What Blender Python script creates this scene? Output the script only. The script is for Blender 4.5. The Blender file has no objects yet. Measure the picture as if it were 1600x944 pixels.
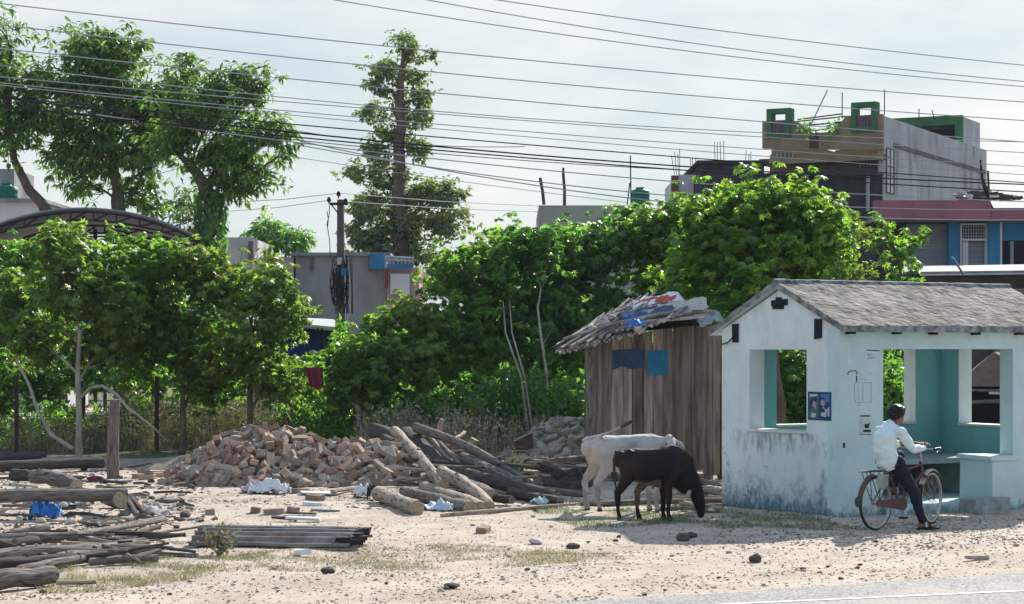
import bpy, math, random
import numpy as np
from mathutils import Vector, Matrix, noise
rnd = random.Random(7)
nr = np.random.RandomState(11)
C = bpy.context.scene.collection
# ------------------------------------------------------------------ camera, sky, sun, exposure
F, CZ, HY = 3200.0, 2.14, 545.0
cam = bpy.data.cameras.new('camera'); co = bpy.data.objects.new('camera', cam); C.objects.link(co)
bpy.context.scene.camera = co
co.location = (0, 0, CZ); co.rotation_euler = (math.radians(90), 0, 0)
cam.sensor_width = 36; cam.lens = F / 1600 * 36; cam.shift_y = (HY - 472) / 1600
cam.clip_start = .1; cam.clip_end = 6000
SUN_EL, SUN_AZ = 32.5, 25.0       # azimuth: degrees to the right of the view direction (+Y)
w = bpy.data.worlds.new('World'); bpy.context.scene.world = w; w.use_nodes = True
nt = w.node_tree; bg = nt.nodes['Background']
sky = nt.nodes.new('ShaderNodeTexSky'); sky.sky_type = 'NISHITA'; sky.sun_disc = False
sky.sun_elevation = math.radians(SUN_EL); sky.sun_rotation = math.radians(SUN_AZ)
sky.altitude = 100; sky.air_density = 1.0; sky.dust_density = 1.2; sky.ozone_density = 2.0
tc = nt.nodes.new('ShaderNodeTexCoord'); mp = nt.nodes.new('ShaderNodeMapping'); mp.inputs['Scale'].default_value = (3.2, 3.2, 9)
mp.inputs['Location'].default_value = (.3, .2, .6)
cn = nt.nodes.new('ShaderNodeTexNoise'); cn.inputs['Scale'].default_value = 1.5; cn.inputs['Detail'].default_value = 9; cn.inputs['Roughness'].default_value = .55
cr = nt.nodes.new('ShaderNodeValToRGB'); cr.color_ramp.elements[0].position = .40; cr.color_ramp.elements[1].position = .62
cr.color_ramp.elements[0].color = (.0, .0, .0, 1); cr.color_ramp.elements[1].color = (1, 1, 1, 1)
mx = nt.nodes.new('ShaderNodeMixRGB'); mx.inputs['Color2'].default_value = (4.6, 4.95, 5.05, 1)
nt.links.new(tc.outputs['Generated'], mp.inputs['Vector']); nt.links.new(mp.outputs[0], cn.inputs['Vector'])
nt.links.new(cn.outputs['Fac'], cr.inputs[0])
sz = nt.nodes.new('ShaderNodeSeparateXYZ'); nt.links.new(tc.outputs['Generated'], sz.inputs[0])
em = nt.nodes.new('ShaderNodeMapRange'); em.inputs[1].default_value = .10; em.inputs[2].default_value = .45; em.inputs[3].default_value = 1; em.inputs[4].default_value = 0
nt.links.new(sz.outputs['Z'], em.inputs[0]); fm = nt.nodes.new('ShaderNodeMath'); fm.operation = 'MULTIPLY'
em2 = nt.nodes.new('ShaderNodeMapRange'); em2.inputs[1].default_value = .16; em2.inputs[2].default_value = .5; nt.links.new(sz.outputs['Z'], em2.inputs[0])
c1 = nt.nodes.new('ShaderNodeMixRGB'); c1.inputs['Color1'].default_value = (4.2, 4.8, 5.1, 1); c1.inputs['Color2'].default_value = (6.1, 6.2, 6.05, 1); nt.links.new(cr.outputs[0], c1.inputs['Fac'])
c2 = nt.nodes.new('ShaderNodeMixRGB'); c2.inputs['Color2'].default_value = (3.6, 5.0, 7.0, 1); nt.links.new(em2.outputs[0], c2.inputs['Fac']); nt.links.new(c1.outputs[0], c2.inputs['Color1']); nt.links.new(c2.outputs[0], mx.inputs['Color2'])
mx.inputs['Fac'].default_value = .86
nt.links.new(sky.outputs[0], mx.inputs['Color1']); nt.links.new(mx.outputs[0], bg.inputs['Color'])
bg.inputs['Strength'].default_value = .07
sl = bpy.data.lights.new('sun', 'SUN'); sl.energy = 4.3; sl.angle = math.radians(.55); sl.color = (1, .95, .86)
so = bpy.data.objects.new('sun', sl); C.objects.link(so); so.location = (10, 60, 60)
ea, aa = math.radians(SUN_EL), math.radians(SUN_AZ)
sd = Vector((math.sin(aa) * math.cos(ea), math.cos(aa) * math.cos(ea), math.sin(ea)))
so.rotation_euler = sd.to_track_quat('Z', 'Y').to_euler()
vs = bpy.context.scene.view_settings
vs.view_transform = 'Standard'; vs.look = 'None'; vs.gamma = 1; vs.use_curve_mapping = False; vs.exposure = 1.03
bpy.context.scene.cycles.max_bounces = 6
bpy.context.scene.cycles.transparent_max_bounces = 4

# ------------------------------------------------------------------ helpers
def V(*a): return Vector(a)
def P(px, py, Y): return Vector(((px - 800) * Y / F, Y, CZ + (HY - py) * Y / F))
def G(px, py, z=0.0):
    Y = (CZ - z) * F / (py - HY); return Vector(((px - 800) * Y / F, Y, z))
def YG(py): return CZ * F / (py - HY)

def tag(o, label=None, cat=None, group=None, kind=None):
    if label: o['label'] = label
    if cat: o['category'] = cat
    if group: o['group'] = group
    if kind: o['kind'] = kind
    return o
def empty(name, loc, label, cat, group=None):
    o = bpy.data.objects.new(name, None); C.objects.link(o); o.location = loc; o.empty_display_size = .2
    return tag(o, label, cat, group)

class MB:
    def __init__(s): s.v = []; s.f = []; s.m = []; s.g = []
    def add(s, vs, fs, mi=0, g=None):
        b = len(s.v); s.g += g or [tuple(p) for p in vs]; s.v += [tuple(p) for p in vs]; s.f += [tuple(i + b for i in f) for f in fs]; s.m += [mi] * len(fs)
    def box(s, c, size, R=None, mi=0, jit=0):
        hx, hy, hz = size[0] / 2, size[1] / 2, size[2] / 2
        vs = [Vector((x * hx, y * hy, z * hz)) for x in (-1, 1) for y in (-1, 1) for z in (-1, 1)]
        if jit: vs = [v + Vector((rnd.uniform(-jit, jit), rnd.uniform(-jit, jit), rnd.uniform(-jit, jit))) for v in vs]
        if R is not None: vs = [R @ v for v in vs]
        c = Vector(c)
        s.add([v + c for v in vs], [(0, 1, 3, 2), (4, 6, 7, 5), (0, 4, 5, 1), (2, 3, 7, 6), (0, 2, 6, 4), (1, 5, 7, 3)], mi)
        return s
    def tube(s, pts, rad, n=8, mi=0, cap=True, capmi=None, jit=0, flat=1.0, seed=0):
        pts = [Vector(p) for p in pts]; m = len(pts)
        if not hasattr(rad, '__len__'): rad = [rad] * m
        vs = []; gr = []; dist = 0; up = Vector((0, 0, 1))
        t0 = (pts[1] - pts[0]).normalized()
        if abs(t0.z) > .95: up = Vector((0, 1, 0))
        a = t0.cross(up).normalized(); rr = random.Random(seed) if jit else None
        prof = [1 + (rr.uniform(-jit, jit) if jit else 0) for _ in range(n)]
        for i, p in enumerate(pts):
            t = (pts[min(i + 1, m - 1)] - pts[max(i - 1, 0)]).normalized()
            a = (a - t * a.dot(t)).normalized(); b = t.cross(a)
            dist += (p - pts[max(i - 1, 0)]).length; gs = (pts[0].x * 3.7 + pts[0].y * 1.3) % 50
            for k in range(n):
                an = 2 * math.pi * k / n; gr.append((dist + gs, math.cos(an) * rad[i], math.sin(an) * rad[i]))
                r = rad[i] * prof[k] * (1 + (rr.uniform(-jit, jit) * .5 if jit else 0))
                vs.append(p + a * math.cos(an) * r + b * math.sin(an) * r * flat)
        fs = [(i * n + k, i * n + (k + 1) % n, (i + 1) * n + (k + 1) % n, (i + 1) * n + k) for i in range(m - 1) for k in range(n)]
        s.add(vs, fs, mi, gr)
        if cap:
            cm = mi if capmi is None else capmi
            s.add(vs[:n], [tuple(reversed(range(n)))], cm); s.add(vs[-n:], [tuple(range(n))], cm)
        return s
    def prism(s, poly, d, mi=0):
        """poly: list of points (planar), extruded along vector d"""
        n = len(poly); d = Vector(d); a = [Vector(p) for p in poly]
        s.add(a + [p + d for p in a], [tuple(range(n))[::-1], tuple(range(n, 2 * n))] + [(i, (i + 1) % n, (i + 1) % n + n, i + n) for i in range(n)], mi)
        return s
    def build(s, name, mats, parent=None, smooth=False, label=None):
        me = bpy.data.meshes.new(name); o0 = parent.location if parent is not None else Vector((0, 0, 0))
        if parent is not None and parent.parent is not None: o0 = o0 + parent.parent.location
        if parent is not None: me.from_pydata([tuple(Vector(v) - o0) for v in s.v], [], s.f)
        else: me.from_pydata(s.v, [], s.f)
        if not isinstance(mats, (list, tuple)): mats = [mats]
        for m in mats: me.materials.append(m)
        if len(mats) > 1: me.polygons.foreach_set('material_index', s.m)
        if smooth: me.polygons.foreach_set('use_smooth', [True] * len(me.polygons))
        me.update()
        if any(m_.get('grain') for m_ in mats) and len(s.g) == len(s.v):
            at = me.attributes.new('grain', 'FLOAT_VECTOR', 'POINT'); at.data.foreach_set('vector', [x for q in s.g for x in q])
        o = bpy.data.objects.new(name, me); C.objects.link(o)
        if parent is not None: o.parent = parent
        if label: o['label'] = label
        return o
def recenter(o):
    """move a mesh's origin to the base of its bounding box"""
    me = o.data; n = len(me.vertices); a = np.empty(n * 3, np.float32); me.vertices.foreach_get('co', a); a = a.reshape(-1, 3)
    c = np.array([(a[:, 0].min() + a[:, 0].max()) / 2, (a[:, 1].min() + a[:, 1].max()) / 2, a[:, 2].min()], np.float32)
    me.vertices.foreach_set('co', (a - c).ravel()); me.update(); o.location = Vector(o.location) + Vector([float(x) for x in c]); return o
def thing(mb, name, mats, label, cat, group=None, smooth=False, kind=None):
    return tag(recenter(mb.build(name, mats, None, smooth)), label, cat, group, kind)

# ------------------------------------------------------------------ materials
def mat(name, c1, c2=None, scale=4, rough=.8, bump=0, bscale=None, detail=6, metal=0, stretch=(1, 1, 1), trans=0, spec=.12, island=0, lo=.35, hi=.65, c3=None, c3scale=.6, c3lo=.55, c3hi=.7, grain=False):
    m = bpy.data.materials.new(name); m.use_nodes = True; t = m.node_tree; N = t.nodes; L = t.links
    b = N['Principled BSDF']; b.inputs['Roughness'].default_value = rough; b.inputs['Metallic'].default_value = metal
    b.inputs['Specular IOR Level'].default_value = spec
    c2 = c2 or tuple(x * .8 for x in c1)
    g = N.new('ShaderNodeNewGeometry'); mpn = N.new('ShaderNodeMapping'); mpn.inputs['Scale'].default_value = stretch
    if grain: ga = N.new('ShaderNodeAttribute'); ga.attribute_name = 'grain'; L.new(ga.outputs['Vector'], mpn.inputs[0]); m['grain'] = 1
    else: L.new(g.outputs['Position'], mpn.inputs[0])
    n1 = N.new('ShaderNodeTexNoise'); n1.inputs['Scale'].default_value = scale; n1.inputs['Detail'].default_value = detail; n1.inputs['Roughness'].default_value = .62
    L.new(mpn.outputs[0], n1.inputs['Vector'])
    r = N.new('ShaderNodeValToRGB'); r.color_ramp.elements[0].position = lo; r.color_ramp.elements[1].position = hi
    r.color_ramp.elements[0].color = (*c1, 1); r.color_ramp.elements[1].color = (*c2, 1)
    L.new(n1.outputs['Fac'], r.inputs[0]); col = r.outputs[0]
    if c3:
        n3 = N.new('ShaderNodeTexNoise'); n3.inputs['Scale'].default_value = c3scale; n3.inputs['Detail'].default_value = 5
        L.new(mpn.outputs[0], n3.inputs['Vector']); mr = N.new('ShaderNodeMapRange'); mr.inputs[1].default_value = c3lo; mr.inputs[2].default_value = c3hi
        L.new(n3.outputs['Fac'], mr.inputs[0]); mm = N.new('ShaderNodeMixRGB'); mm.inputs['Color2'].default_value = (*c3, 1)
        L.new(mr.outputs[0], mm.inputs['Fac']); L.new(col, mm.inputs['Color1']); col = mm.outputs[0]
    if island:
        hs = N.new('ShaderNodeHueSaturation'); ma = N.new('ShaderNodeMapRange'); ma.inputs[3].default_value = 1 - island; ma.inputs[4].default_value = 1 + island
        L.new(g.outputs['Random Per Island'], ma.inputs[0]); L.new(ma.outputs[0], hs.inputs['Value']); L.new(col, hs.inputs['Color'])
        wn = N.new('ShaderNodeTexWhiteNoise'); wn.noise_dimensions = '1D'; L.new(g.outputs['Random Per Island'], wn.inputs['W'])
        mh = N.new('ShaderNodeMapRange'); mh.inputs[3].default_value = .5 - island * .06; mh.inputs[4].default_value = .5 + island * .06
        L.new(wn.outputs['Value'], mh.inputs[0]); L.new(mh.outputs[0], hs.inputs['Hue']); col = hs.outputs[0]
    L.new(col, b.inputs['Base Color'])
    if bump:
        n2 = N.new('ShaderNodeTexNoise'); n2.inputs['Scale'].default_value = bscale or scale * 3; n2.inputs['Detail'].default_value = 5
        L.new(mpn.outputs[0], n2.inputs['Vector']); bp = N.new('ShaderNodeBump'); bp.inputs['Strength'].default_value = 1; bp.inputs['Distance'].default_value = bump
        L.new(n2.outputs['Fac'], bp.inputs['Height']); L.new(bp.outputs[0], b.inputs['Normal'])
    if trans:
        tr = N.new('ShaderNodeBsdfTranslucent'); mxs = N.new('ShaderNodeMixShader'); mxs.inputs[0].default_value = trans
        gm = N.new('ShaderNodeMixRGB'); gm.blend_type = 'MULTIPLY'; gm.inputs['Fac'].default_value = 1; gm.inputs['Color2'].default_value = (1.75, 1.95, .65, 1)
        L.new(col, gm.inputs['Color1']); L.new(gm.outputs[0], tr.inputs['Color'])
        L.new(b.outputs[0], mxs.inputs[1]); L.new(tr.outputs[0], mxs.inputs[2]); L.new(mxs.outputs[0], N['Material Output'].inputs['Surface'])
    m['c'] = 1
    return m
M = {}
M['leaf'] = mat('castor_leaf', (.095, .185, .05), (.18, .27, .065), 1.2, .30, trans=.62, spec=.7, island=.35)
M['leafc'] = mat('dusty_leaf', (.115, .18, .06), (.20, .27, .08), 1.2, .38, trans=.6, spec=.5, island=.4)
M['leafd'] = mat('dark_leaf', (.085, .185, .065), (.14, .25, .075), 1.2, .30, trans=.58, spec=.7, island=.35)  # darker copy of the leaf green, partly painting the shade inside bushes
M['leafy'] = mat('yellow_green_leaf', (.12, .19, .025), (.2, .24, .04), 1.5, .4, trans=.42, island=.3)
M['leafyellow'] = mat('yellowed_leaf', (.5, .36, .05), (.42, .2, .05), 2, .5, trans=.35, island=.2)
M['mango'] = mat('mango_leaf', (.075, .14, .045), (.14, .21, .055), .6, .35, trans=.48, spec=.5, island=.4)
M['tall'] = mat('tall_tree_leaf', (.14, .19, .11), (.20, .235, .13), .6, .5, trans=.40, island=.35)
M['bark'] = mat('bark', (.16, .13, .10), (.07, .055, .045), 6, .9, .01, 20, stretch=(1, 1, .3))
M['palebark'] = mat('pale_bark', (.38, .35, .29), (.22, .2, .16), 5, .85, .006, 25, stretch=(1, 1, .4))
M['wood'] = mat('weathered_wood', (.25, .215, .185), (.10, .085, .078), 4, .85, .014, 7, stretch=(1.1, 9, 9), c3=(.05, .042, .038), c3scale=5, c3lo=.52, c3hi=.66, grain=True)
M['woodend'] = mat('cut_wood', (.42, .33, .24), (.27, .2, .14), 25, .85)
M['darkwood'] = mat('dark_wood', (.10, .085, .077), (.035, .03, .03), 4, .85, .012, 7, stretch=(1.1, 9, 9), grain=True)
M['palewood'] = mat('pale_log', (.40, .32, .245), (.23, .18, .145), 4, .85, .014, 7, stretch=(1.1, 8, 8), c3=(.075, .06, .05), c3scale=4, c3lo=.54, c3hi=.68, grain=True)
M['brick'] = mat('brick', (.31, .185, .13), (.23, .15, .11), 9, .9, .004, 60, c3=(.34, .27, .21), c3scale=3, c3lo=.45, c3hi=.62)
M['rubble'] = mat('rubble', (.42, .36, .31), (.28, .24, .21), 6, .95, .01, 30)
M['concrete'] = mat('concrete', (.30, .30, .31), (.2, .2, .21), 1.1, .9, .01, 8, c3=(.10, .10, .11), c3scale=.7, c3lo=.52, c3hi=.75, stretch=(1, 1, .35))
M['plaster'] = mat('grey_plaster', (.50, .49, .51), (.36, .35, .37), .8, .9, .01, 8, c3=(.17, .16, .16), c3scale=1.1, c3lo=.54, c3hi=.74, stretch=(1, 1, .3))
M['brown'] = mat('brown_plaster', (.28, .215, .14), (.20, .155, .105), 1, .9)
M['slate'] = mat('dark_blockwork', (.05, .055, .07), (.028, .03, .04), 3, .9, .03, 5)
M['pink'] = mat('faded_pink_paint', (.33, .13, .17), (.24, .10, .13), 1.2, .85, c3=(.16, .1, .11), c3scale=1)
M['whitepaint'] = mat('pale_paint', (.62, .6, .64), (.5, .48, .52), 1.2, .85)
M['greenp'] = mat('green_paint', (.055, .17, .08), (.04, .115, .06), 2, .7)
M['purple'] = mat('purple_tile', (.18, .1, .17), (.11, .07, .12), 6, .6)
M['bluep'] = mat('blue_paint', (.03, .19, .36), (.025, .14, .28), 2, .7)
M['dark'] = mat('dark_interior', (.02, .022, .03), (.012, .013, .02), 2, .9)  # near-black; also painted in as the shade of openings and rafter ends
M['metal'] = mat('dark_iron', (.03, .03, .034), (.06, .04, .032), 8, .6, metal=.3)
M['wire'] = mat('aluminium_wire', (.42, .42, .43), (.34, .34, .35), 2, .5, metal=.4)
M['cable'] = mat('black_cable', (.03, .03, .035), (.02, .02, .02), 2, .5)
M['tank'] = mat('green_plastic', (.02, .16, .12), (.015, .12, .09), 2, .45)
M['tin'] = mat('tin_sheet', (.45, .46, .48), (.33, .33, .35), 2, .45, metal=.5)
M['tarp'] = mat('blue_tarpaulin', (.012, .04, .19), (.01, .03, .13), 1, .6, .02, 3)
M['red'] = mat('red_cloth', (.20, .035, .06), (.14, .03, .05), 3, .9, .01, 10)
M['white'] = mat('white_plastic', (.72, .72, .72), (.58, .58, .6), 6, .6, .01, 12)
M['bluecloth'] = mat('blue_plastic', (.03, .13, .42), (.05, .2, .5), 8, .6, .01, 15)
M['redcloth'] = mat('orange_red_cloth', (.5, .12, .07), (.4, .08, .06), 8, .85, .01, 15)
M['grass'] = mat('grass_blade', (.18, .19, .10), (.36, .31, .22), 1.6, .7, trans=.12, island=.4)
M['grassg'] = mat('green_grass_blade', (.07, .12, .04), (.13, .16, .07), 1.2, .6, trans=.2, island=.4)
M['dry'] = mat('dry_weed', (.32, .28, .22), (.15, .155, .10), 1, .8, trans=.08, island=.5)
M['deadleaf'] = mat('dead_leaf', (.25, .14, .08), (.4, .28, .18), 9, .8, island=.4)
M['scrap'] = mat('litter_scrap', (.3, .26, .22), (.16, .14, .12), 9, .85, island=.6)
M['stone'] = mat('stone', (.42, .37, .32), (.24, .21, .19), 20, .9, island=.45)
M['sheet'] = mat('asbestos_sheet', (.30, .29, .28), (.17, .165, .16), 5, .7, .004, 20)
M['haze'] = None

# ------------------------------------------------------------------ leaves
def kite(L, wd, a, droop, z0=0):
    ca, sa = math.cos(a), math.sin(a)
    def q(x, y, z): return (x * ca - y * sa, x * sa + y * ca, z)
    return [q(L * .45, -wd, .03), q(L, 0, -droop), q(L * .45, wd, .03)]
def palmate():
    v = [(0, 0, 0)]; f = []
    for a, L in ((0, 1), (.66, .95), (-.66, .95), (1.35, .8), (-1.35, .8), (2.15, .55), (-2.15, .55)):
        b = len(v); v += kite(L, .155 * (.7 + .3 * L), a, .22 * L); f.append((0, b, b + 1, b + 2))
    return np.array(v), f
def lance():
    return np.array([(0, 0, 0), (.5, -.16, .05), (1, 0, -.25), (.5, .16, .05), (.5, 0, -.03)]), [(0, 1, 4), (1, 2, 4), (2, 3, 4), (3, 0, 4)]
def oval():
    return np.array([(0, 0, 0), (.45, -.3, .05), (1, 0, -.15), (.45, .3, .05)]), [(0, 1, 2), (0, 2, 3)]
def blade():
    return np.array([(0, -.045, 0), (0, .045, 0), (.55, .03, .03), (1, 0, -.12), (.55, -.03, .03)]), [(0, 1, 2, 4), (4, 2, 3)]
def stemt():
    return np.array([(0, -.009, 0), (0, .009, 0), (1, .003, .0), (1, -.003, 0)]), [(0, 1, 2, 3)]
TP = {'stem': stemt(), 'palmate': palmate(), 'lance': lance(), 'oval': oval(), 'blade': blade()}
def scatter_mesh(pos, fwd, nrm, size, kind):
    tv, tf = TP[kind]; n = len(pos); k = len(tv)
    f = fwd / np.linalg.norm(fwd, axis=1, keepdims=True)
    s = np.cross(nrm, f); s /= np.maximum(np.linalg.norm(s, axis=1, keepdims=True), 1e-6)
    u = np.cross(f, s)
    v = pos[:, None, :] + size[:, None, None] * (tv[None, :, 0:1] * f[:, None, :] + tv[None, :, 1:2] * s[:, None, :] + tv[None, :, 2:3] * u[:, None, :])
    v = v.reshape(-1, 3)
    lt = np.array([len(x) for x in tf]); flat = np.concatenate([np.array(x) for x in tf])
    loops = (flat[None, :] + (np.arange(n) * k)[:, None]).ravel(); totals = np.tile(lt, n)
    return v, loops, totals
def np_mesh(name, v, loops, totals, mats, parent=None, mi=None):
    me = bpy.data.meshes.new(name); me.vertices.add(len(v)); me.loops.add(len(loops)); me.polygons.add(len(totals))
    off = np.zeros(3)
    if parent is not None: off = np.array(parent.location)
    me.vertices.foreach_set('co', (v - off).astype(np.float32).ravel()); me.loops.foreach_set('vertex_index', loops.astype(np.int32))
    st = np.concatenate([[0], np.cumsum(totals)[:-1]]).astype(np.int32); me.polygons.foreach_set('loop_start', st)
    for m in mats: me.materials.append(m)
    if mi is not None: me.polygons.foreach_set('material_index', mi.astype(np.int32))
    me.update(calc_edges=True); me.validate()
    o = bpy.data.objects.new(name, me); C.objects.link(o)
    if parent is not None: o.parent = parent
    return o
def unit(a): return a / np.maximum(np.linalg.norm(a, axis=1, keepdims=True), 1e-6)
def clump_leaves(tips, outs, k, size, kind, rs, pet=.6, up=.55, spread=.8):
    """rosettes of k leaves round every twig tip"""
    n = len(tips); T = np.repeat(tips, k, 0); O = np.repeat(outs, k, 0)
    a = (np.tile(np.arange(k), n) / k + np.repeat(rs.rand(n), k)) * 2 * np.pi
    d = np.stack([np.cos(a), np.sin(a), rs.uniform(-.5, .6, n * k)], 1) * spread + O * .7; d = unit(d + rs.normal(0, .25, d.shape))
    s = size * rs.uniform(.65, 1.25, n * k)
    pos = T + d * (s * pet * rs.uniform(.4, 1.3, n * k))[:, None]
    nm = unit(d * .35 + np.array([0, 0, up]) + rs.normal(0, .35, d.shape))
    fw = d * .8 + np.array([0, 0, -.35]) + rs.normal(0, .3, d.shape)
    fw = fw - nm * (fw * nm).sum(1)[:, None]
    return pos, fw, nm, s
def blob_points(c, r, n, rs, gap, gf):
    pts = []; outs = []
    while len(pts) < n:
        d = rs.normal(0, 1, 3); d /= np.linalg.norm(d)
        rad = rs.rand() ** .42 * (1.0 if rs.rand() < .88 else 1.14)
        q = d * rad; p = c + q * r
        if noise.noise(Vector(p * gf)) < gap and rad < 1: 
            if rs.rand() < .85: continue
        # uneven outline
        if rad < 1 and rad > .78 + .3 * noise.noise(Vector(p * gf * 2.3 + 7)): continue
        pts.append(p); outs.append(d)
    return np.array(pts), np.array(outs)
def tree(name, label, cat, group, trunk, tr, blobs, leaf, lsize, mats, dens, k=6, gap=-.12, gf=.8, seed=1, bark='bark', limbs=True, twigs=14, pet=.6, up=.55, depth=None):
    """trunk: world points; blobs: (px,py,Y,rx_px,rz_px[,ry_m]); dens: twig tips per cubic metre"""
    rs = np.random.RandomState(seed); random.seed(seed)
    root = empty(name, trunk[0], label, cat, group)
    mb = MB()
    if True:
        P2 = []
        for i in range(len(trunk) - 1):
            for q in range(5):
                f = q / 5; P2.append((trunk[i].lerp(trunk[i + 1], f), tr[i] * (1 - f) + tr[i + 1] * f))
        P2.append((trunk[-1], tr[-1]))
        pts = [p + Vector((noise.noise(p * 1.3 + Vector((seed, 0, 0))), 0, 0)) * r * (0 if i == 0 else 1.0) for i, (p, r) in enumerate(P2)]; rad = [r for _, r in P2]
    else: pts, rad = trunk, tr
    mb.tube(pts, rad, 10, jit=.12, seed=seed, cap=False); mb.build('trunk', M[bark], root, True)
    allp = []; 
    for bi, b in enumerate(blobs):
        s = b[2] / F; c = np.array(P(b[0], b[1], b[2])); rx, rz = b[3] * s, b[4] * s; ry = b[5] if len(b) > 5 else rx * .8
        n = max(6, int(dens * 4.19 * rx * ry * rz))
        tp, ou = blob_points(c, np.array([rx, ry, rz]), n, rs, gap, gf)
        allp.append(clump_leaves(tp, ou, k, lsize, leaf, rs, pet, up))
        if limbs:
            cands = pts[len(pts) // 3:]; tgt = Vector(c) - Vector((0, 0, rx * .8)); st = min(cands, key=lambda q: (q - tgt).length); i0 = pts.index(st); r0 = min(rad[i0] * .7, .02 + .03 * rx)
            cv = Vector(c); mid = st.lerp(cv, .5) + Vector((rs.uniform(-.1, .1), rs.uniform(-.1, .1), .1)) * rx
            lb = MB(); lb.tube([st, st.lerp(mid, .5) + Vector((0, 0, .03 * rx)), mid, cv, cv + Vector((0, 0, rz * .5))], [r0, r0 * .85, r0 * .7, r0 * .5, r0 * .15], 6)
            idx = rs.choice(len(tp), min(twigs, len(tp)), replace=False)
            for j in idx:
                q = Vector(tp[j]); a = st.lerp(cv, rs.uniform(.4, 1.0)); m2 = a.lerp(q, .5) + Vector((0, 0, -.05 * rx))
                lb.tube([a, m2, q], [r0 * .3, r0 * .2, r0 * .08 + .003], 4, cap=False)
            lb.build('branch', M[bark], root, True)
    pos, fw, nm, sz = [np.concatenate([a[i] for a in allp]) for i in range(4)]
    v, l, t = scatter_mesh(pos, fw, nm, sz, leaf)
    mi = None
    if len(mats) > 1:
        nf = len(TP[leaf][1]); mi = np.repeat((rs.rand(len(pos)) < .0025).astype(int), nf)
    np_mesh('crown', v, l, t, mats, root, mi)
    return root
# ------------------------------------------------------------------ ground and road
RD = Vector((.8884, .459, 0)).normalized()             # direction of the road
RE0 = G(880, 944)                                       # a point on the asphalt edge
RN = Vector((-RD.y, RD.x, 0))
def ground_z(x, y):
    d = (Vector((x, y, 0)) - RE0).dot(RN)
    m = max(0, min(1, d / 2)) * max(0, min(1, (60 - y) / 15))
    if m <= 0: return 0
    return m * (.045 * noise.noise(Vector((x * .5, y * .5, 1))) + .022 * noise.noise(Vector((x * 1.9, y * 1.9, 4))) + .01 * noise.noise(Vector((x * 5, y * 5, 4)))) - .006 * m
def axis(lo, hi, st, far):
    a = list(np.arange(lo, hi + 1e-6, st)); e = hi; s = st
    while e < far: s *= 1.6; e += s; a.append(e)
    e = lo; s = st; b = []
    while e > -far: s *= 1.6; e -= s; b.append(e)
    return b[::-1] + a
xs, ys = axis(-11, 11, .14, 3000), axis(15, 42, .14, 3000)
nx, ny = len(xs), len(ys)
gv = np.array([(x, y, ground_z(x, y) if -13 < x < 13 and 14 < y < 62 else 0) for y in ys for x in xs])
ii = np.arange(nx * ny).reshape(ny, nx)
lp = np.stack([ii[:-1, :-1], ii[:-1, 1:], ii[1:, 1:], ii[1:, :-1]], -1).reshape(-1)
gm = bpy.data.materials.new('dirt_ground'); gm.use_nodes = True
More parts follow.
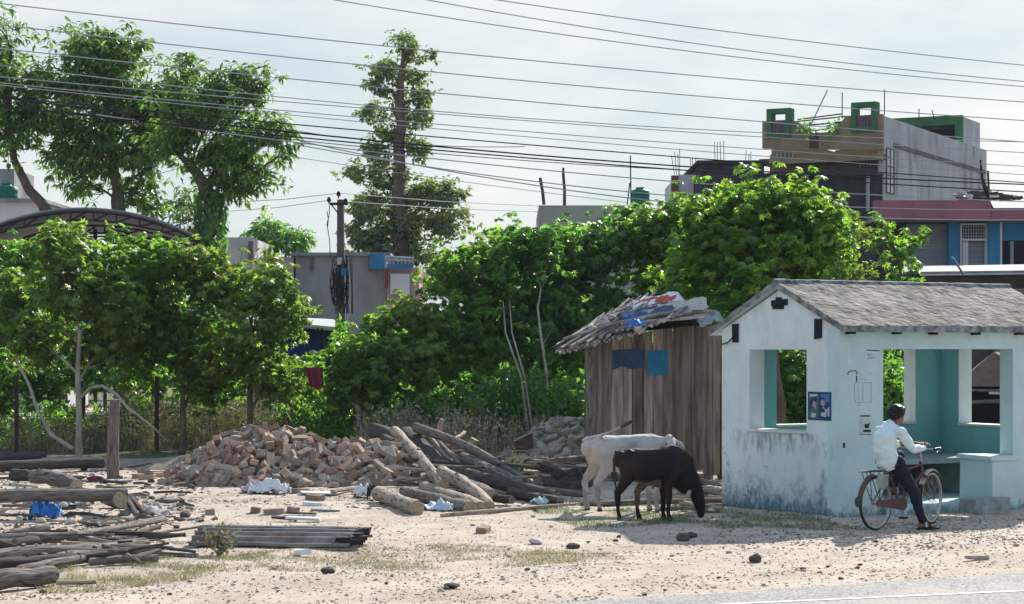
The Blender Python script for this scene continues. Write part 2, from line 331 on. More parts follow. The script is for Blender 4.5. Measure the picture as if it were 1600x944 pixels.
def ground_material(m):
    t = m.node_tree; N = t.nodes; L = t.links; b = N['Principled BSDF']; b.inputs['Roughness'].default_value = .95; b.inputs['Specular IOR Level'].default_value = .2
    g = N.new('ShaderNodeNewGeometry')
    def nz(sc, det=6, st=(1, 1, 1), ro=.6):
        mpn = N.new('ShaderNodeMapping'); mpn.inputs['Scale'].default_value = st; L.new(g.outputs['Position'], mpn.inputs[0])
        n = N.new('ShaderNodeTexNoise'); n.inputs['Scale'].default_value = sc; n.inputs['Detail'].default_value = det; n.inputs['Roughness'].default_value = ro
        L.new(mpn.outputs[0], n.inputs['Vector']); return n.outputs['Fac']
    def ramp(f, *st):
        r = N.new('ShaderNodeValToRGB'); e = r.color_ramp.elements
        e[0].position, e[0].color = st[0][0], (*st[0][1], 1); e[1].position, e[1].color = st[-1][0], (*st[-1][1], 1)
        for p, c in st[1:-1]: q = e.new(p); q.color = (*c, 1)
        L.new(f, r.inputs[0]); return r.outputs[0]
    def mixc(f, a, c2):
        mm = N.new('ShaderNodeMixRGB'); L.new(f, mm.inputs['Fac']); L.new(a, mm.inputs['Color1'])
        if isinstance(c2, tuple): mm.inputs['Color2'].default_value = (*c2, 1)
        else: L.new(c2, mm.inputs['Color2'])
        return mm.outputs[0]
    def mr(f, a, b2, lo=0, hi=1):
        q = N.new('ShaderNodeMapRange'); q.inputs[1].default_value = a; q.inputs[2].default_value = b2; q.inputs[3].default_value = lo; q.inputs[4].default_value = hi
        L.new(f, q.inputs[0]); return q.outputs[0]
    def math_(op, a, b2):
        q = N.new('ShaderNodeMath'); q.operation = op
        for i, x in enumerate((a, b2)):
            if isinstance(x, (int, float)): q.inputs[i].default_value = x
            else: L.new(x, q.inputs[i])
        return q.outputs[0]
    dirt = ramp(nz(1.1, 8), (.3, (.33, .262, .205)), (.5, (.43, .352, .28)), (.7, (.51, .432, .355)))
    dirt = mixc(mr(nz(9, 6, (.8, 1, 1)), .54, .70, 0, .75), dirt, (.24, .19, .155))
    dirt = mixc(mr(nz(2.5, 6), .56, .72, 0, .6), dirt, (.28, .23, .19))
    dirt = mixc(mr(nz(55, 3), .60, .72), dirt, (.15, .13, .11))
    dirt = mixc(mr(nz(40, 3), .36, .26), dirt, (.62, .58, .52))
    # worn grass tints patches
    sx = N.new('ShaderNodeSeparateXYZ'); L.new(g.outputs['Position'], sx.inputs[0])
    far = mr(math_('ADD', sx.outputs['Y'], mr(nz(.6), 0, 1, -1.5, 1.5)), 38.6, 39.8)
    soil = ramp(nz(2.2, 7), (.35, (.06, .07, .035)), (.6, (.13, .12, .07)), (.75, (.2, .17, .11)))
    col = mixc(far, dirt, soil); L.new(col, b.inputs['Base Color'])
    bp = N.new('ShaderNodeBump'); bp.inputs['Distance'].default_value = .02; L.new(nz(16, 8), bp.inputs['Height'])
    bp2 = N.new('ShaderNodeBump'); bp2.inputs['Distance'].default_value = .006; L.new(nz(70, 4), bp2.inputs['Height']); L.new(bp.outputs[0], bp2.inputs['Normal']); L.new(bp2.outputs[0], b.inputs['Normal'])
ground_material(gm)
go = np_mesh('ground', gv, lp, np.full((nx - 1) * (ny - 1), 4), [gm]); tag(go, kind='structure')
go.data.polygons.foreach_set('use_smooth', [True] * len(go.data.polygons))

def sheet(name, poly, z, m, lab=None):
    mb = MB(); mb.add([(p[0], p[1], z) for p in poly], [tuple(range(len(poly)))]); return tag(mb.build(name, m), kind='structure')
M['asphalt'] = mat('asphalt', (.13, .125, .12), (.42, .395, .375), 38, .8, .012, 70, lo=.40, hi=.62, c3=(.42, .37, .32), c3scale=1.3, c3lo=.45, c3hi=.85)
ed = []
for i in range(0, 401):
    t = -30 + i * .15; p = RE0 + RD * t + RN * (.10 * noise.noise(Vector((t * .9, 3, 0))) + .05 * noise.noise(Vector((t * 4, 3, 0)))); ed.append(p)
sheet('road', [ed[0] - RN * 14] + [ed[-1] - RN * 14] + ed[::-1], .012, M['asphalt'])
M['line'] = mat('road_paint', (.75, .75, .73), (.4, .39, .38), 25, .7, lo=.45, hi=.6)
l0, l1 = G(1215, 944), G(1600, 926.5); ld = (l1 - l0).normalized(); ln = Vector((-ld.y, ld.x, 0))
sheet('road_line', [l0 - ld * 12, l1 + ld * 12, l1 + ld * 12 + ln * .07, l0 - ld * 12 + ln * .07], .016, M['line'])
M['path'] = mat('pale_dirt', (.5, .44, .36), (.36, .31, .25), 1.5, .95)
sheet('path', [(-40, 56, 0), (-3.5, 57, 0), (-3.0, 75, 0), (-40, 72, 0)], .004, M['path'])
# low bank of earth behind the beams
mb = MB(); bv = []; bf = []
for j in range(13):
    for i in range(41):
        x = -9.5 + i * .1875; y = 36.6 + j * .14; u = (j - 6) / 6
        h = max(0, 1 - u * u) * (.20 + .10 * noise.noise(Vector((x * .8, 2, 0)))) * min(1, (i) / 5) * min(1, (40 - i) / 6) + .03 * noise.noise(Vector((x * 3, y * 3, 0)))
        bv.append((x, y, h - .04))
bf = [(j * 41 + i, j * 41 + i + 1, (j + 1) * 41 + i + 1, (j + 1) * 41 + i) for j in range(12) for i in range(40)]
M['bank'] = mat('earth_bank', (.17, .145, .12), (.27, .225, .18), 4, .95, .03, 12)
mb.add(bv, bf); tag(mb.build('earth_bank', M['bank'], smooth=True), kind='structure')
# far hills
mb = MB(); hv = []
for i in range(121):
    x = -1500 + i * 25; h = 22 + 14 * noise.noise(Vector((i * .13, 0, 0))) + 4 * noise.noise(Vector((i * .6, 5, 0)))
    hv += [(x, 1600, -2), (x, 1600 + 40, max(6, h)), (x, 1800, -2)]
mb.add(hv, [(i * 3 + k, i * 3 + 3 + k, i * 3 + 4 + k, i * 3 + 1 + k) for i in range(120) for k in (0, 1)])
tag(mb.build('hills', mat('far_trees', (.06, .09, .05), (.04, .06, .04), .02, .9)), kind='structure')

# ------------------------------------------------------------------ roadside shelter
E1 = Vector((.861, .509, 0)).normalized(); E2 = Vector((-.509, .861, 0)).normalized(); S0 = Vector((4.17, 26.04, 0))
LEN, DEP, TH, HT = 4.02, 2.51, .25, 2.4
def W(t, u, z): return S0 + E1 * t + E2 * u + Vector((0, 0, z))
RS = Matrix((E1, E2, Vector((0, 0, 1)))).transposed()
def sbox(mb, t0, t1, u0, u1, z0, z1, mi=0, jit=0): mb.box(W((t0 + t1) / 2, (u0 + u1) / 2, (z0 + z1) / 2), (t1 - t0, u1 - u0, z1 - z0), RS, mi, jit)
def painted(name, base, dirtyc, zone=1):
    m = bpy.data.materials.new(name); m.use_nodes = True; t = m.node_tree; N = t.nodes; L = t.links; b = N['Principled BSDF']; b.inputs['Roughness'].default_value = .85; b.inputs['Specular IOR Level'].default_value = .3
    g = N.new('ShaderNodeNewGeometry'); sx = N.new('ShaderNodeSeparateXYZ'); L.new(g.outputs['Position'], sx.inputs[0])
    def nz(sc, st=(1, 1, 1), det=7, off=0):
        q = N.new('ShaderNodeMapping'); q.inputs['Scale'].default_value = st; q.inputs['Location'].default_value = (off, off, off); L.new(g.outputs['Position'], q.inputs[0])
        n = N.new('ShaderNodeTexNoise'); n.inputs['Scale'].default_value = sc; n.inputs['Detail'].default_value = det; n.inputs['Roughness'].default_value = .65; L.new(q.outputs[0], n.inputs['Vector']); return n.outputs['Fac']
    def mr(f, a, b2, lo=0, hi=1):
        q = N.new('ShaderNodeMapRange'); q.inputs[1].default_value = a; q.inputs[2].default_value = b2; q.inputs[3].default_value = lo; q.inputs[4].default_value = hi; L.new(f, q.inputs[0]); return q.outputs[0]
    def ma(op, a, b2):
        q = N.new('ShaderNodeMath'); q.operation = op; q.use_clamp = op != 'ADD'
        for i, x in enumerate((a, b2)):
            if isinstance(x, (int, float)): q.inputs[i].default_value = x
            else: L.new(x, q.inputs[i])
        return q.outputs[0]
    def mixc(f, a, c2):
        mm = N.new('ShaderNodeMixRGB'); L.new(f, mm.inputs['Fac']); mm.inputs['Color2'].default_value = (*c2, 1)
        if isinstance(a, tuple): mm.inputs['Color1'].default_value = (*a, 1)
        else: L.new(a, mm.inputs['Color1'])
        return mm.outputs[0]
    col = mixc(mr(nz(1.3), .35, .7), base, tuple(x * .84 for x in base))
    col = mixc(mr(nz(9, (1, 1, .25)), .55, .75, 0, .5), col, tuple(x * .62 for x in base))
    # patches where old paint shows, blotches and scuffs
    col = mixc(mr(nz(3.2, off=5), .60, .66, 0, .35), col, tuple(min(1, x * 1.12) for x in base))
    # algae at the foot: height plus noise
    k = 1.0 if zone else .45
    def dotp(v, o):
        q = N.new('ShaderNodeVectorMath'); q.operation = 'DOT_PRODUCT'; L.new(g.outputs['Position'], q.inputs[0]); q.inputs[1].default_value = tuple(v); return ma('ADD', q.outputs['Value'], -S0.dot(v))
    h = ma('ADD', sx.outputs['Z'], mr(nz(2.6, (1, 1, .8), off=2), .25, .75, -.34 * k, .30))
    n4 = mr(nz(16, (1, 1, .7), off=6), .32, .60)
    col = mixc(ma('MULTIPLY', mr(h, .48 * k, .12 * k, 0, .95), n4), col, dirtyc)
    h2 = ma('ADD', sx.outputs['Z'], mr(nz(8, (1, 1, .6), off=9), .3, .7, -.12, .12))
    col = mixc(mr(h2, .16 * k + .03, .02, 0, .8), col, tuple(x * .7 for x in dirtyc))
    if zone:   # runs of black mould under the window
        un = ma('ADD', dotp(E2, 0), mr(nz(2, off=30), 0, 1, -.25, .25)); band = ma('MULTIPLY', mr(un, .35, .6), mr(un, 2.35, 2.0)); band = ma('MULTIPLY', band, mr(dotp(E1, 0), .06, .03))
        zz = ma('ADD', sx.outputs['Z'], mr(nz(5, (1, 1, .4), off=11), .3, .7, -.2, .2)); band = ma('MULTIPLY', band, ma('MULTIPLY', mr(zz, .66, .98), mr(sx.outputs['Z'], 1.06, 1.02)))
        col = mixc(ma('MULTIPLY', band, mr(nz(13, (1, 1, .25), off=3), .42, .60, 0, .8)), col, (.15, .16, .15))
        sp = ma('MULTIPLY', mr(nz(5, off=13), .58, .66), mr(sx.outputs['Z'], 1.4, .6)); col = mixc(ma('MULTIPLY', sp, .55), col, tuple(x * 1.2 for x in dirtyc))
        cr = ma('MULTIPLY', mr(nz(30, off=20), .66, .7), 1); col = mixc(ma('MULTIPLY', cr, .5), col, dirtyc)
        tp = mr(sx.outputs['Z'], 2.35, 2.9, 0, .25); col = mixc(ma('MULTIPLY', tp, mr(nz(7, (1, 1, .3), off=4), .45, .6)), col, dirtyc)
    L.new(col, b.inputs['Base Color'])
    bp = N.new('ShaderNodeBump'); bp.inputs['Distance'].default_value = .006; L.new(nz(9), bp.inputs['Height'])
    bp2 = N.new('ShaderNodeBump'); bp2.inputs['Distance'].default_value = .002; L.new(nz(60), bp2.inputs['Height']); L.new(bp.outputs[0], bp2.inputs['Normal']); L.new(bp2.outputs[0], b.inputs['Normal'])
    return m
M['wall_w'] = painted('pale_limewash', (.63, .70, .71), (.085, .18, .22))
M['wall_t'] = painted('teal_limewash', (.50, .65, .66), (.16, .26, .28), 0)
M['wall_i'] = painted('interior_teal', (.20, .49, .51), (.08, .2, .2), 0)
shel = empty('roadside_shelter', W(0, 0, 0), 'pale blue limewashed waiting shelter with grey mossy gabled roof and open front', 'shelter')
def finish_wall(mb, ext):
    o = mb.build('wall', [ext, M['wall_i'], M['wall_t']], shel)
    for p in o.data.polygons:
        q = p.center + Vector(shel.location) - S0; t, u = q.dot(E1), q.dot(E2); n = p.normal
        nt_, nu = n.dot(E1), n.dot(E2)
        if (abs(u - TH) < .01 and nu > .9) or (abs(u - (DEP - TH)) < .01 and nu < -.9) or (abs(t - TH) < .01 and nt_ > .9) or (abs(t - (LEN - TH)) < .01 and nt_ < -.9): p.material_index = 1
        elif abs(u) < .01 and nu < -.9: p.material_index = 2
    return o
OT0, OT1, OZ = .715, 2.99, 2.135
mb = MB(); sbox(mb, 0, OT0, 0, TH, -.1, HT); sbox(mb, OT1, LEN, 0, TH, -.1, HT); sbox(mb, OT0, OT1, 0, TH, OZ, HT); finish_wall(mb, M['wall_t'])
# gable walls, each with a window opening
W0, W1, WZ0, WZ1 = .67, 1.89, 1.03, 2.13
RZ = 2.94
for t0, t1 in ((0, TH), (LEN - TH, LEN)):
    mb = MB(); sbox(mb, t0, t1, TH, W0, -.1, HT); sbox(mb, t0, t1, W1, DEP - TH, -.1, HT); sbox(mb, t0, t1, W0, W1, -.1, WZ0); sbox(mb, t0, t1, W0, W1, WZ1, HT)
    mb.prism([W(t0, .0, HT), W(t0, DEP / 2, RZ - .03), W(t0, DEP, HT)], E1 * (t1 - t0)); o = finish_wall(mb, M['wall_w'])
mb = MB(); sbox(mb, 0, .75, DEP - TH, DEP, -.1, HT); sbox(mb, 3.28, LEN, DEP - TH, DEP, -.1, HT); sbox(mb, .75, 3.28, DEP - TH, DEP, -.1, 1.05); sbox(mb, .75, 3.28, DEP - TH, DEP, 2.13, HT); finish_wall(mb, M['wall_w'])
# thin coat so the left end reads pale up to the corner: the front wall's end face
sills = mat('sill_plaster', (.66, .68, .64), (.5, .52, .5), 5, .8, .003, 30)
for (t0, t1, u0, u1, z) in ((-.02, TH + .03, W0, W1, WZ0), (LEN - TH - .03, LEN + .02, W0, W1, WZ0), (.75, 3.28, DEP - TH - .03, DEP + .02, 1.05)):
    mb = MB(); sbox(mb, t0, t1, u0 + .004, u1 - .004, z + .003, z + .035, jit=.004); mb.build('window_sill', sills, shel)
# roof
def rpt(t, u, dz=0):   # point on roof plane
    k = 1 - abs(u - DEP / 2) / (DEP / 2); return W(t, u, HT + .01 + (RZ - HT) * k + dz)
def roof_mat():
    m = mat('mossy_roof', (.27, .24, .215), (.11, .10, .092), 7, .95, .05, 13, c3=(.30, .27, .255), c3scale=2, c3lo=.5, c3hi=.75, stretch=(.7, .7, 1.6), detail=9, lo=.38, hi=.6)
    return m
M['roof'] = roof_mat()
M['fascia'] = mat('roof_edge_mortar', (.30, .32, .31), (.06, .065, .07), 7, .9, .01, 25)
for u_e, sgn in ((-.13, 1), (DEP + .2, -1)):
    mb = MB(); nU, nT = 14, 60; t0, t1 = -.07, LEN + .12; vs_ = []
    for a in range(2):
        for i in range(nU + 1):
            for j in range(nT + 1):
                u = u_e + (DEP / 2 - u_e) * i / nU; t = t0 + (t1 - t0) * j / nT
                p = rpt(t, u, 0 if a else .085)
                if not a: p.z += .018 * noise.noise(Vector((t * 3, u * 3, 1))) + .012 * noise.noise(Vector((t * 9, u * 9, 1)))
                if i == 0: p += E2 * .02 * sgn * noise.noise(Vector((t * 5, 9, 0)))
                vs_.append(p)
    n1 = (nU + 1) * (nT + 1); idx = lambda a, i, j: a * n1 + i * (nT + 1) + j
    fs = []; ms = []
    for a in range(2):
        for i in range(nU):
            for j in range(nT): fs.append((idx(a, i, j), idx(a, i, j + 1), idx(a, i + 1, j + 1), idx(a, i + 1, j)) if a ^ (sgn < 0) else (idx(a, i, j), idx(a, i + 1, j), idx(a, i + 1, j + 1), idx(a, i, j + 1))); ms.append(0 if not a else 2)
    for j in range(nT): fs.append((idx(0, 0, j), idx(1, 0, j), idx(1, 0, j + 1), idx(0, 0, j + 1))); ms.append(1)
    for i in range(nU):
        for j in (0, nT): fs.append((idx(0, i, j), idx(0, i + 1, j), idx(1, i + 1, j), idx(1, i, j))); ms.append(1)
    mb.add(vs_, fs); mb.m = ms; mb.build('roof', [M['roof'], M['fascia'], M['wall_t']], shel)
mb = MB(); mb.tube([rpt(-.08 + (LEN + .2) * i / 30, DEP / 2, .07 + .012 * noise.noise(Vector((i * .7, 0, 0)))) for i in range(31)], .045, 8); mb.build('ridge', M['fascia'], shel, True)
for px in (1325, 1397, 1454, 1520, 1588, 1650):
    r = (px - 800) / F; t = (r * S0.y - S0.x) / (E1.x - r * E1.y)
    mb = MB(); sbox(mb, t - .045, t + .045, -.10, .003 - .006, HT - .075, HT - .012, jit=.004); mb.build('rafter_end', M['dark'], shel)  # near-black colour holds the shade under the eave
# near-black blocks standing for the shaded purlin holes and vent in the gable
mb = MB(); sbox(mb, -.012, .02, DEP / 2 - .19, DEP / 2 + .16, RZ - .235, RZ - .15, jit=.012); sbox(mb, -.014, .02, DEP / 2 - .11, DEP / 2 + .12, RZ - .27, RZ - .22, jit=.01); sbox(mb, -.016, .02, DEP / 2 - .07, DEP / 2 + .05, RZ - .16, RZ - .115, jit=.01); mb.build('gable_hole_shade', M['dark'], shel)
for uu, zz in ((.42, 2.42), (2.2, 2.38)):
    mb = MB(); sbox(mb, -.02, .02, uu - .07, uu + .07, zz - .15, zz + .1, jit=.01); mb.build('gable_hole_shade', M['dark'], shel)
# floor, bench, low end block, step
mb = MB(); sbox(mb, OT0, OT1, -.06, TH, -.1, .12); sbox(mb, TH + .003, LEN - TH - .003, TH + .002, DEP - TH - .003, -.1, .118); mb.build('plinth', M['wall_t'], shel)
bench = mat('bench_top', (.34, .42, .41), (.22, .27, .27), 3, .85, .01, 12)
mb = MB(); sbox(mb, TH + .003, LEN - TH - .003, .97, DEP - TH - .003, .56, .63, jit=.003); sbox(mb, LEN - TH - .5, LEN - TH - .003, .3, .967, .56, .63, jit=.003)
for tt in (.27, 3.2): sbox(mb, tt, tt + .12, 1.02, 2.2, .12, .557)
mb.build('bench', bench, shel)
mb = MB(); sbox(mb, 2.5, 2.985, -.1, .5, -.05, .66, jit=.02); sbox(mb, 2.47, 2.99, -.13, .53, .66, .71, jit=.012); mb.build('end_block', M['wall_t'], shel)
stepm = mat('step_mortar', (.36, .39, .38), (.2, .22, .22), 5, .9, .015, 14)
mb = MB(); sbox(mb, 1.95, 2.49, -.42, -.065, -.05, .17, jit=.03); mb.build('step', stepm, shel)
mb = MB(); sbox(mb, 1.85, 2.2, -.62, -.44, -.05, .09, jit=.03); mb.build('step', stepm, shel)
def front(px, py):   # point on the shelter front
    r = (px - 800) / F; t = (r * S0.y - S0.x) / (E1.x - r * E1.y); Y = S0.y + E1.y * t; return t, CZ + (HY - py) * Y / F
def side(px, py):
    r = (px - 800) / F; u = (S0.x - r * S0.y) / (r * E2.y - E2.x); Y = S0.y + E2.y * u; return u, CZ + (HY - py) * Y / F
def fpoly(mb, pts, off, mi=0, fn=front):
    vs_ = []
    for q in pts:
        a, z = fn(*q); vs_.append(W(a, -off, z) if fn is front else W(-off, a, z))
    mb.add(vs_, [tuple(range(len(vs_)))], mi)
flat = lambda n, c, r=.8: mat(n, c, tuple(x * .85 for x in c), 20, r)
PB = [flat('poster_navy', (.03, .06, .16)), flat('poster_green', (.06, .16, .12)), flat('poster_pale', (.45, .5, .55)), flat('poster_rose', (.4, .28, .3)), flat('poster_blue', (.08, .2, .42))]
ps = MB(); u0, z0 = side(1263, 656); u1, z1 = side(1299, 613); umid = (u0 + u1) / 2
mb = MB(); mb.box(W(-.004, umid, (z0 + z1) / 2), (.006, abs(u1 - u0), z1 - z0), RS, 0); 
fpoly(mb, [(1265, 654), (1280, 654), (1280, 615), (1265, 615)], .009, 1, side)
fpoly(mb, [(1268, 652), (1275, 652), (1276, 646), (1269, 645)], .011, 2, side); fpoly(mb, [(1266, 640), (1273, 636), (1278, 622), (1272, 618), (1266, 628)], .011, 0, side)
fpoly(mb, [(1270, 634), (1276, 640), (1277, 630), (1272, 626)], .013, 3, side); fpoly(mb, [(1283, 650), (1292, 652), (1293, 640), (1287, 636)], .011, 2, side)
fpoly(mb, [(1283, 632), (1288, 636), (1291, 628), (1286, 624), (1283, 626)], .011, 3, side); fpoly(mb, [(1289, 627), (1297, 629), (1297, 621), (1290, 618)], .011, 4, side)
fpoly(mb, [(1294, 650), (1297, 651), (1297, 636), (1294, 638)], .011, 2, side); fpoly(mb, [(1283, 621), (1297, 621), (1297, 616), (1283, 616)], .010, 4, side)
fpoly(mb, [(1266, 620), (1278, 619), (1278, 616), (1266, 616)], .013, 2, side); fpoly(mb, [(1285, 644), (1290, 645), (1290, 638), (1285, 639)], .013, 0, side)
mb.build('poster', PB, shel, label='blue and green picture poster beside the end window')
mb = MB(); K = [flat('notice_paper', (.5, .58, .58)), flat('notice_black', (.02, .03, .04)), flat('mark_brown', (.28, .2, .12)), flat('mark_grey', (.3, .42, .44))]
a, b_ = front(1343, 677), front(1361, 648); mb.box(W((a[0] + b_[0]) / 2, -.003, (a[1] + b_[1]) / 2), (b_[0] - a[0], .005, b_[1] - a[1]), RS, 0)
fpoly(mb, [(1344, 651), (1358, 651), (1358, 649), (1344, 649)], .008, 1); fpoly(mb, [(1348, 675), (1360, 675), (1360, 671.5), (1348, 672)], .008, 1)
fpoly(mb, [(1350, 667), (1353, 670), (1357, 668), (1358.5, 660), (1355, 663), (1351, 662)], .008, 1); fpoly(mb, [(1344.5, 668), (1346, 668), (1346, 656), (1344.5, 657)], .007, 3)
mb.build('notice', K, shel, label='small paper notice with a black leaf emblem between two black bars')
def stroke(pts, w, mi, off=.0035):
    mb = MB()
    for (x0, y0), (x1, y1) in zip(pts, pts[1:]):
        dx, dy = x1 - x0, y1 - y0; l = math.hypot(dx, dy) or 1; ex, ey = -dy / l * w / 2, dx / l * w / 2
        fpoly(mb, [(x0 - ex, y0 - ey), (x1 - ex, y1 - ey), (x1 + ex, y1 + ey), (x0 + ex, y0 + ey)], off, 0)
    mb.build('scrawl', K[mi], shel)
stroke([(1324, 586), (1326, 581), (1330, 580), (1334, 579), (1338, 580), (1339, 585)], 2.2, 2); stroke([(1338, 587), (1338.5, 596)], 1.8, 1)
stroke([(1335, 598), (1361, 598), (1361, 629), (1336, 629), (1335, 598)], .8, 3); stroke([(1348, 600), (1348, 627)], .7, 3); stroke([(1342, 592), (1354, 593)], .8, 3); stroke([(1343, 590), (1347, 584)], .8, 3); stroke([(1354, 583), (1362, 583)], 1, 3)
stroke([(1342, 679), (1361, 679)], .8, 1); stroke([(1353, 547), (1374, 548)], 1.3, 1, .004); stroke([(1355, 552), (1358, 556), (1362, 553)], 1, 2); stroke([(1355, 560), (1367, 558)], 1.2, 2); stroke([(1318, 692), (1319, 696), (1318, 700)], 3.2, 1)
mb = MB(); pts = [W(-.02, 2.5, 2.2), W(-.03, 2.35, 2.22), W(-.03, 2.2, 2.31), W(-.03, 2.12, 2.37)]; mb.tube(pts, .01, 5); mb.build('cable', M['cable'], shel)

# ------------------------------------------------------------------ plank shed
Ysd = 33.0
shed = empty('plank_shed', P(1020, 545 + CZ * F / Ysd, Ysd), 'weathered plank shed under a roof of loose poles, left of the shelter', 'shed')
M['plank'] = mat('grey_planks', (.23, .18, .15), (.085, .07, .065), 3, .85, .008, 30, stretch=(6, 6, .5), island=.5, c3=(.27, .23, .21), c3scale=1.2, c3lo=.5, c3hi=.7)
mb = MB(); x = 925
sh = {}
def shp(px, py, off=0):   # left wall face plane: recedes slightly to the right
    Y = Ysd + (px - 918) * .0035 + off; return P(px, py, Y)
while x < 1136:
    wd = rnd.uniform(11, 19); top = 0; bot = 727 + (x - 925) * .06 + rnd.uniform(-4, 5)
    tp = lambda q: 550 - 50 * max(0, min(1, (q - 872) / 246 / .78)) + max(0, (q - 872) / 246 - .78) * 25 + 5
    a, b_ = shp(x, tp(x)), shp(x + wd, tp(x + wd)); c, d = shp(x + wd + rnd.uniform(-1, 1), bot), shp(x + rnd.uniform(-1, 1), bot + rnd.uniform(-2, 2)); o_ = rnd.uniform(0, .02)
    mb.prism([p - Vector((0, o_, 0)) for p in (a, b_, c, d)], (0, .03, 0)); x += wd + rnd.uniform(.4, 1.4)
mb.build('plank_wall', M['plank'], shed)
mb = MB()
for i in range(10):
    y0 = Ysd + .05 + i * .21; mb.prism([P(921, 548, Ysd) + Vector((0, .05 + i * .21, .02)), P(921, 548, Ysd) + Vector((0, .24 + i * .21, .02)), Vector((P(921, 548, Ysd).x, Ysd + .24 + i * .21, .35)), Vector((P(921, 548, Ysd).x, Ysd + .05 + i * .21, .35))], (.03, 0, 0))
mb.build('plank_wall', M['plank'], shed)
mb = MB(); mb.prism([P(921, 540, Ysd) + Vector((0, 2.15, 0)), P(1140, 530, Ysd) + Vector((.2, 2.15, 0)), Vector((P(1140, 545, Ysd).x + .2, Ysd + 2.15, .3)), Vector((P(921, 545, Ysd).x, Ysd + 2.15, .3))], (0, .03, 0)); mb.build('plank_wall', M['plank'], shed)
for px, t_, b_, r in ((921, 545, 735, 5.5), (1107, 515, 747, 7.5)):
    s = Ysd / F; mb = MB(); oo = -.05 if px < 1000 else .075; p0, p1 = shp(px, b_ + 6, oo), shp(px + (3 if px < 1000 else 0), t_, oo); p0.z = -.05
    mb.tube([p0, p0.lerp(p1, .35) + V(.02, 0, 0), p0.lerp(p1, .7) - V(.015, 0, 0), p1], [r * s, r * s * .95, r * s, r * s * .85], 9, jit=.08, seed=px); mb.build('post', M['wood'], shed, True)
for px in (960, 1060, 1125):
    mb = MB(); p0 = shp(px, 740, .12); p0.z = -.03; p1 = shp(px, 600, .12); mb.tube([p0, p1], .05, 7, jit=.1, seed=px); mb.build('post', M['darkwood'], shed, True)
M['bluepatch'] = mat('blue_board', (.02, .14, .26), (.02, .11, .21), 6, .7); M['bluestain'] = mat('dark_blue_plastic', (.025, .05, .10), (.04, .07, .11), 5, .8, .01, 10)
mb = MB(); mb.prism([shp(1012, 548, -.03), shp(1044, 547, -.03), shp(1045, 586, -.03), shp(1011, 587, -.03)], (0, .012, 0)); mb.build('blue_board', M['bluepatch'], shed)
mb = MB(); mb.prism([shp(958, 547, -.026), shp(1008, 545, -.026), shp(1008, 574, -.026), shp(985, 577, -.026), shp(972, 572, -.026), shp(958, 578, -.026)], (0, .006, 0)); mb.build('blue_sheeting', M['bluestain'], shed)
# roof: front edge rises from (878,540) to (1110,500); back edge (960,~490)
M['stick'] = mat('bleached_poles', (.36, .32, .29), (.15, .13, .12), 5, .85, .006, 40, island=.75)
mb = MB()
def roofpt(a, b):   # a: 0 left eave..1 right, b: 0 front..1 back
    fx = 872 + (1118 - 872) * a; y_ = 548 - 50 * max(0, min(1, a / .78)) + max(0, a - .78) * 25
    p = P(fx, y_, Ysd - .42 + .24 * max(0, min(1, a * 1.5))); return p + Vector((.35 * b * (1 - a), 2.6 * b, (.14 + .26 * math.sin(math.pi * max(0, min(1, a)))) * b))
for i in range(80):
    b = i / 79 + rnd.uniform(-.01, .01); a0 = rnd.uniform(-.02, .10); a1 = rnd.uniform(.35, 1.0)
    if i % 3 == 0: a0, a1 = rnd.uniform(.2, .6), rnd.uniform(.7, 1.02)
    dz = rnd.uniform(0, .15); r = rnd.uniform(.012, .042); db = rnd.uniform(-.06, .06)
    pts = [roofpt(a0, b) + V(0, 0, dz), roofpt((a0 + a1) / 2, b + db / 2) + V(0, 0, dz + .02), roofpt(a1, b + db) + V(0, 0, dz + rnd.uniform(-.02, .04))]
    mb.tube(pts, [r, r, r * .8], 6)
for i in range(40):  # diagonal eave sticks fanning out on the left
    a = .00 + i * .013; p0 = roofpt(a - .012 + .035 * (i % 3) * .3, -.02) - V(0, .1, .02 + .02 * (i % 3)); p1 = roofpt(a + .20, .28) + V(0, 0, .10)
    mb.tube([p0, p1], [rnd.uniform(.018, .03), .02], 6)
for row, b0 in enumerate((-.06, .12, .30, .48, .66, .84)):
    n_ = 34 - row * 2
    for i in range(n_):
        a = -.02 + (.80 + .04 * row) * i / n_ + rnd.uniform(-.01, .01); L_ = rnd.uniform(.10, .22); dz = .10 + rnd.uniform(-.01, .09); r = rnd.uniform(.014, .034)
        p0 = roofpt(a, b0 + rnd.uniform(-.05, .05)) + V(0, 0, dz * .6 - .03); p1 = roofpt(a + L_, b0 + rnd.uniform(.22, .36)) + V(0, 0, dz)
        mb.tube([p0, p0.lerp(p1, .5) + V(0, 0, rnd.uniform(-.01, .02)), p1], [r, r, r * .8], 6)
mb.build('roof', M['stick'], shed, True)
mb = MB(); mb.add([roofpt(0.06, .02) - V(0, 0, .03), roofpt(1, .02) - V(0, 0, .03), roofpt(1, 1) - V(0, 0, .03), roofpt(.06, 1) - V(0, 0, .03), roofpt(.5, .02) - V(0, 0, .03), roofpt(.5, 1) - V(0, 0, .03)], [(0, 4, 5, 3), (4, 1, 2, 5)]); mb.build('roof_underlay', M['darkwood'], shed)
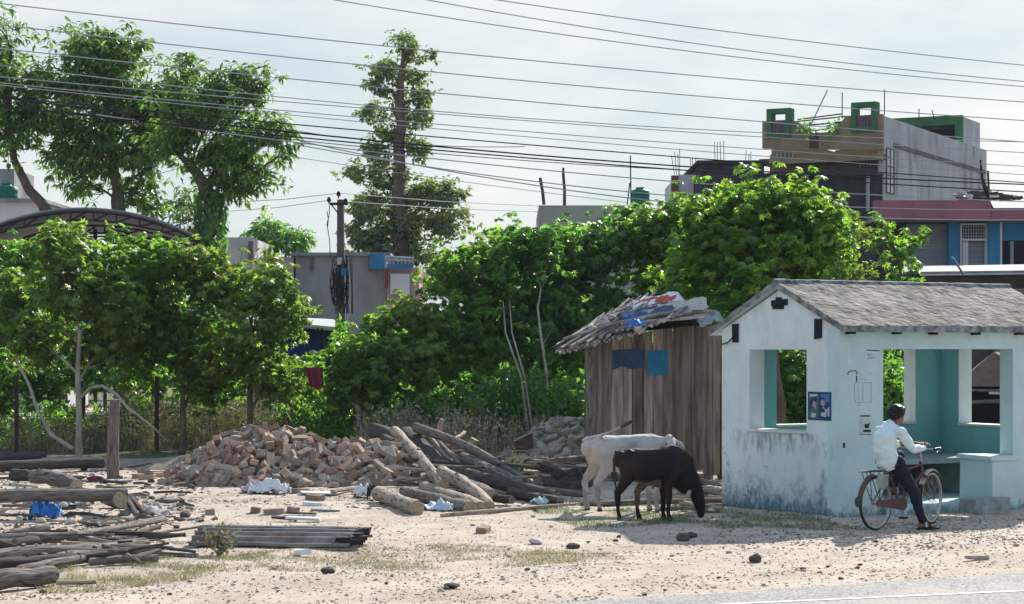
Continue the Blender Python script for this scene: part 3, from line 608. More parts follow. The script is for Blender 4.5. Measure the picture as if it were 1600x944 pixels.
def cloth(name, c, sx, sy, m, label, cat, group=None, h=.05, seed=0, R=None, kind=None):
    mb = MB(); n = 16; vs_ = []
    for j in range(n + 1):
        for i in range(n + 1):
            u, v = i / n * 2 - 1, j / n * 2 - 1
            ex = 1 + .22 * noise.noise(Vector((u * 1.2 + seed, v * 1.2, 3)))
            q = Vector((u * sx * ex, v * sy * ex, h * (1.0 - .75 * max(abs(u), abs(v)) ** 2) + h * 1.1 * noise.noise(Vector((u * 2.2 + seed * 3, v * 2.2, 0))) + h * .5 * noise.noise(Vector((u * 6 + seed, v * 6, 0)))))
            if R is not None: q = R @ q
            vs_.append(Vector(c) + q)
    mb.add(vs_, [(j * (n + 1) + i, j * (n + 1) + i + 1, (j + 1) * (n + 1) + i + 1, (j + 1) * (n + 1) + i) for j in range(n) for i in range(n)])
    o = thing(mb, name, m, label, cat, group, True, kind)
    md = o.modifiers.new('s', 'SOLIDIFY'); md.thickness = .006
    return o
RY = Matrix.Rotation(math.radians(-12), 3, 'Y') @ Matrix.Rotation(math.radians(16), 3, 'X')
cloth('plastic_sheet', roofpt(.50, .22) + V(0, 0, .12), .22, .32, M['bluecloth'], 'crumpled blue plastic sheet lying on the shed roof poles', 'plastic sheet', h=.05, seed=3, R=RY)
cloth('plastic_sheet', roofpt(.66, .55) + V(0, 0, .12), .42, .6, M['white'], 'crumpled white plastic sheet on top of the shed roof', 'plastic sheet', h=.05, seed=5, R=RY)
cloth('plastic_sheet', roofpt(.49, .02) + V(0, 0, .10), .16, .22, M['bluecloth'], 'small blue plastic scrap hanging over the shed roof edge', 'plastic sheet', h=.06, seed=9, R=RY)
cloth('cloth', roofpt(.66, .60) + V(0, 0, .17), .28, .25, M['redcloth'], 'faded red cloth spread at the top of the shed roof', 'cloth', h=.04, seed=6, R=RY)
cloth('cloth', roofpt(.60, .12) + V(0, 0, .15), .36, .25, mat('navy_cloth', (.05, .07, .13), (.10, .12, .18), 8, .9), 'dark rumpled cloth between the blue and white sheets on the shed roof', 'cloth', h=.045, seed=7, R=RY)
cloth('plastic_sheet', roofpt(.80, .25) + V(0, 0, .12), .42, .35, mat('beige_plastic', (.5, .46, .4), (.36, .33, .3), 8, .7), 'beige torn sheeting near the right end of the shed roof', 'plastic sheet', h=.045, seed=8, R=RY)
cloth('plastic_sheet', roofpt(.97, .1) + V(0, 0, .03), .2, .3, mat('grey_plastic', (.32, .34, .34), (.2, .22, .23), 8, .7), 'grey torn plastic at the shed roof corner beside the shelter', 'plastic sheet', h=.06, seed=18, R=RY)
for i, (a, b) in enumerate(((.28, .3), (.33, .45), (.22, .15), (.45, .7), (.52, .8))):
    mb = MB(); R = Matrix.Rotation(rnd.uniform(0, 3), 3, 'Z') @ RY; mb.box(roofpt(a, b) + V(0, 0, .17), (rnd.uniform(.14, .3), rnd.uniform(.1, .16), .06), R, jit=.015)
    thing(mb, 'tile_fragment', M['rubble'], 'grey broken slab weighing down the shed roof poles', 'tile', 'broken slabs on the shed roof')
# ------------------------------------------------------------------ buildings behind
def wbox(mb, px0, px1, ptop, pbot, Y, depth, mi=0):
    a, b = P(px0, ptop, Y), P(px1, pbot, Y); z0 = max(-.2, b.z)
    mb.box(((a.x + b.x) / 2, Y + depth / 2, (a.z + z0) / 2), (b.x - a.x, depth, a.z - z0), None, mi)
def part(root, name, m, fn, smooth=False, label=None):
    mb = MB(); fn(mb); return mb.build(name, m, root, smooth, label)
def rebar(root, px, Y, y0, y1, lean=0, r=.012):
    return part(root, 'rebar', M['metal'], lambda mb: mb.tube([P(px, y0, Y), P(px + lean, y1, Y)], r, 4))

# tall unfinished building, seen corner-on
B0 = Vector((15.35, 85, 0)); D1 = Vector((7.8, 15, 0)).normalized(); D2 = Vector((-D1.y, D1.x, 0))
def BW(s, l, z): return B0 + D1 * s + D2 * l + Vector((0, 0, z))
BR = Matrix((D1, D2, Vector((0, 0, 1)))).transposed()
def bbox(mb, s0, s1, l0, l1, z0, z1, mi=0): mb.box(BW((s0 + s1) / 2, (l0 + l1) / 2, (z0 + z1) / 2), (s1 - s0, l1 - l0, z1 - z0), BR, mi)
def bfront(px, py, s=0):
    r = (px - 800) / F; o = B0 + D1 * s; l = (r * o.y - o.x) / (D2.x - r * D2.y); Y = o.y + D2.y * l; return l, CZ + (HY - py) * Y / F
def bside(px, py):
    r = (px - 800) / F; s = (r * B0.y - B0.x) / (D1.x - r * D1.y); Y = B0.y + D1.y * s; return s, CZ + (HY - py) * Y / F
bld = empty('unfinished_building', BW(0, 0, 0), 'tall unfinished building with brown front, green parapet frames and long grey plastered side', 'building')
zt = bfront(1378, 180)[1]; LW = 5.4
part(bld, 'wall', M['plaster'], lambda mb: (bbox(mb, .3, 17, 0, .25, 0, zt), bbox(mb, 16.75, 17, .25, LW, 0, zt)), label='long grey plastered side wall')
part(bld, 'wall', M['brown'], lambda mb: bbox(mb, 1.3, 1.5, .25, LW, 0, zt - 1.3))
part(bld, 'wall', M['brown'], lambda mb: bbox(mb, 1.5, 16.7, LW - .25, LW, 0, zt - .5))
groove_strip = mat('groove_dark', (.2, .19, .19), (.09, .09, .09), 2, .9)
part(bld, 'groove_strip', groove_strip, lambda mb: bbox(mb, 1.6, 16.6, -.06, -.002, bside(1400, 222)[1] - .25, bside(1400, 222)[1] - .08))  # raised dark strip; its colour stands for a recessed groove
zsl = bfront(1378, 240)[1]
pp = [(1378, 234), (1378, 178), (1366, 179), (1331, 181), (1322, 181), (1302, 206), (1268, 208), (1252, 194), (1238, 187), (1191, 189), (1191, 232)]
part(bld, 'parapet', M['brown'], lambda mb: mb.prism([BW(0, *bfront(*q)) for q in pp][::-1], D1 * .3), label='brown parapet dipping in the middle')
for (xa, xb, yt, yp, yb) in ((1199, 1236, 171, 187, 216), (1331, 1370, 161, 180, 207)):
    def fr(mb):
        l0, l1 = bfront(xb, yt)[0], bfront(xa, yt)[0]; z0, z1 = bfront(xa, yb)[1], bfront(xa, yt)[1]; wd = .22
        bbox(mb, -.12, .42, l0, l0 + wd, z0, z1); bbox(mb, -.12, .42, l1 - wd, l1, z0, z1); bbox(mb, -.12, .42, l0 + wd, l1 - wd, z1 - .2, z1); bbox(mb, -.12, -.003, l0 + wd, l1 - wd, z0, z0 + .2)
    o = part(bld, 'parapet_frame', M['greenp'], fr)
    l0, l1 = bfront(xb, yt)[0] + .22, bfront(xa, yt)[0] - .22
    mb = MB()
    for k in range(5): a_ = l0 + (l1 - l0) * k / 5; bbox(mb, -.05, -.003, a_, a_ + (l1 - l0) / 5 - .04, bfront(xa, yb)[1] + .2, bfront(xa, yp + 3)[1])
    mb.build('parapet_panel', M['purple'], bld)
part(bld, 'slab', M['brown'], lambda mb: bbox(mb, .0, 1.3, 0, LW, zsl - .25, zsl))
z3 = bfront(1378, 290)[1]
part(bld, 'slab', M['concrete'], lambda mb: bbox(mb, -.2, 1.3, .26, LW, z3 - .2, z3))
part(bld, 'balcony_wall', M['slate'], lambda mb: bbox(mb, -.2, -.08, .26, LW, z3, z3 + .7))
for (xa, xb, ya, yb) in ((1345, 1366, 250, 262), (1215, 1240, 240, 262)):
    def wn(mb):
        l0, l1 = bfront(xb, ya, 1.3)[0], bfront(xa, ya, 1.3)[0]; za, zb = bfront(xa, yb, 1.3)[1], bfront(xa, ya, 1.3)[1]; bbox(mb, 1.26, 1.297, l0, l1, za, zb, 0)
        for k in range(5): q = l0 + (l1 - l0) * k / 4; bbox(mb, 1.22, 1.258, q - .02, q + .02, za, zb, 1)
    part(bld, 'window', [mat('window_glass', (.10, .2, .28), (.06, .12, .18), 2, .3), M['tin']], wn)
def swin(mb):
    (s0, z0), (s1, z1) = bside(1380, 300), bside(1393, 234); bbox(mb, s0 + .35, s1 + .2, -.03, -.003, z0, z1, 0)
    for k in range(3): q = s0 + .35 + (s1 - s0 - .15) * k / 2; bbox(mb, q - .03, q + .03, -.06, -.031, z0, z1, 1)
    for k in range(6): q = z0 + (z1 - z0) * k / 5; bbox(mb, s0 + .35, s1 + .2, -.062, -.0605, q - .02, q + .02, 1)
part(bld, 'window', [M['whitepaint'], M['metal']], swin)
# rear stair room with green rim
sg0, sg1 = 13.2, 16.8; zg = CZ + (HY - 186) * 97 / F
part(bld, 'stair_room', M['plaster'], lambda mb: (bbox(mb, sg0 + .5, 16.9, .3, .5, zt - .2, zg), bbox(mb, 16.7, 16.9, .5, 6.4, zt - .2, zg), bbox(mb, sg0 + .5, 16.7, 6.2, 6.4, zt - .2, zg), bbox(mb, sg0 + .5, 16.9, .3, 6.4, zg, zg + .15)))
part(bld, 'stair_room_rim', M['greenp'], lambda mb: (bbox(mb, sg0 + .2, sg0 + .49, .25, .6, zt - .3, zg + .2), bbox(mb, sg0 + .2, sg0 + .49, .6, 6.5, zg - .25, zg + .2), bbox(mb, sg0 + .2, sg0 + .49, 1.7, 6.5, zt - .3, zg - 1.2)))
part(bld, 'dark_opening', M['dark'], lambda mb: bbox(mb, sg0 + 1.5, sg0 + 1.55, .6, 2.6, zt - .2, zg - .3))  # near-black panel painting the room's unlit inside
part(bld, 'water_pipe', M['metal'], lambda mb: mb.tube([BW(17.05, -.05, zt - 1), BW(17.1, -.1, zt - 2.5), BW(17.3, -.4, zt - 3.2), BW(17.2, -.6, zt - 4)], .06, 5))
for (xa, ya, xb, yb) in ((1262, 205, 1293, 141), (1316, 185, 1316, 145), (1382, 180, 1382, 140), (1461, 188, 1456, 172), (1436, 188, 1436, 170)):
    part(bld, 'aerial', M['metal'], lambda mb: mb.tube([P(xa, ya, 86.5), P(xb, yb, 86.5)], .022, 4))
for (xa, ya, xb, yb) in ((1245, 190, 1322, 182), (1250, 197, 1316, 191), (1266, 205, 1303, 200), (1246, 187, 1316, 178)):
    part(bld, 'railing_bar', M['metal'], lambda mb: mb.tube([P(xa, ya, 87), P(xb, yb, 86.6)], .03, 5))
for k in range(5): part(bld, 'rebar', M['metal'], lambda mb: mb.tube([P(1266 + k * 3, 232, 84.6), P(1266 + k * 3, 205 + (k % 3) * 2, 84.6)], .03, 4))
for px, py in ((1300, 205), (1262, 202), (1308, 203)):
    rs = np.random.RandomState(px); n = 60; c = np.array(P(px, py, 86)); pos = c + rs.normal(0, .22, (n, 3)); d = rs.normal(0, 1, (n, 3)); v, l, t = scatter_mesh(pos, d, unit(rs.normal(0, 1, (n, 3))), rs.uniform(.12, .25, n), 'oval')
    tag(np_mesh('roof_plant', v, l, t, [M['leafd']]), {1300: 'small dark plant on the brown parapet, right of its dip', 1262: 'small dark plant on the brown parapet, left of its dip', 1308: 'tiny plant beside the right green parapet frame'}[px], 'plant')

def simple_building(name, label, px0, px1, pt, pb, Y, depth, m, cat='building', slab=None):
    r = empty(name, Vector(((px0 + px1 - 1600) / 2 * Y / F, Y, 0)), label, cat)
    part(r, 'wall', m, lambda mb: wbox(mb, px0, px1, pt, pb, Y, depth))
    if slab: part(r, 'roof_slab', slab, lambda mb: mb.box((r.location.x, Y + depth / 2, P(0, pt, Y).z + .06), ((px1 - px0) * Y / F + .3, depth + .3, .115)))
    return r
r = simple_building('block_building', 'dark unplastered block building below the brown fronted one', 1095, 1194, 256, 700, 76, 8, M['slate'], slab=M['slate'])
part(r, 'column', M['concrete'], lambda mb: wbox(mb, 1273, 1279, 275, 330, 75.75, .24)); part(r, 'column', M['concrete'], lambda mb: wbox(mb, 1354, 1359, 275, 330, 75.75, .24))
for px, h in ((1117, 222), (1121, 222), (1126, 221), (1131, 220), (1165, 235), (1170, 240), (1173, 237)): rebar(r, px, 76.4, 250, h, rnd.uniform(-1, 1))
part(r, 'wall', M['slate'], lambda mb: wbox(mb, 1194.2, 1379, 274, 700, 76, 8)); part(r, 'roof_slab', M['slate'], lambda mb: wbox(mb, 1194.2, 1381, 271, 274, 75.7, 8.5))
r = simple_building('rooftop_parapet_building', 'pale house top with a brown corner column and rebars, left of the dark block building', 1060, 1100, 273, 700, 79, 7, M['whitepaint'])
part(r, 'column', mat('brick_column', (.2, .08, .07), (.14, .06, .05), 5, .9), lambda mb: wbox(mb, 1050, 1060, 274, 700, 78.9, .5))
for px, h, l in ((1052, 243, -5), (1055, 237, -3), (1058, 240, -1), (1060, 232, 0), (1077, 248, 0), (1080, 248, 0), (1085, 248, 0)): rebar(r, px + 2, 79.2, 273, h, l)
r = simple_building('beige_house', 'low beige house top rising above the trees, with a green water tank on it', 842, 1012, 321, 700, 64, 7, mat('beige_plaster', (.36, .35, .32), (.27, .26, .24), 1, .9))
part(r, 'aerial', M['metal'], lambda mb: mb.tube([P(986, 320, 64.5), P(985, 243, 64.5)], .02, 4)); part(r, 'aerial', M['metal'], lambda mb: mb.tube([P(980, 320, 64.5), P(984, 286, 64.5)], .02, 4))
for px, pts in ((881, ((882, 321), (882, 296), (880, 275), (880, 262))), (848, ((850, 320), (848, 300), (844, 278)))):
    mb = MB(); mb.tube([P(a, b, 64.3) for a, b in pts], [.05, .045, .04, .03][:len(pts)], 6, jit=.2, seed=px); thing(mb, 'wooden_pole', M['darkwood'], {881: 'crooked wooden pole standing up from the beige roof', 848: 'short leaning pole with tangled wires at the left corner of the beige roof'}[px], 'pole')
def tank(px, ptop, pbot, Y, wpx, label):
    s = Y / F; R_ = wpx / 2 * s; H = (pbot - ptop) * s; b = P(px, pbot, Y); rt = empty('water_tank', b, label, 'water tank'); mb = MB()
    prof = [(0, 1), (.04, 1), (.06, 1.03), (.1, 1.0), (.3, 1.0), (.33, 1.03), (.36, 1), (.6, 1), (.63, 1.03), (.66, 1), (.8, 1), (.88, .8), (.93, .45), (1, .42)]
    mb.tube([b + V(0, 0, H * a) for a, _ in prof], [R_ * k for _, k in prof], 20); mb.build('tank_body', M['tank'], rt, True)
    mb = MB(); mb.tube([b + V(0, 0, H), b + V(0, 0, H * 1.04)], R_ * .46, 16); mb.build('lid', M['tank'], rt); return rt
tank(1000, 294, 320, 65.5, 30, 'green plastic water tank on the beige roof beyond the trees')

# pink banded shop building on the right
sb = empty('shop_building', P(1500, 545 + CZ * F / 62, 62), 'two storey shop with faded pink parapet and blue pillars, behind the shelter roof', 'building')
YS = 62
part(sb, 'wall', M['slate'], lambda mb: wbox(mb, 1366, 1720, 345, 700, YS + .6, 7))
part(sb, 'parapet', M['pink'], lambda mb: wbox(mb, 1366, 1548, 313, 344, YS - .3, .25)); part(sb, 'parapet', M['pink'], lambda mb: wbox(mb, 1548.5, 1720, 325, 344, YS - .25, .25))
part(sb, 'roof_slab', M['concrete'], lambda mb: wbox(mb, 1366, 1720, 340, 346, YS - .02, 7.5))
shut = mat('steel_shutter', (.22, .24, .27), (.15, .17, .19), 2, .6, .03, 3, stretch=(.01, .01, 8))
part(sb, 'roller_shutter', shut, lambda mb: [mb.box((P(1455, 0, YS).x, YS + .55, 3.0 + k * .1 + 1.5), (1.3, .04 + .02 * (k % 2), .096)) for k in range(15)])
part(sb, 'pillar', M['bluep'], lambda mb: wbox(mb, 1483, 1499, 347, 424, YS + .2, .38)); part(sb, 'pillar', M['bluep'], lambda mb: wbox(mb, 1544, 1562, 347, 424, YS + .2, .38))
part(sb, 'pillar', M['whitepaint'], lambda mb: wbox(mb, 1562.5, 1566, 347, 424, YS + .25, .3)); part(sb, 'wall', M['bluep'], lambda mb: wbox(mb, 1566.5, 1720, 347, 376, YS + .4, .19))
for xa, xb in ((1568, 1578), (1585, 1612)): part(sb, 'dark_opening', M['dark'], lambda mb: wbox(mb, xa, xb, 378, 424, YS + .45, .14))  # near-black panels standing for the shade in the open bays
part(sb, 'pillar', mat('grey_column', (.25, .27, .33)), lambda mb: wbox(mb, 1579, 1584, 377, 424, YS + .3, .25))
fo = part(sb, 'window_frame', M['whitepaint'], lambda mb: (wbox(mb, 1500, 1503, 349, 424, YS + .3, .2), wbox(mb, 1540, 1543, 349, 424, YS + .3, .2), wbox(mb, 1503.1, 1539.9, 349, 351.5, YS + .3, .2), wbox(mb, 1503.1, 1539.9, 373, 376, YS + .3, .2), wbox(mb, 1504, 1513, 376.5, 424, YS + .42, .1)))
def grille(mb):
    for k in range(9): wbox(mb, 1505 + k * 4, 1505.7 + k * 4, 352, 372.5, YS + .38, .03)
    for k in range(4): wbox(mb, 1503.3, 1539.5, 354 + k * 5, 354.7 + k * 5, YS + .42, .02)
part(sb, 'window_grille', M['whitepaint'], grille)
part(sb, 'roller_shutter', shut, lambda mb: wbox(mb, 1513.3, 1539.8, 376.5, 424, YS + .5, .06))
# sheet lean-to roof in front of the shop
lt = empty('lean_to', P(1520, 545 + CZ * F / 52, 52), 'dark lean-to with a thin sheet roof, directly behind the shelter roof', 'lean-to')
part(lt, 'roof', M['sheet'], lambda mb: mb.prism([P(1412, 428, 52), P(1720, 424, 52), P(1720, 414, 58), P(1412, 419, 58)], (0, 0, .05)))
part(lt, 'roof_edge', M['tin'], lambda mb: mb.prism([P(1440, 431, 51.9), P(1720, 427, 51.9), P(1720, 424.5, 51.9), P(1440, 428, 51.9)], (0, .05, 0)))
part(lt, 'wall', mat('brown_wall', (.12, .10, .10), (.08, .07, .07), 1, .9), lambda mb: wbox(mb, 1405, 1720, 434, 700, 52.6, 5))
part(lt, 'wall', mat('pinkish_plaster', (.28, .23, .2), (.2, .17, .15), 1.5, .9), lambda mb: mb.prism([P(1556, 452, 52.3), P(1720, 447, 52.3), Vector((P(1720, 0, 52.3).x, 52.3, 0)), Vector((P(1556, 0, 52.3).x, 52.3, 0))], (0, .25, 0)))
mb = MB(); mb.tube([P(1488, 402, 51), P(1505, 428, 51.6)], .03, 6); thing(mb, 'pipe', M['tin'], 'pale pipe leaning against the edge of the lean-to roof', 'pipe')
# rubble on the shop roof
for i in range(34):
    px = rnd.uniform(1502, 1600); mb = MB(); q = P(px, 311 - rnd.uniform(0, 10) * (1 if px < 1560 else .6), YS + rnd.uniform(0, 1.5)); R = Matrix.Rotation(rnd.uniform(0, 3), 3, 'Z') @ Matrix.Rotation(rnd.uniform(-.5, .5), 3, 'X')
    mb.box(q, (rnd.uniform(.2, .7), rnd.uniform(.1, .2), rnd.uniform(.04, .12)), R, jit=.03); thing(mb, 'scrap_board', M['darkwood'] if i % 3 else M['tin'], 'scrap board heaped on the flat roof behind the pink parapet', 'scrap', 'scrap heaped on the shop roof')
mb = MB(); mb.tube([P(1532, 250, 61), P(1535, 280, 61), P(1541, 297, 61), P(1545, 312, 61)], [.03, .05, .09, .05], 6, jit=.3, seed=3); thing(mb, 'cable_bundle', M['cable'], 'dark bundle of cables hanging down to the shop roof beside the grey side wall', 'cable')
# hut with a brown roof seen through the shelter window
ht = empty('hut', P(1553, 545 + CZ * F / 44, 44), 'small hut with a brown pitched roof, seen through the end window of the shelter', 'hut')
broof = mat('brown_thatch', (.17, .11, .085), (.12, .08, .065), 4, .95, .02, 10)
part(ht, 'roof', broof, lambda mb: (mb.add([P(1490, 604, 43), P(1640, 604, 43), P(1553, 550, 44), P(1640, 600, 49), P(1490, 600, 49), P(1560, 550, 47)], [(0, 1, 2), (1, 3, 5, 2), (3, 4, 5), (4, 0, 2, 5)])))
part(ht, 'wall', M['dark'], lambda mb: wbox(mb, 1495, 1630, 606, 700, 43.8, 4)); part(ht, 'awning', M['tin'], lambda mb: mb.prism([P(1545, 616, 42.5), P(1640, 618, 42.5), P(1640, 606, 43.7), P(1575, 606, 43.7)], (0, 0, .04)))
part(ht, 'rail', M['wood'], lambda mb: (mb.tube([P(1500, 630, 42.6), P(1640, 622, 42.6)], .04, 5), mb.tube([P(1500, 610, 42.6), P(1640, 611, 42.6)], .03, 5)))

# middle distance, left of centre
gb = simple_building('grey_building', 'long grey concrete building with a blue and pink painted end, behind the utility pole', 462, 604, 400, 700, 74, 8, M['concrete'], slab=M['concrete'])
part(gb, 'wall', mat('pale_grey_plaster', (.42, .4, .4), (.32, .31, .31), 1, .9), lambda mb: wbox(mb, 395, 459, 402, 700, 74.1, 8), label='paler left wall section')
part(gb, 'wall', M['bluep'], lambda mb: wbox(mb, 578, 601, 397, 420, 73.6, .35)); part(gb, 'wall', mat('pink_white_paint', (.55, .35, .36), (.45, .25, .27), 2, .8), lambda mb: wbox(mb, 604.5, 655, 418, 700, 73.9, 6))
part(gb, 'pillar', mat('red_paint', (.3, .03, .06)), lambda mb: wbox(mb, 601.5, 605, 419, 450, 73.5, .3)); part(gb, 'parapet', M['bluep'], lambda mb: wbox(mb, 604.5, 646, 412, 419, 73.6, .25))
part(gb, 'shutter', M['whitepaint'], lambda mb: wbox(mb, 610, 640, 428, 460, 73.6, .2))
def rl(mb):
    for y in (401, 406): mb.tube([P(602, y, 73.4), P(646, y + 2, 73.4)], .04, 5)
    for k in range(8): mb.tube([P(603 + k * 6.1, 413, 73.4), P(603 + k * 6.1, 401, 73.4)], .03, 5)
part(gb, 'railing', M['tin'], rl)
for px in (484, 575): part(gb, 'drain_stain', mat('dark_stain_%d' % px, (.1, .1, .11), (.16, .16, .17), 3), lambda mb: wbox(mb, px, px + 6, 402, 424, 73.96, .03))
simple_building('white_shed_wall', 'small white walled building with a brown corner, right of the thick ivy-clad trunk', 335, 394, 371, 700, 72, 5, mat('dirty_white', (.5, .49, .48), (.36, .35, .35), 1.5, .9))
mb = MB(); wbox(mb, 388, 395, 377, 410, 71.7, .28); thing(mb, 'pillar', mat('brown_corner', (.17, .12, .1)), 'narrow brown pillar at the corner of the small white building', 'pillar')
lb_ = simple_building('white_house', 'pale flat-roofed house at the left edge carrying a green water tank', -60, 62, 316, 700, 70, 8, M['whitepaint'], slab=M['concrete'])
part(lb_, 'wall', M['concrete'], lambda mb: wbox(mb, -60, 22, 264, 315, 72, 3)); tank(10, 288, 316, 70.5, 36, 'dark green water tank on the white house at the left edge')
# arched canopy with trusses
cn_ = empty('arched_canopy', P(130, 545 + CZ * F / 54, 54), 'big arched sheet canopy on dark steel trusses above the left bushes', 'canopy')
def arch(px): u = (px - 130) / 190; return 327 + 50 * u * u
AX = [-70 + 12 * i for i in range(33)]
def cov(mb):
    vs_ = []
    for px in AX:
        for Y, dz in ((54, 0), (66, -1.8)): p = P(px, arch(px), 54); vs_.append(Vector((p.x + dz, Y, p.z))); vs_.append(Vector((p.x + dz, Y, p.z + .05)))
    n = len(AX)
    fs = []
    for i in range(n - 1):
        a, b = i * 4, i * 4 + 4; fs += [(a, a + 2, b + 2, b), (a + 1, b + 1, b + 3, a + 3), (a, b, b + 1, a + 1), (a + 2, a + 3, b + 3, b + 2)]
    mb.add(vs_, fs)
part(cn_, 'sheet_roof', mat('canopy_sheet', (.24, .23, .26), (.18, .17, .19), 1, .7, trans=.0), cov, True)
for Yt in (54.05, 60, 65.8):
    def tr_(mb):
        zf = lambda px, o: Vector((P(px, 0, 54).x - .15 * (Yt - 54), Yt, P(px, arch(px) + o, 54).z))
        mb.tube([zf(px, 4) for px in AX], .032, 5); low = [zf(px, 17 - 12 * abs((px - 130) / 190) ** 3) for px in AX]; mb.tube(low, .032, 5)
        for i in range(0, len(AX) - 2, 3): mb.tube([zf(AX[i], 4), low[i]], .024, 4); mb.tube([low[i], zf(AX[i + 2], 4)], .024, 4)
    part(cn_, 'truss', M['metal'], tr_)
for px in (-50, 130, 305):
    for Yt in (54.05, 60, 65.8): part(cn_, 'post', M['metal'], lambda mb: mb.tube([Vector((P(px, 0, 54).x - .15 * (Yt - 54), Yt, 0)), Vector((P(px, 0, 54).x - .15 * (Yt - 54), Yt, P(px, arch(px) + 10, 54).z))], .06, 6))
# stall with white sheet roof and blue tarpaulin sides
st = empty('tarpaulin_stall', P(260, 545 + CZ * F / 50, 50), 'long white roofed stall with navy blue tarpaulin walls, half hidden by the left bushes', 'stall')
part(st, 'roof', M['tin'], lambda mb: mb.prism([P(-60, 478, 49.4), P(200, 484, 49.4), P(523, 514, 49.4), P(523, 502, 54), P(200, 474, 54), P(-60, 468, 54)], (0, 0, .05)))
part(st, 'tarpaulin', M['tarp'], lambda mb: (mb.prism([P(-60, 482, 50), P(200, 488, 50), P(520, 517, 50), P(515, 590, 50), P(200, 606, 50), P(-60, 606, 50)], (0, .03, 0))))
for px in (20, 212, 380, 505): part(st, 'post', M['metal'], lambda mb: mb.tube([Vector((P(px, 0, 49.8).x, 49.8, 0)), P(px, 490 + max(0, px - 200) * .09, 49.8)], .05, 6))

# ------------------------------------------------------------------ utility pole
YP = 60; up = empty('utility_pole', Vector((P(531, 0, YP).x, YP, 0)), 'dark concrete utility pole wrapped in tangled cables, left of the tall slim tree', 'utility pole')
part(up, 'pole', mat('pole_concrete', (.13, .125, .12), (.09, .085, .085), 4, .9), lambda mb: mb.tube([Vector((P(534, 0, YP).x, YP, 0)), P(532, 312, YP)], [.16, .10], 8), True)
part(up, 'cross_arm', M['metal'], lambda mb: mb.box(P(530, 319, YP) + V(0, -.1, 0), (28 * YP / F, .08, .08)))
part(up, 'brace', M['metal'], lambda mb: mb.tube([P(518, 320, YP - .1), P(529, 334, YP - .1)], .02, 5))
for px, py in ((514, 314), (529, 305), (540, 316)):
    part(up, 'insulator', mat('porcelain%d' % px, (.05, .035, .03), (.03, .02, .02), 3, .3), lambda mb: mb.tube([P(px, py + 5, YP - .1), P(px, py + 2, YP - .1), P(px, py + 1, YP - .1), P(px, py - 3, YP - .1), P(px, py - 6, YP - .1)], [.02, .02, .06, .06, .03], 8), True)
rs = random.Random(5); mb = MB()
for k in range(30):
    a = P(531 + rs.uniform(-4, 4), rs.uniform(395, 470), YP - .15); pts = []; yy = rs.uniform(398, 450); xx = 531 + rs.uniform(-10, 10); rr = rs.uniform(4, 13)
    for j in range(9): an = j / 8 * 6.28; pts.append(P(xx + math.cos(an) * rr * .5, yy + math.sin(an) * rr * 1.6 + 20, YP - .2 - .02 * (k % 5)))
    mb.tube(pts, .014, 4, cap=False)
for k in range(10): x0 = rs.uniform(512, 552); mb.tube([P(x0, rs.uniform(398, 410), YP - .2), P(x0 + rs.uniform(-3, 3), 450, YP - .2), P(x0 + rs.uniform(-3, 3), 490, YP - .2)], .012, 4, cap=False)
mb.build('cable_tangle', M['cable'], up)
for (xa, ya, xb, yb) in ((515, 320, 511, 350), (511, 350, 516, 402), (511, 330, 512, 355)): part(up, 'loose_wire', M['cable'], lambda mb: mb.tube([P(xa, ya, YP - .2), P((xa + xb) / 2 + 1.5, (ya + yb) / 2, YP - .2), P(xb, yb, YP - .2)], .012, 4))
part(up, 'junction_box', M['bluep'], lambda mb: mb.box(P(537, 425, YP - .3), (.14, .12, .22))); part(up, 'junction_box', M['tin'], lambda mb: mb.box(P(530, 408, YP - .3), (.12, .12, .2)))
mb = MB(); mb.tube([Vector((P(545, 0, YP + 1).x, YP + 1, 0)), P(545, 430, YP + 1)], .06, 6); thing(mb, 'post', M['tin'], 'short pale post just right of the utility pole', 'post')

# ------------------------------------------------------------------ overhead wires, parallel to the road
def wline(pts, Y0, r, label, m='wire', name='power_line'):
    """pts: photo positions along the wire; the wire stands in the vertical plane parallel to the road through (0, Y0)"""
    xs_ = [p[0] for p in pts]; ys_ = [p[1] for p in pts]
    deg = min(2, len(pts) - 1); cf = np.polyfit(xs_, ys_, deg); W3 = []
    a, b = xs_[0], xs_[-1]
    if a < 10: a = -120
    if b > 1590: b = 1760
    for i in range(25):
        x = a + (b - a) * i / 24; y = np.polyval(cf, x); ra = (x - 800) / F; t = ra * Y0 / (.8884 - .459 * ra); Y = Y0 + .459 * t; W3.append(P(x, y, Y))
    mb = MB(); mb.tube(W3, r * .85, 5, cap=False); return thing(mb, name, M[m], label, 'wire', 'overhead wires')
ordn = ['topmost', 'second', 'third', 'fourth', 'fifth', 'sixth', 'seventh', 'eighth', 'ninth', 'tenth', 'eleventh', 'twelfth', 'thirteenth', 'fourteenth', 'fifteenth', 'sixteenth', 'seventeenth', 'eighteenth']
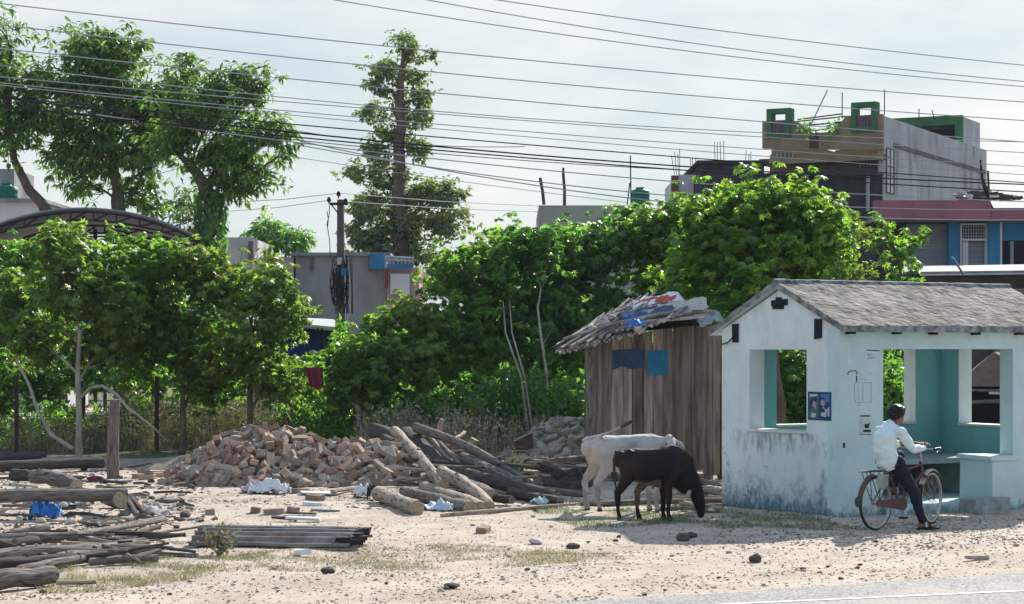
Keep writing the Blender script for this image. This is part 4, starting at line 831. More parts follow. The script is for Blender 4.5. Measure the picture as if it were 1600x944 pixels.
WR = [([(773, 0), (900, 17), (1200, 58), (1600, 102)], 34, .011, 'wire'), ([(663, 0), (900, 38), (1200, 85), (1600, 127)], 34.5, .011, 'wire'), ([(519, 0), (900, 55), (1200, 97), (1600, 135)], 35, .011, 'wire'),
 ([(0, 5), (400, 52), (900, 101), (1150, 123), (1600, 160)], 38, .012, 'wire'), ([(0, 38), (254, 69), (500, 95), (900, 134), (1150, 154), (1600, 189)], 38.3, .012, 'wire'), ([(0, 76), (419, 119), (677, 146), (900, 165), (1150, 187), (1600, 222)], 38.6, .012, 'wire'),
 ([(0, 102), (408, 149), (684, 173), (900, 192), (1150, 205), (1600, 222)], 39, .010, 'wire'), ([(0, 118), (410, 160), (684, 179), (900, 192), (1200, 213), (1600, 240)], 39.2, .010, 'wire'), ([(0, 128), (421, 173), (654, 193), (900, 212), (1200, 230), (1600, 262)], 39.4, .010, 'wire'),
 ([(0, 132), (446, 180), (654, 200), (900, 222), (1200, 240), (1600, 275)], 39.6, .009, 'wire'), ([(0, 150), (463, 196), (700, 218), (900, 234), (1200, 250), (1600, 288)], 37, .013, 'cable'), ([(0, 140), (200, 190), (400, 208), (650, 224), (900, 246), (1200, 259), (1600, 294)], 37.2, .017, 'cable'),
 ([(0, 165), (400, 209), (650, 233), (900, 251), (1200, 276), (1600, 300)], 37.4, .015, 'cable'), ([(80, 170), (400, 215), (650, 236), (800, 248), (1095, 268)], 37.6, .009, 'cable'), ([(150, 180), (468, 225), (654, 240), (900, 270), (1200, 300), (1600, 313)], 37.8, .012, 'wire'),
 ([(462, 225), (560, 245), (654, 258), (800, 279), (1200, 317), (1600, 328)], 38, .012, 'wire'), ([(470, 218), (560, 245), (713, 267), (900, 300), (1200, 330), (1600, 344)], 38.2, .013, 'wire'), ([(434, 241), (527, 256), (654, 275), (845, 299), (980, 317)], 45, .008, 'wire')]
for i, (p, y0, r, m) in enumerate(WR): wline(p, y0, r, {'wire': 'thin grey', 'cable': 'dark'}[m] + ' overhead line, ' + ordn[i] + ' from the top of the sloping lines', m)
wline([(455, 213), (500, 200), (560, 210), (640, 235), (760, 232), (820, 226)], 37.3, .008, 'thin loose cable sagging between the dark lines near the tall slim tree', 'cable')
for i, (a, b) in enumerate((((360, 316), (529, 302)), ((360, 330), (514, 313)), ((541, 315), (840, 331)), ((530, 302), (842, 322)))):
    mb = MB(); q = [P(a[0], a[1], YP + 2 + i * 3), None, P(b[0], b[1], YP - .1)] if i < 2 else [P(a[0], a[1], YP - .1), None, P(b[0], b[1], YP + 4)]
    q[1] = q[0].lerp(q[2], .5) - V(0, 0, .05); mb.tube(q, .010, 4, cap=False)
    thing(mb, 'power_line', M['wire'], ['upper thin line running left from the utility pole top', 'lower thin line running left from the utility pole cross arm', 'lower thin line running right from the utility pole cross arm', 'upper thin line running right from the utility pole top'][i], 'wire', 'overhead wires')

# ------------------------------------------------------------------ trees
def tk(*a): return [P(*q) for q in a]
def gp(px, Y): return Vector(((px - 800) * Y / F, Y, 0))
LF = [M['leaf'], M['leafyellow']]; LD = [M['leafd'], M['leafyellow']]
GL = 'bushes of palmate leaves behind the lot'
def castor(px, Y, top, blobs, label, dens=82, mats=LF, seed=1, size=.112, bark='palebark', lean=0, **k):
    if mats is LF and seed % 3 != 1: mats = [M['leafc' if seed % 3 == 2 else 'leaf'], M['leafyellow']]
    t = [gp(px, Y), P(px + lean * .4, 600, Y), P(px + lean, top, Y)]
    return tree('castor_tree', label, 'tree', GL, t, [.07, .05, .035], blobs, 'palmate', size, mats, dens, 6, seed=seed, bark=bark, gap=-.27, gf=.95, **k)
castor(124, 40.5, 520, [(108, 440, 40.5, 78, 80, 1.0), (30, 480, 41.5, 55, 85, .9), (180, 470, 41, 60, 85, .9), (100, 380, 40.8, 60, 42, .8), (60, 530, 41, 60, 60, .9), (160, 545, 41.4, 60, 60, .9)], 'broad leafy bush with a pale forked trunk, behind the upright wooden post', seed=2)
castor(-20, 43, 520, [(0, 440, 43, 85, 80, 1.1), (60, 395, 43, 60, 40, .9), (-10, 580, 43, 60, 80, 1.1), (50, 580, 44, 70, 60, 1)], 'dense leafy bush cut off by the left edge of the photo', seed=3, mats=LD)
castor(285, 42, 520, [(250, 430, 42, 75, 58, 1.1), (300, 520, 42.5, 85, 80, 1.1), (220, 540, 43, 60, 80, 1), (190, 400, 42, 75, 46, .9), (230, 480, 42.2, 70, 60, .9), (320, 590, 42.6, 60, 50, .9)], 'leafy bush with a dark trunk behind the left end of the brick heap', seed=4, bark='bark')
castor(392, 42, 500, [(345, 440, 42, 62, 55, 1), (400, 500, 41.6, 72, 72, 1.1), (450, 490, 41.8, 46, 52, .9), (420, 590, 42, 60, 50, .9), (300, 415, 42, 66, 42, .9), (350, 560, 41.8, 60, 50, .9), (430, 445, 41.8, 48, 36, .8)], 'leafy bush behind the middle of the brick heap, with yellow leaves', seed=5, bark='bark')
castor(470, 43.5, 560, [(475, 590, 43.5, 42, 55, .8), (330, 600, 43.5, 70, 40, .8)], 'low leafy bush beside the hanging red cloth', seed=6)
castor(190, 45, 560, [(150, 580, 45, 90, 45, .9), (60, 520, 46, 80, 50, 1), (250, 590, 45, 60, 40, .8)], 'dark low bush under the left crowns, right of the forked trunk', seed=16, mats=LD, dens=66)
castor(560, 42, 560, [(560, 575, 42, 66, 66, 1.1), (605, 525, 43, 58, 48, 1), (540, 620, 42, 55, 50, .8)], 'leafy bush just right of the hanging red cloth', seed=7)
castor(655, 43, 540, [(675, 495, 43, 62, 62, 1.1), (640, 570, 42.5, 85, 75, 1.1)], 'leafy bush standing behind the grey split logs', seed=8)
castor(745, 44, 520, [(735, 425, 44, 72, 58, 1.1), (740, 520, 43.5, 85, 85, 1.2)], 'tall leafy bush left of the thin pale trunks', seed=9)
tree('castor_tree', 'tall leafy bush on two thin leaning pale trunks behind the rubble heap', 'tree', GL, [gp(862, 42), P(855, 600, 42), P(840, 480, 42.5), P(845, 450, 43)], [.036, .03, .022, .012],
     [(828, 400, 43.5, 78, 62, 1.2), (895, 392, 44.5, 62, 50, 1.1), (850, 520, 43.8, 90, 95, 1.1)], 'palmate', .112, LD, 82, 6, seed=10, bark='palebark', gap=-.16, gf=.95)
for k, (a, b, c) in enumerate(((830, 815, 790), (838, 820, 800))):
    mb = MB(); mb.tube([gp(a, 41.6), P(b, 590, 41.7), P(c, 520, 42), P(c - 4, 470, 42.5)], [.026, .022, .018, .008], 7, jit=.1, seed=k); thing(mb, 'sapling_stem', M['palebark'], ['thin pale bare stem leaning left, leftmost of the pair by the rubble heap', 'thin pale bare stem leaning left, right one of the pair by the rubble heap'][k], 'sapling', smooth=True)
castor(800, 45.5, 520, [(785, 400, 45.5, 62, 50, 1.1), (800, 470, 45, 80, 60, 1.1), (880, 440, 45.6, 62, 60, 1.1), (700, 430, 45, 45, 42, 1)], 'leafy bush filling the gap behind the thin pale trunks', seed=30, bark='bark')
castor(935, 45, 480, [(935, 388, 45.5, 85, 58, 1.3), (985, 362, 46, 50, 40, 1.1), (930, 500, 45, 85, 90, 1.2)], 'leafy bush behind the left corner of the plank shed', seed=11, mats=LD)
castor(1040, 45, 450, [(1020, 362, 45.5, 80, 55, 1.3), (1060, 450, 45, 95, 80, 1.3), (1075, 335, 45.5, 60, 45, 1)], 'tall leafy bush rising directly behind the plank shed roof', seed=12)
castor(1130, 39, 520, [(1118, 450, 39.5, 78, 56, 1.1), (1100, 560, 39.5, 90, 80, 1)], 'dark leafy bush squeezed between the shed and the shelter', seed=13, mats=LD, dens=72)
castor(1235, 38, 560, [(1240, 590, 38, 90, 75, 1.0), (1375, 600, 38.5, 65, 75, 1)], 'dark leafy bush seen through the shelter windows', seed=14, mats=LD, dens=72)
tree('broad_tree', 'broad dense green tree with a domed crown above the shelter', 'tree', None, [gp(1215, 36), P(1212, 560, 36), P(1208, 420, 36.5)], [.16, .12, .08],
     [(1205, 325, 36.5, 118, 58, 1.5), (1120, 350, 36.3, 78, 66, 1.2), (1090, 420, 36.6, 75, 60, 1.1), (1285, 360, 36, 62, 62, 1.2), (1215, 415, 35.7, 125, 75, 1.3), (1160, 480, 35.8, 80, 50, 1.1)], 'palmate', .10, [M['leaf']], 120, 6, seed=15, gap=-.2, gf=1.0)
tree('small_tree', 'small yellow-green tree at the right foot of the domed tree', 'tree', None, [gp(1325, 45), P(1325, 480, 45), P(1325, 400, 45)], [.07, .05, .03],
     [(1326, 385, 45, 38, 45, .55), (1345, 425, 45, 26, 28, .4), (1300, 350, 45.4, 30, 25, .5)], 'oval', .12, [M['leafy']], 150, 6, seed=17, gap=-.25, gf=1.5)
tree('small_tree', 'airy small green tree with bare twigs, in front of the shop', 'tree', None, [gp(1405, 50), P(1405, 470, 50), P(1408, 400, 50)], [.07, .05, .03],
     [(1400, 390, 50, 42, 42, .8), (1445, 365, 50, 28, 20, .5), (1375, 360, 50, 22, 26, .5), (1420, 425, 50, 38, 22, .6)], 'palmate', .16, [M['leaf']], 22, 6, seed=18, gap=-.1, gf=1.3, twigs=24)
# background trees
GT = 'tall trees behind the canopy'
tree('mango_tree', 'tall dark tree leaning in from the left edge above the white house', 'tree', GT, [gp(95, 62), P(80, 340, 62), P(50, 300, 62), P(22, 250, 62), P(14, 150, 62), P(16, 70, 62)], [.24, .18, .14, .11, .08, .04],
     [(10, 55, 62, 43.7, 41.4, 1.03), (20, 125, 62, 63.25, 57.5, 1.26), (-30, 110, 62, 69, 92, 1.38), (10, 200, 62, 63.25, 57.5, 1.26), (60, 180, 62.5, 34.5, 34.5, 0.8), (60, 110, 62, 29.9, 34.5, 0.69)], 'lance', .27, [M['mango']], 26, 7, seed=21, gap=-.02, gf=.9, twigs=26, pet=.3)
tree('mango_tree', 'tall dense dark tree with a rounded crown, middle one above the canopy', 'tree', GT, [gp(192, 63), P(190, 330, 63), P(183, 290, 63), P(178, 230, 63), P(165, 160, 63)], [.25, .2, .17, .13, .07],
     [(245, 150, 63, 48, 45, 1.2), (130, 285, 63.3, 48, 30, .9), (238, 262, 63.6, 42, 34, .9), (235, 330, 63.8, 36, 22, .7), (70, 180, 62.6, 40, 40, 1), (150, 80, 63, 76.16, 42.56, 1.46), (112, 60, 63, 29.12, 24.64, 0.67), (120, 150, 63, 67.2, 69.44, 1.57), (195, 130, 63, 78.4, 67.2, 1.57), (160, 220, 63, 98.56, 67.2, 1.68), (232, 190, 63.4, 56, 67.2, 1.34), (215, 300, 63.5, 50.4, 33.6, 1.01), (95, 250, 63, 44.8, 31.36, 0.9), (190, 70, 63, 56, 29.12, 1.01)], 'lance', .27, [M['mango']], 26, 7, seed=22, gap=-.06, gf=.8, twigs=26, pet=.3)
tree('mango_tree', 'tall tree with a thick ivy-clad trunk and spreading crown, right end of the canopy', 'tree', GT, [gp(330, 60), P(328, 375, 60), P(333, 320, 60), P(322, 290, 60), P(300, 262, 60), P(275, 235, 60)], [.36, .3, .24, .19, .13, .06],
     [(262, 200, 60.3, 45, 50, 1.1), (295, 320, 60.8, 34, 30, .7), (395, 250, 60.3, 45, 40, .9), (440, 240, 60, 26, 30, .6), (285, 110, 60, 40.8, 31.2, 0.96), (300, 170, 60, 72, 66, 1.44), (360, 140, 60, 60, 48, 1.2), (400, 130, 60, 36, 43.2, 0.84), (370, 210, 60, 74.4, 54, 1.44), (440, 205, 60, 36, 40.8, 0.72), (350, 270, 60.2, 69.6, 50.4, 1.32), (405, 280, 60, 38.4, 40.8, 0.84), (300, 230, 60.5, 48, 36, 1.08), (285, 345, 60.5, 33.6, 26.4, 0.72)], 'lance', .27, [M['mango']], 26, 7, seed=23, gap=0, gf=.9, twigs=30, pet=.3)
rs = np.random.RandomState(4); n = 900; hh = rs.rand(n); an = rs.rand(n) * 6.28; c0, c1 = np.array(P(329, 385, 60)), np.array(P(330, 300, 60)); cc = c0 + (c1 - c0) * hh[:, None]; d = np.stack([np.cos(an), np.sin(an), np.zeros(n)], 1)
v, l, t = scatter_mesh(cc + d * rs.uniform(.33, .48, n)[:, None], d * .5 + np.array([0, 0, -1.]) + rs.normal(0, .3, (n, 3)), unit(d + rs.normal(0, .3, (n, 3))), rs.uniform(.12, .22, n), 'oval')
tag(np_mesh('ivy', v, l, t, [M['leafd']]), 'leafy climber covering the thick trunk at the right end of the canopy', 'climber')
tree('slim_tree', 'very tall slim tree with tiers of foliage on a straight trunk, centre left', 'tree', None, [gp(627, 80), P(627, 420, 80), P(625, 300, 80), P(624, 170, 80), P(628, 110, 80), P(632, 75, 80)], [.34, .28, .24, .18, .10, .03],
     [(628, 68, 80.45, 28.53, 17.56, 0.94), (655, 88, 80.45, 30.73, 13.17, 0.83), (598, 108, 80.45, 35.12, 19.75, 0.94), (642, 118, 80.45, 28.53, 15.36, 0.83), (594, 135, 80.45, 28.53, 15.36, 0.83), (655, 150, 80.45, 28.53, 17.56, 0.83), (586, 178, 80.45, 28.53, 21.95, 0.83), (652, 182, 80.45, 30.73, 21.95, 0.83), (612, 205, 80.45, 32.92, 17.56, 0.94), (648, 232, 80.45, 30.73, 21.95, 0.94), (590, 235, 80.45, 30.73, 21.95, 0.94), (625, 150, 80.65, 17.56, 54.87, 0.59),
      (560, 268, 80.45, 32.92, 17.56, 0.83), (605, 270, 80.45, 35.12, 26.34, 1.06), (650, 300, 80.45, 39.51, 26.34, 1.18), (695, 305, 80.45, 37.31, 28.53, 1.06), (580, 320, 80.45, 41.7, 32.92, 1.18), (640, 350, 80.45, 54.87, 37.31, 1.42), (705, 345, 80.45, 39.51, 30.73, 1.06), (575, 365, 80.45, 43.9, 30.73, 1.18), (620, 395, 80.45, 82.31, 24.14, 1.42)], 'oval', .18, [M['tall']], 75, 6, seed=24, gap=.03, gf=1.3, twigs=14, pet=.4)
tree('distant_tree', 'dark feathery tree far off behind the small white building', 'tree', None, [gp(432, 95), P(432, 380, 95)], [.2, .1], [(420, 368, 95, 34, 24, 1.2), (455, 378, 95, 32, 20, 1.2), (415, 350, 95, 18, 12, .6), (475, 372, 95, 16, 12, .6)], 'lance', .34, [M['leafd']], 40, 7, seed=25, gap=-.1, gf=.6)
tree('small_tree', 'small light green tree poking up left of the grey building', 'tree', None, [gp(421, 55), P(421, 430, 55)], [.06, .03], [(420, 392, 55, 14, 12, .3), (424, 412, 55, 20, 16, .4), (414, 425, 55, 16, 14, .35)], 'oval', .16, [M['leafy']], 110, 6, seed=26, gap=-.3)
# dead curved branch between post and bush, and leaning branches
mb = MB(); mb.tube([P(128, 620, 40), P(142, 606, 39.8), P(160, 603, 39.6), P(182, 616, 39.4), P(200, 638, 39.3), P(240, 668, 39.2), P(262, 690, 39.2)], [.035, .035, .032, .03, .025, .018, .008], 7, jit=.1, seed=1); thing(mb, 'bent_branch', M['palebark'], 'bare bent branch arching over the upright wooden post', 'branch', smooth=True)
mb = MB(); mb.tube([P(25, 560, 40), P(45, 600, 40), P(60, 645, 40), P(80, 680, 39.8), P(115, 702, 39.6)], [.02, .03, .035, .04, .045], 7, jit=.1, seed=2); thing(mb, 'bent_branch', M['palebark'], 'curved bare branch rising to the left from the forked trunk foot', 'branch', smooth=True)
# iron fence posts
for px, py, pt, lab in ((26, 708, 572, 'dark iron fence post near the left edge of the photo'), (245, 705, 588, 'dark iron fence post left of the brick heap'), (449, 690, 555, 'dark iron fence post behind the brick heap, left of the red cloth'), (-90, 708, 580, None)):
    if not lab: continue
    Y = YG(py); mb = MB(); b = gp(px, Y); mb.box((b.x, Y, P(px, pt, Y).z / 2), (.085, .012, P(px, pt, Y).z)); mb.box((b.x - .036, Y + .045, P(px, pt, Y).z / 2), (.012, .075, P(px, pt, Y).z)); thing(mb, 'fence_post', M['metal'], lab, 'fence post', 'iron fence posts')
for h in (.75, 1.3):
    mb = MB(); mb.tube([Vector((P(-40, 0, 42).x, 42, h)), Vector((P(26, 0, YG(708)).x, YG(708) - .05, h)), Vector((P(245, 0, YG(705)).x, YG(705) - .05, h)), Vector((P(449, 0, YG(690)).x, YG(690) - .05, h)), Vector((P(800, 0, 48).x, 47, h))], .006, 4, cap=False)
    thing(mb, 'fence_wire', M['metal'], ('lower' if h < 1 else 'upper') + ' thin fence wire strung between the dark iron posts', 'wire')
cl = MB(); n = 12; q0 = P(490, 574, 41.4)
vs_ = [q0 + Vector(((i / n - .5) * .36 * (1 - .25 * j / n) + .05 * j / n, .05 * math.sin(i * 1.1) + .03 * noise.noise(Vector((i * .4, j * .4, 0))), -.46 * j / n * (1 - .35 * abs(i / n - .65)))) for j in range(n + 1) for i in range(n + 1)]
cl.add(vs_, [(j * (n + 1) + i, j * (n + 1) + i + 1, (j + 1) * (n + 1) + i + 1, (j + 1) * (n + 1) + i) for j in range(n) for i in range(n)])
o = thing(cl, 'cloth', M['red'], 'dark red cloth hanging in the bushes above the brick heap', 'cloth', None, True); o.modifiers.new('s', 'SOLIDIFY').thickness = .006

# ------------------------------------------------------------------ undergrowth, weeds and grass
def grass(name, poly_px, n, h, m, seed, upr=1.0, kind='blade', clump=0, yspread=None, mask=None, base=0):
    rs = np.random.RandomState(seed); pts = []
    xs_ = [p[0] for p in poly_px]; ys_ = [p[1] for p in poly_px]
    c = [G(*p) for p in poly_px]; X0, X1 = min(p.x for p in c), max(p.x for p in c); Y0_, Y1_ = min(p.y for p in c), max(p.y for p in c)
    def inside(x, y):
        px, py = 800 + x * F / y, HY + CZ * F / y; r = False; j = len(poly_px) - 1
        for i in range(len(poly_px)):
            xi, yi = poly_px[i]; xj, yj = poly_px[j]
            if (yi > py) != (yj > py) and px < (xj - xi) * (py - yi) / (yj - yi) + xi: r = not r
            j = i
        return r
    k = 0
    while len(pts) < n and k < n * 30:
        k += 1; x, y = rs.uniform(X0, X1), rs.uniform(Y0_, Y1_)
        if not inside(x, y): continue
        if clump and noise.noise(Vector((x * clump, y * clump, seed))) + .5 * noise.noise(Vector((x * clump * 3, y * clump * 3, seed))) < rs.uniform(-.25, .3): continue
        pts.append((x, y, ground_z(x, y) - .004 + base))
    pos = np.array(pts); n = len(pts); d = rs.normal(0, .35, (n, 3)); d[:, 2] = upr; sz = h * rs.uniform(.4, 1.3, n)
    v, l, t = scatter_mesh(pos, d, unit(rs.normal(0, 1, (n, 3)) * np.array([1, 1, .1]) + 1e-4), sz, kind)
    return tag(np_mesh(name, v, l, t, [m]), kind='stuff')
grass('grass', [(420, 862), (560, 848), (700, 850), (930, 858), (980, 872), (820, 885), (620, 893), (420, 893)], 7500, .05, M['grass'], 1, .5, clump=1.4)
grass('grass', [(60, 925), (60, 890), (240, 872), (420, 862), (420, 893), (300, 905), (150, 922)], 5500, .06, M['grass'], 2, .5, clump=1.4)
grass('grass', [(830, 800), (930, 783), (1130, 783), (1300, 815), (1370, 828), (1200, 835), (1060, 820), (900, 825)], 13000, .05, M['grassg'], 3, .7, clump=1.4)
grass('grass', [(0, 705), (520, 705), (520, 672), (0, 665)], 14000, .20, M['dry'], 4, 1.2, clump=.5)
def weeds(name, x0, x1, Y0_, Y1_, n, hgt, m, seed, kind='oval', ls=.06, dk=26):
    """upright branching weeds: leaves along stems"""
    rs = np.random.RandomState(seed); A = []; B_ = []; Cn = []; S = []; ST = []; SD_ = []; SH = []
    for i in range(n):
        Y = rs.uniform(Y0_, Y1_); px = rs.uniform(x0, x1); x = (px - 800) * Y / F; h = hgt * rs.uniform(.4, 1.15) * (1 + .45 * noise.noise(Vector((x * .8, Y * .3, seed)))); ln_ = rs.normal(0, .18, 2)
        k = int(10 + h * (70 if kind == 'oval' else 26)); u = rs.rand(k) ** .7; p = np.stack([x + ln_[0] * u * h, Y + ln_[1] * u * h, u * h], 1) + rs.normal(0, .07, (k, 3)) * np.array([1, 1, .3]); p[:, 2] = np.maximum(p[:, 2], .01)
        A.append(p); d = rs.normal(0, 1, (k, 3)); B_.append(d); Cn.append(unit(rs.normal(0, .6, (k, 3)) + np.array([0, 0, .7]))); S.append(ls * rs.uniform(.6, 1.5, k))
        for z in range(1 if kind == 'oval' else 4):
            ST.append((x + rs.normal(0, .05), Y, 0)); SD_.append((ln_[0] + rs.normal(0, .25), ln_[1], 1.)); SH.append(h * rs.uniform(.5, 1.15))
    v, l, t = scatter_mesh(np.concatenate(A), np.concatenate(B_), np.concatenate(Cn), np.concatenate(S), kind)
    v2, l2, t2 = scatter_mesh(np.array(ST), np.array(SD_), np.tile([[0, 1., .01]], (len(ST), 1)), np.array(SH), 'stem')
    return tag(np_mesh(name, np.concatenate([v, v2]), np.concatenate([l, l2 + len(v)]), np.concatenate([t, t2]), [m]), kind='stuff')
weeds('weeds', 180, 560, 42.9, 46, 420, 1.0, M['dry'], 5, 'lance', .10)
weeds('weeds', -30, 200, 42.6, 45.5, 120, .7, M['dry'], 6, 'lance', .10)
weeds('undergrowth', 480, 940, 41.5, 46, 520, 1.35, M['leafd'], 7, 'oval', .10)
weeds('undergrowth', -40, 500, 44.5, 48, 180, 1.0, M['leafd'], 8, 'oval', .10)
weeds('weeds', 560, 860, 38.5, 41.5, 200, .9, M['dry'], 9, 'lance', .09)
weeds('undergrowth', 930, 1440, 37, 43, 420, 1.7, M['leafd'], 10, 'oval', .11)
weeds('undergrowth', 500, 1440, 50, 54, 700, 2.2, M['leafd'], 12, 'oval', .2)
# ------------------------------------------------------------------ brick heap
def prof(tab, x):
    for (a, ha), (b, hb) in zip(tab, tab[1:]):
        if a <= x <= b: return ha + (hb - ha) * (x - a) / (b - a)
    return 0
YR = 33.3
TAB = [(262, .0), (285, .2), (315, .44), (345, .66), (385, .80), (430, .82), (475, .72), (510, .60), (560, .58), (600, .56), (635, .48), (670, .32), (705, .0)]
def heap_z(x, y):
    px = 800 + x * F / YR
    h = prof(TAB, px); 
    if h <= 0: return 0
    d = (y - YR) / (1.0 + .9 * h) if y < YR else (y - YR) / 1.6
    return max(0, h * (1 - abs(d) ** 1.35)) if abs(d) < 1 else 0
def brick_mesh(seed):
    r = random.Random(seed); mb = MB(); L = .235 if seed % 4 else .13
    n = 2; vs_ = [Vector((x * L / 2, y * .055, z * .036)) * (1 + r.uniform(-.07, .07)) for x in (-1, 1) for y in (-1, 1) for z in (-1, 1)]
    mb.add(vs_, [(0, 1, 3, 2), (4, 6, 7, 5), (0, 4, 5, 1), (2, 3, 7, 6), (0, 2, 6, 4), (1, 5, 7, 3)])
    import bmesh
    me = bpy.data.meshes.new('brick'); bm = bmesh.new(); bv = [bm.verts.new(v) for v in mb.v]
    for f in mb.f: bm.faces.new([bv[i] for i in f])
    bmesh.ops.recalc_face_normals(bm, faces=bm.faces)
    bmesh.ops.bevel(bm, geom=list(bm.edges), offset=.007, segments=1, affect='EDGES')
    bm.to_mesh(me); bm.free(); return me
BM = []
for i in range(8): me = brick_mesh(i + 1); me.materials.append(M['brick']); BM.append(me)
brk2 = mat('soot_brown_brick', (.27, .19, .15), (.185, .14, .115), 8, .9, .004, 60, c3=(.34, .29, .24), c3scale=3, c3lo=.45, c3hi=.62)
BM2 = []
for i in range(8): me = BM[i].copy(); me.materials.clear(); me.materials.append(brk2); BM2.append(me)
brk3 = mat('pale_brick', (.47, .32, .235), (.36, .25, .185), 8, .9, .004, 60)
BM3 = []
for i in range(8): me = BM[i].copy(); me.materials.clear(); me.materials.append(brk3); BM3.append(me)
def brick(p, nrm, rr, tilt=.5, scale=1.12):
    me = rr.choice(rr.choice((BM, BM, BM2, BM2, BM2, BM3))); o = bpy.data.objects.new('brick', me); C.objects.link(o)
    q = Vector(nrm).normalized().to_track_quat('Z', 'X').to_matrix(); R = q @ Matrix.Rotation(rr.uniform(0, 6.28), 3, 'Z') @ Matrix.Rotation(rr.gauss(0, tilt), 3, 'X') @ Matrix.Rotation(rr.gauss(0, tilt), 3, 'Y')
    o.rotation_euler = R.to_euler(); o.location = p; o.scale = (scale,) * 3; return o
rr = random.Random(42)
def hnorm(x, y):
    e = .12; dx = (heap_z(x + e, y) - heap_z(x - e, y)) / (2 * e); dy = (heap_z(x, y + e) - heap_z(x, y - e)) / (2 * e); return Vector((-dx, -dy, 1)).normalized()
cnt = 0; placed = []
tries = 0
while cnt < 262 and tries < 40000:
    tries += 1
    px = rr.uniform(270, 700); x = (px - 800) * YR / F; y = rr.uniform(YR - 1.95, YR + .45); z = heap_z(x, y)
    if z < .03: continue
    p = Vector((x, y, z + rr.uniform(-.01, .05)))
    if any((p - q).length < .125 for q in placed): continue
    placed.append(p); nn = hnorm(x, y); nn = (nn + Vector((0, 0, .3))).normalized()
    tag(brick(p, nn, rr, .55), 'loose reddish brown brick in the big brick heap', 'brick', 'bricks in the big heap'); cnt += 1
# the rest of the heap below and behind as one mass
def mass(name, n, fn, meshes, seed, scale=1):
    r = random.Random(seed); mb = MB()
    for i in range(n):
        q = fn(r)
        if q is None: continue
        p, nn = q; me = r.choice(meshes); R = (nn.to_track_quat('Z', 'X').to_matrix() @ Matrix.Rotation(r.uniform(0, 6.28), 3, 'Z') @ Matrix.Rotation(r.gauss(0, .5), 3, 'X') @ Matrix.Rotation(r.gauss(0, .5), 3, 'Y'))
        mb.add([R @ v.co * scale + p for v in me.vertices], [tuple(f.vertices) for f in me.polygons], r.randrange(3))
    return mb
def f1(r):
    px = r.uniform(272, 698); x = (px - 800) * YR / F; y = r.uniform(YR - 1.95, YR + 1.3); z = heap_z(x, y)
    if z < .02: return None
    return Vector((x, y, max(.02, z - r.uniform(.02, .12)))), hnorm(x, y)
mb = mass('bricks', 1500, f1, BM, 1)
vs_ = []; fs = []; nI, nJ = 70, 34
for j in range(nJ + 1):
    for i in range(nI + 1):
        x = (266 - 800) * YR / F + i * 4.5 / nI; y = YR - 2 + j * 3.4 / nJ; vs_.append((x, y, heap_z(x, y) - .09))
fs = [(j * (nI + 1) + i, j * (nI + 1) + i + 1, (j + 1) * (nI + 1) + i + 1, (j + 1) * (nI + 1) + i) for j in range(nJ) for i in range(nI)]
mb.add(vs_, fs, 1)
tag(mb.build('heaped_bricks', [M['brick'], brk2, M['rubble']]), kind='stuff')
# loose bricks lying about on the dirt (individually visible)
LB = [(400, 797, 1, 'half brick lying in front of the brick heap on bare dirt'), (428, 800, 1, None), (458, 799, 1, None), (328, 801, 1, 'single brown brick lying alone left of the half brick'), (212, 788, 1, None), (756, 828, 1, 'pink brick lying alone on the dirt in front of the log pile'),
      (435, 763, 1, None), (470, 768, 1, None), (520, 760, 1, None), (300, 755, 1, None), (285, 748, 1, None), (270, 744, 1, None), (250, 742, 1, None), (230, 746, 1, None), (258, 752, 1, None), (492, 776, 1, None), (225, 738, 1, None), (215, 744, 1, None)]
for px, py, s, lab in LB:
    p = G(px, py + 3); p.z = .035 + ground_z(p.x, p.y); o = brick(p, (0, 0, 1), rr, .12); tag(o, lab or 'stray brick lying on the dirt around the foot of the brick heap', 'brick', None if lab else 'stray bricks around the heap')
# ------------------------------------------------------------------ rubble heap by the shed
YU = 39.5
def rub_z(x, y):
    px = 800 + x * F / YU; h = prof([(785, 0), (815, .30), (840, .55), (870, .78), (900, .80), (935, .55), (970, 0)], px); d = abs(y - YU) / 1.3
    return h * (1 - d ** 1.5) if d < 1 else 0
RB = []
for i in range(6):
    r = random.Random(i + 50); me = bpy.data.meshes.new('rubble'); mb = MB(); a, b, c = r.uniform(.09, .17), r.uniform(.06, .1), r.uniform(.04, .07)
    mb.box((0, 0, 0), (a * 2, b * 2, c * 2), None, 0, .022); import bmesh; bm = bmesh.new(); bv = [bm.verts.new(v) for v in mb.v]; [bm.faces.new([bv[k] for k in f]) for f in mb.f]
    bmesh.ops.recalc_face_normals(bm, faces=bm.faces); bmesh.ops.bevel(bm, geom=list(bm.edges), offset=.022, segments=2, affect='EDGES'); bm.to_mesh(me); bm.free(); me.materials.append(M['rubble']); RB.append(me)
placed = []; t_ = 0
while len(placed) < 85 and t_ < 9000:
    t_ += 1; px = rr.uniform(788, 968); x = (px - 800) * YU / F; y = rr.uniform(YU - 1.3, YU + .4); z = rub_z(x, y)
    if z < .03: continue
    p = Vector((x, y, z))
    if any((p - q).length < .15 for q in placed): continue
    placed.append(p); o = bpy.data.objects.new('rubble_block', rr.choice(RB)); C.objects.link(o); o.location = p; o.rotation_euler = (rr.gauss(.3, .4), rr.gauss(0, .4), rr.uniform(0, 6)); tag(o, 'grey brown rubble block in the heap beside the plank shed', 'rubble', 'rubble blocks in the heap by the shed')
mb = MB(); vs_ = [(4.2 * (i / 30 - .5) * .62 + .98, YU - 1.35 + j * 2.7 / 20, rub_z(4.2 * (i / 30 - .5) * .62 + .98, YU - 1.35 + j * 2.7 / 20) - .05 + .04 * noise.noise(Vector((i * .5, j * .5, 0)))) for j in range(21) for i in range(31)]
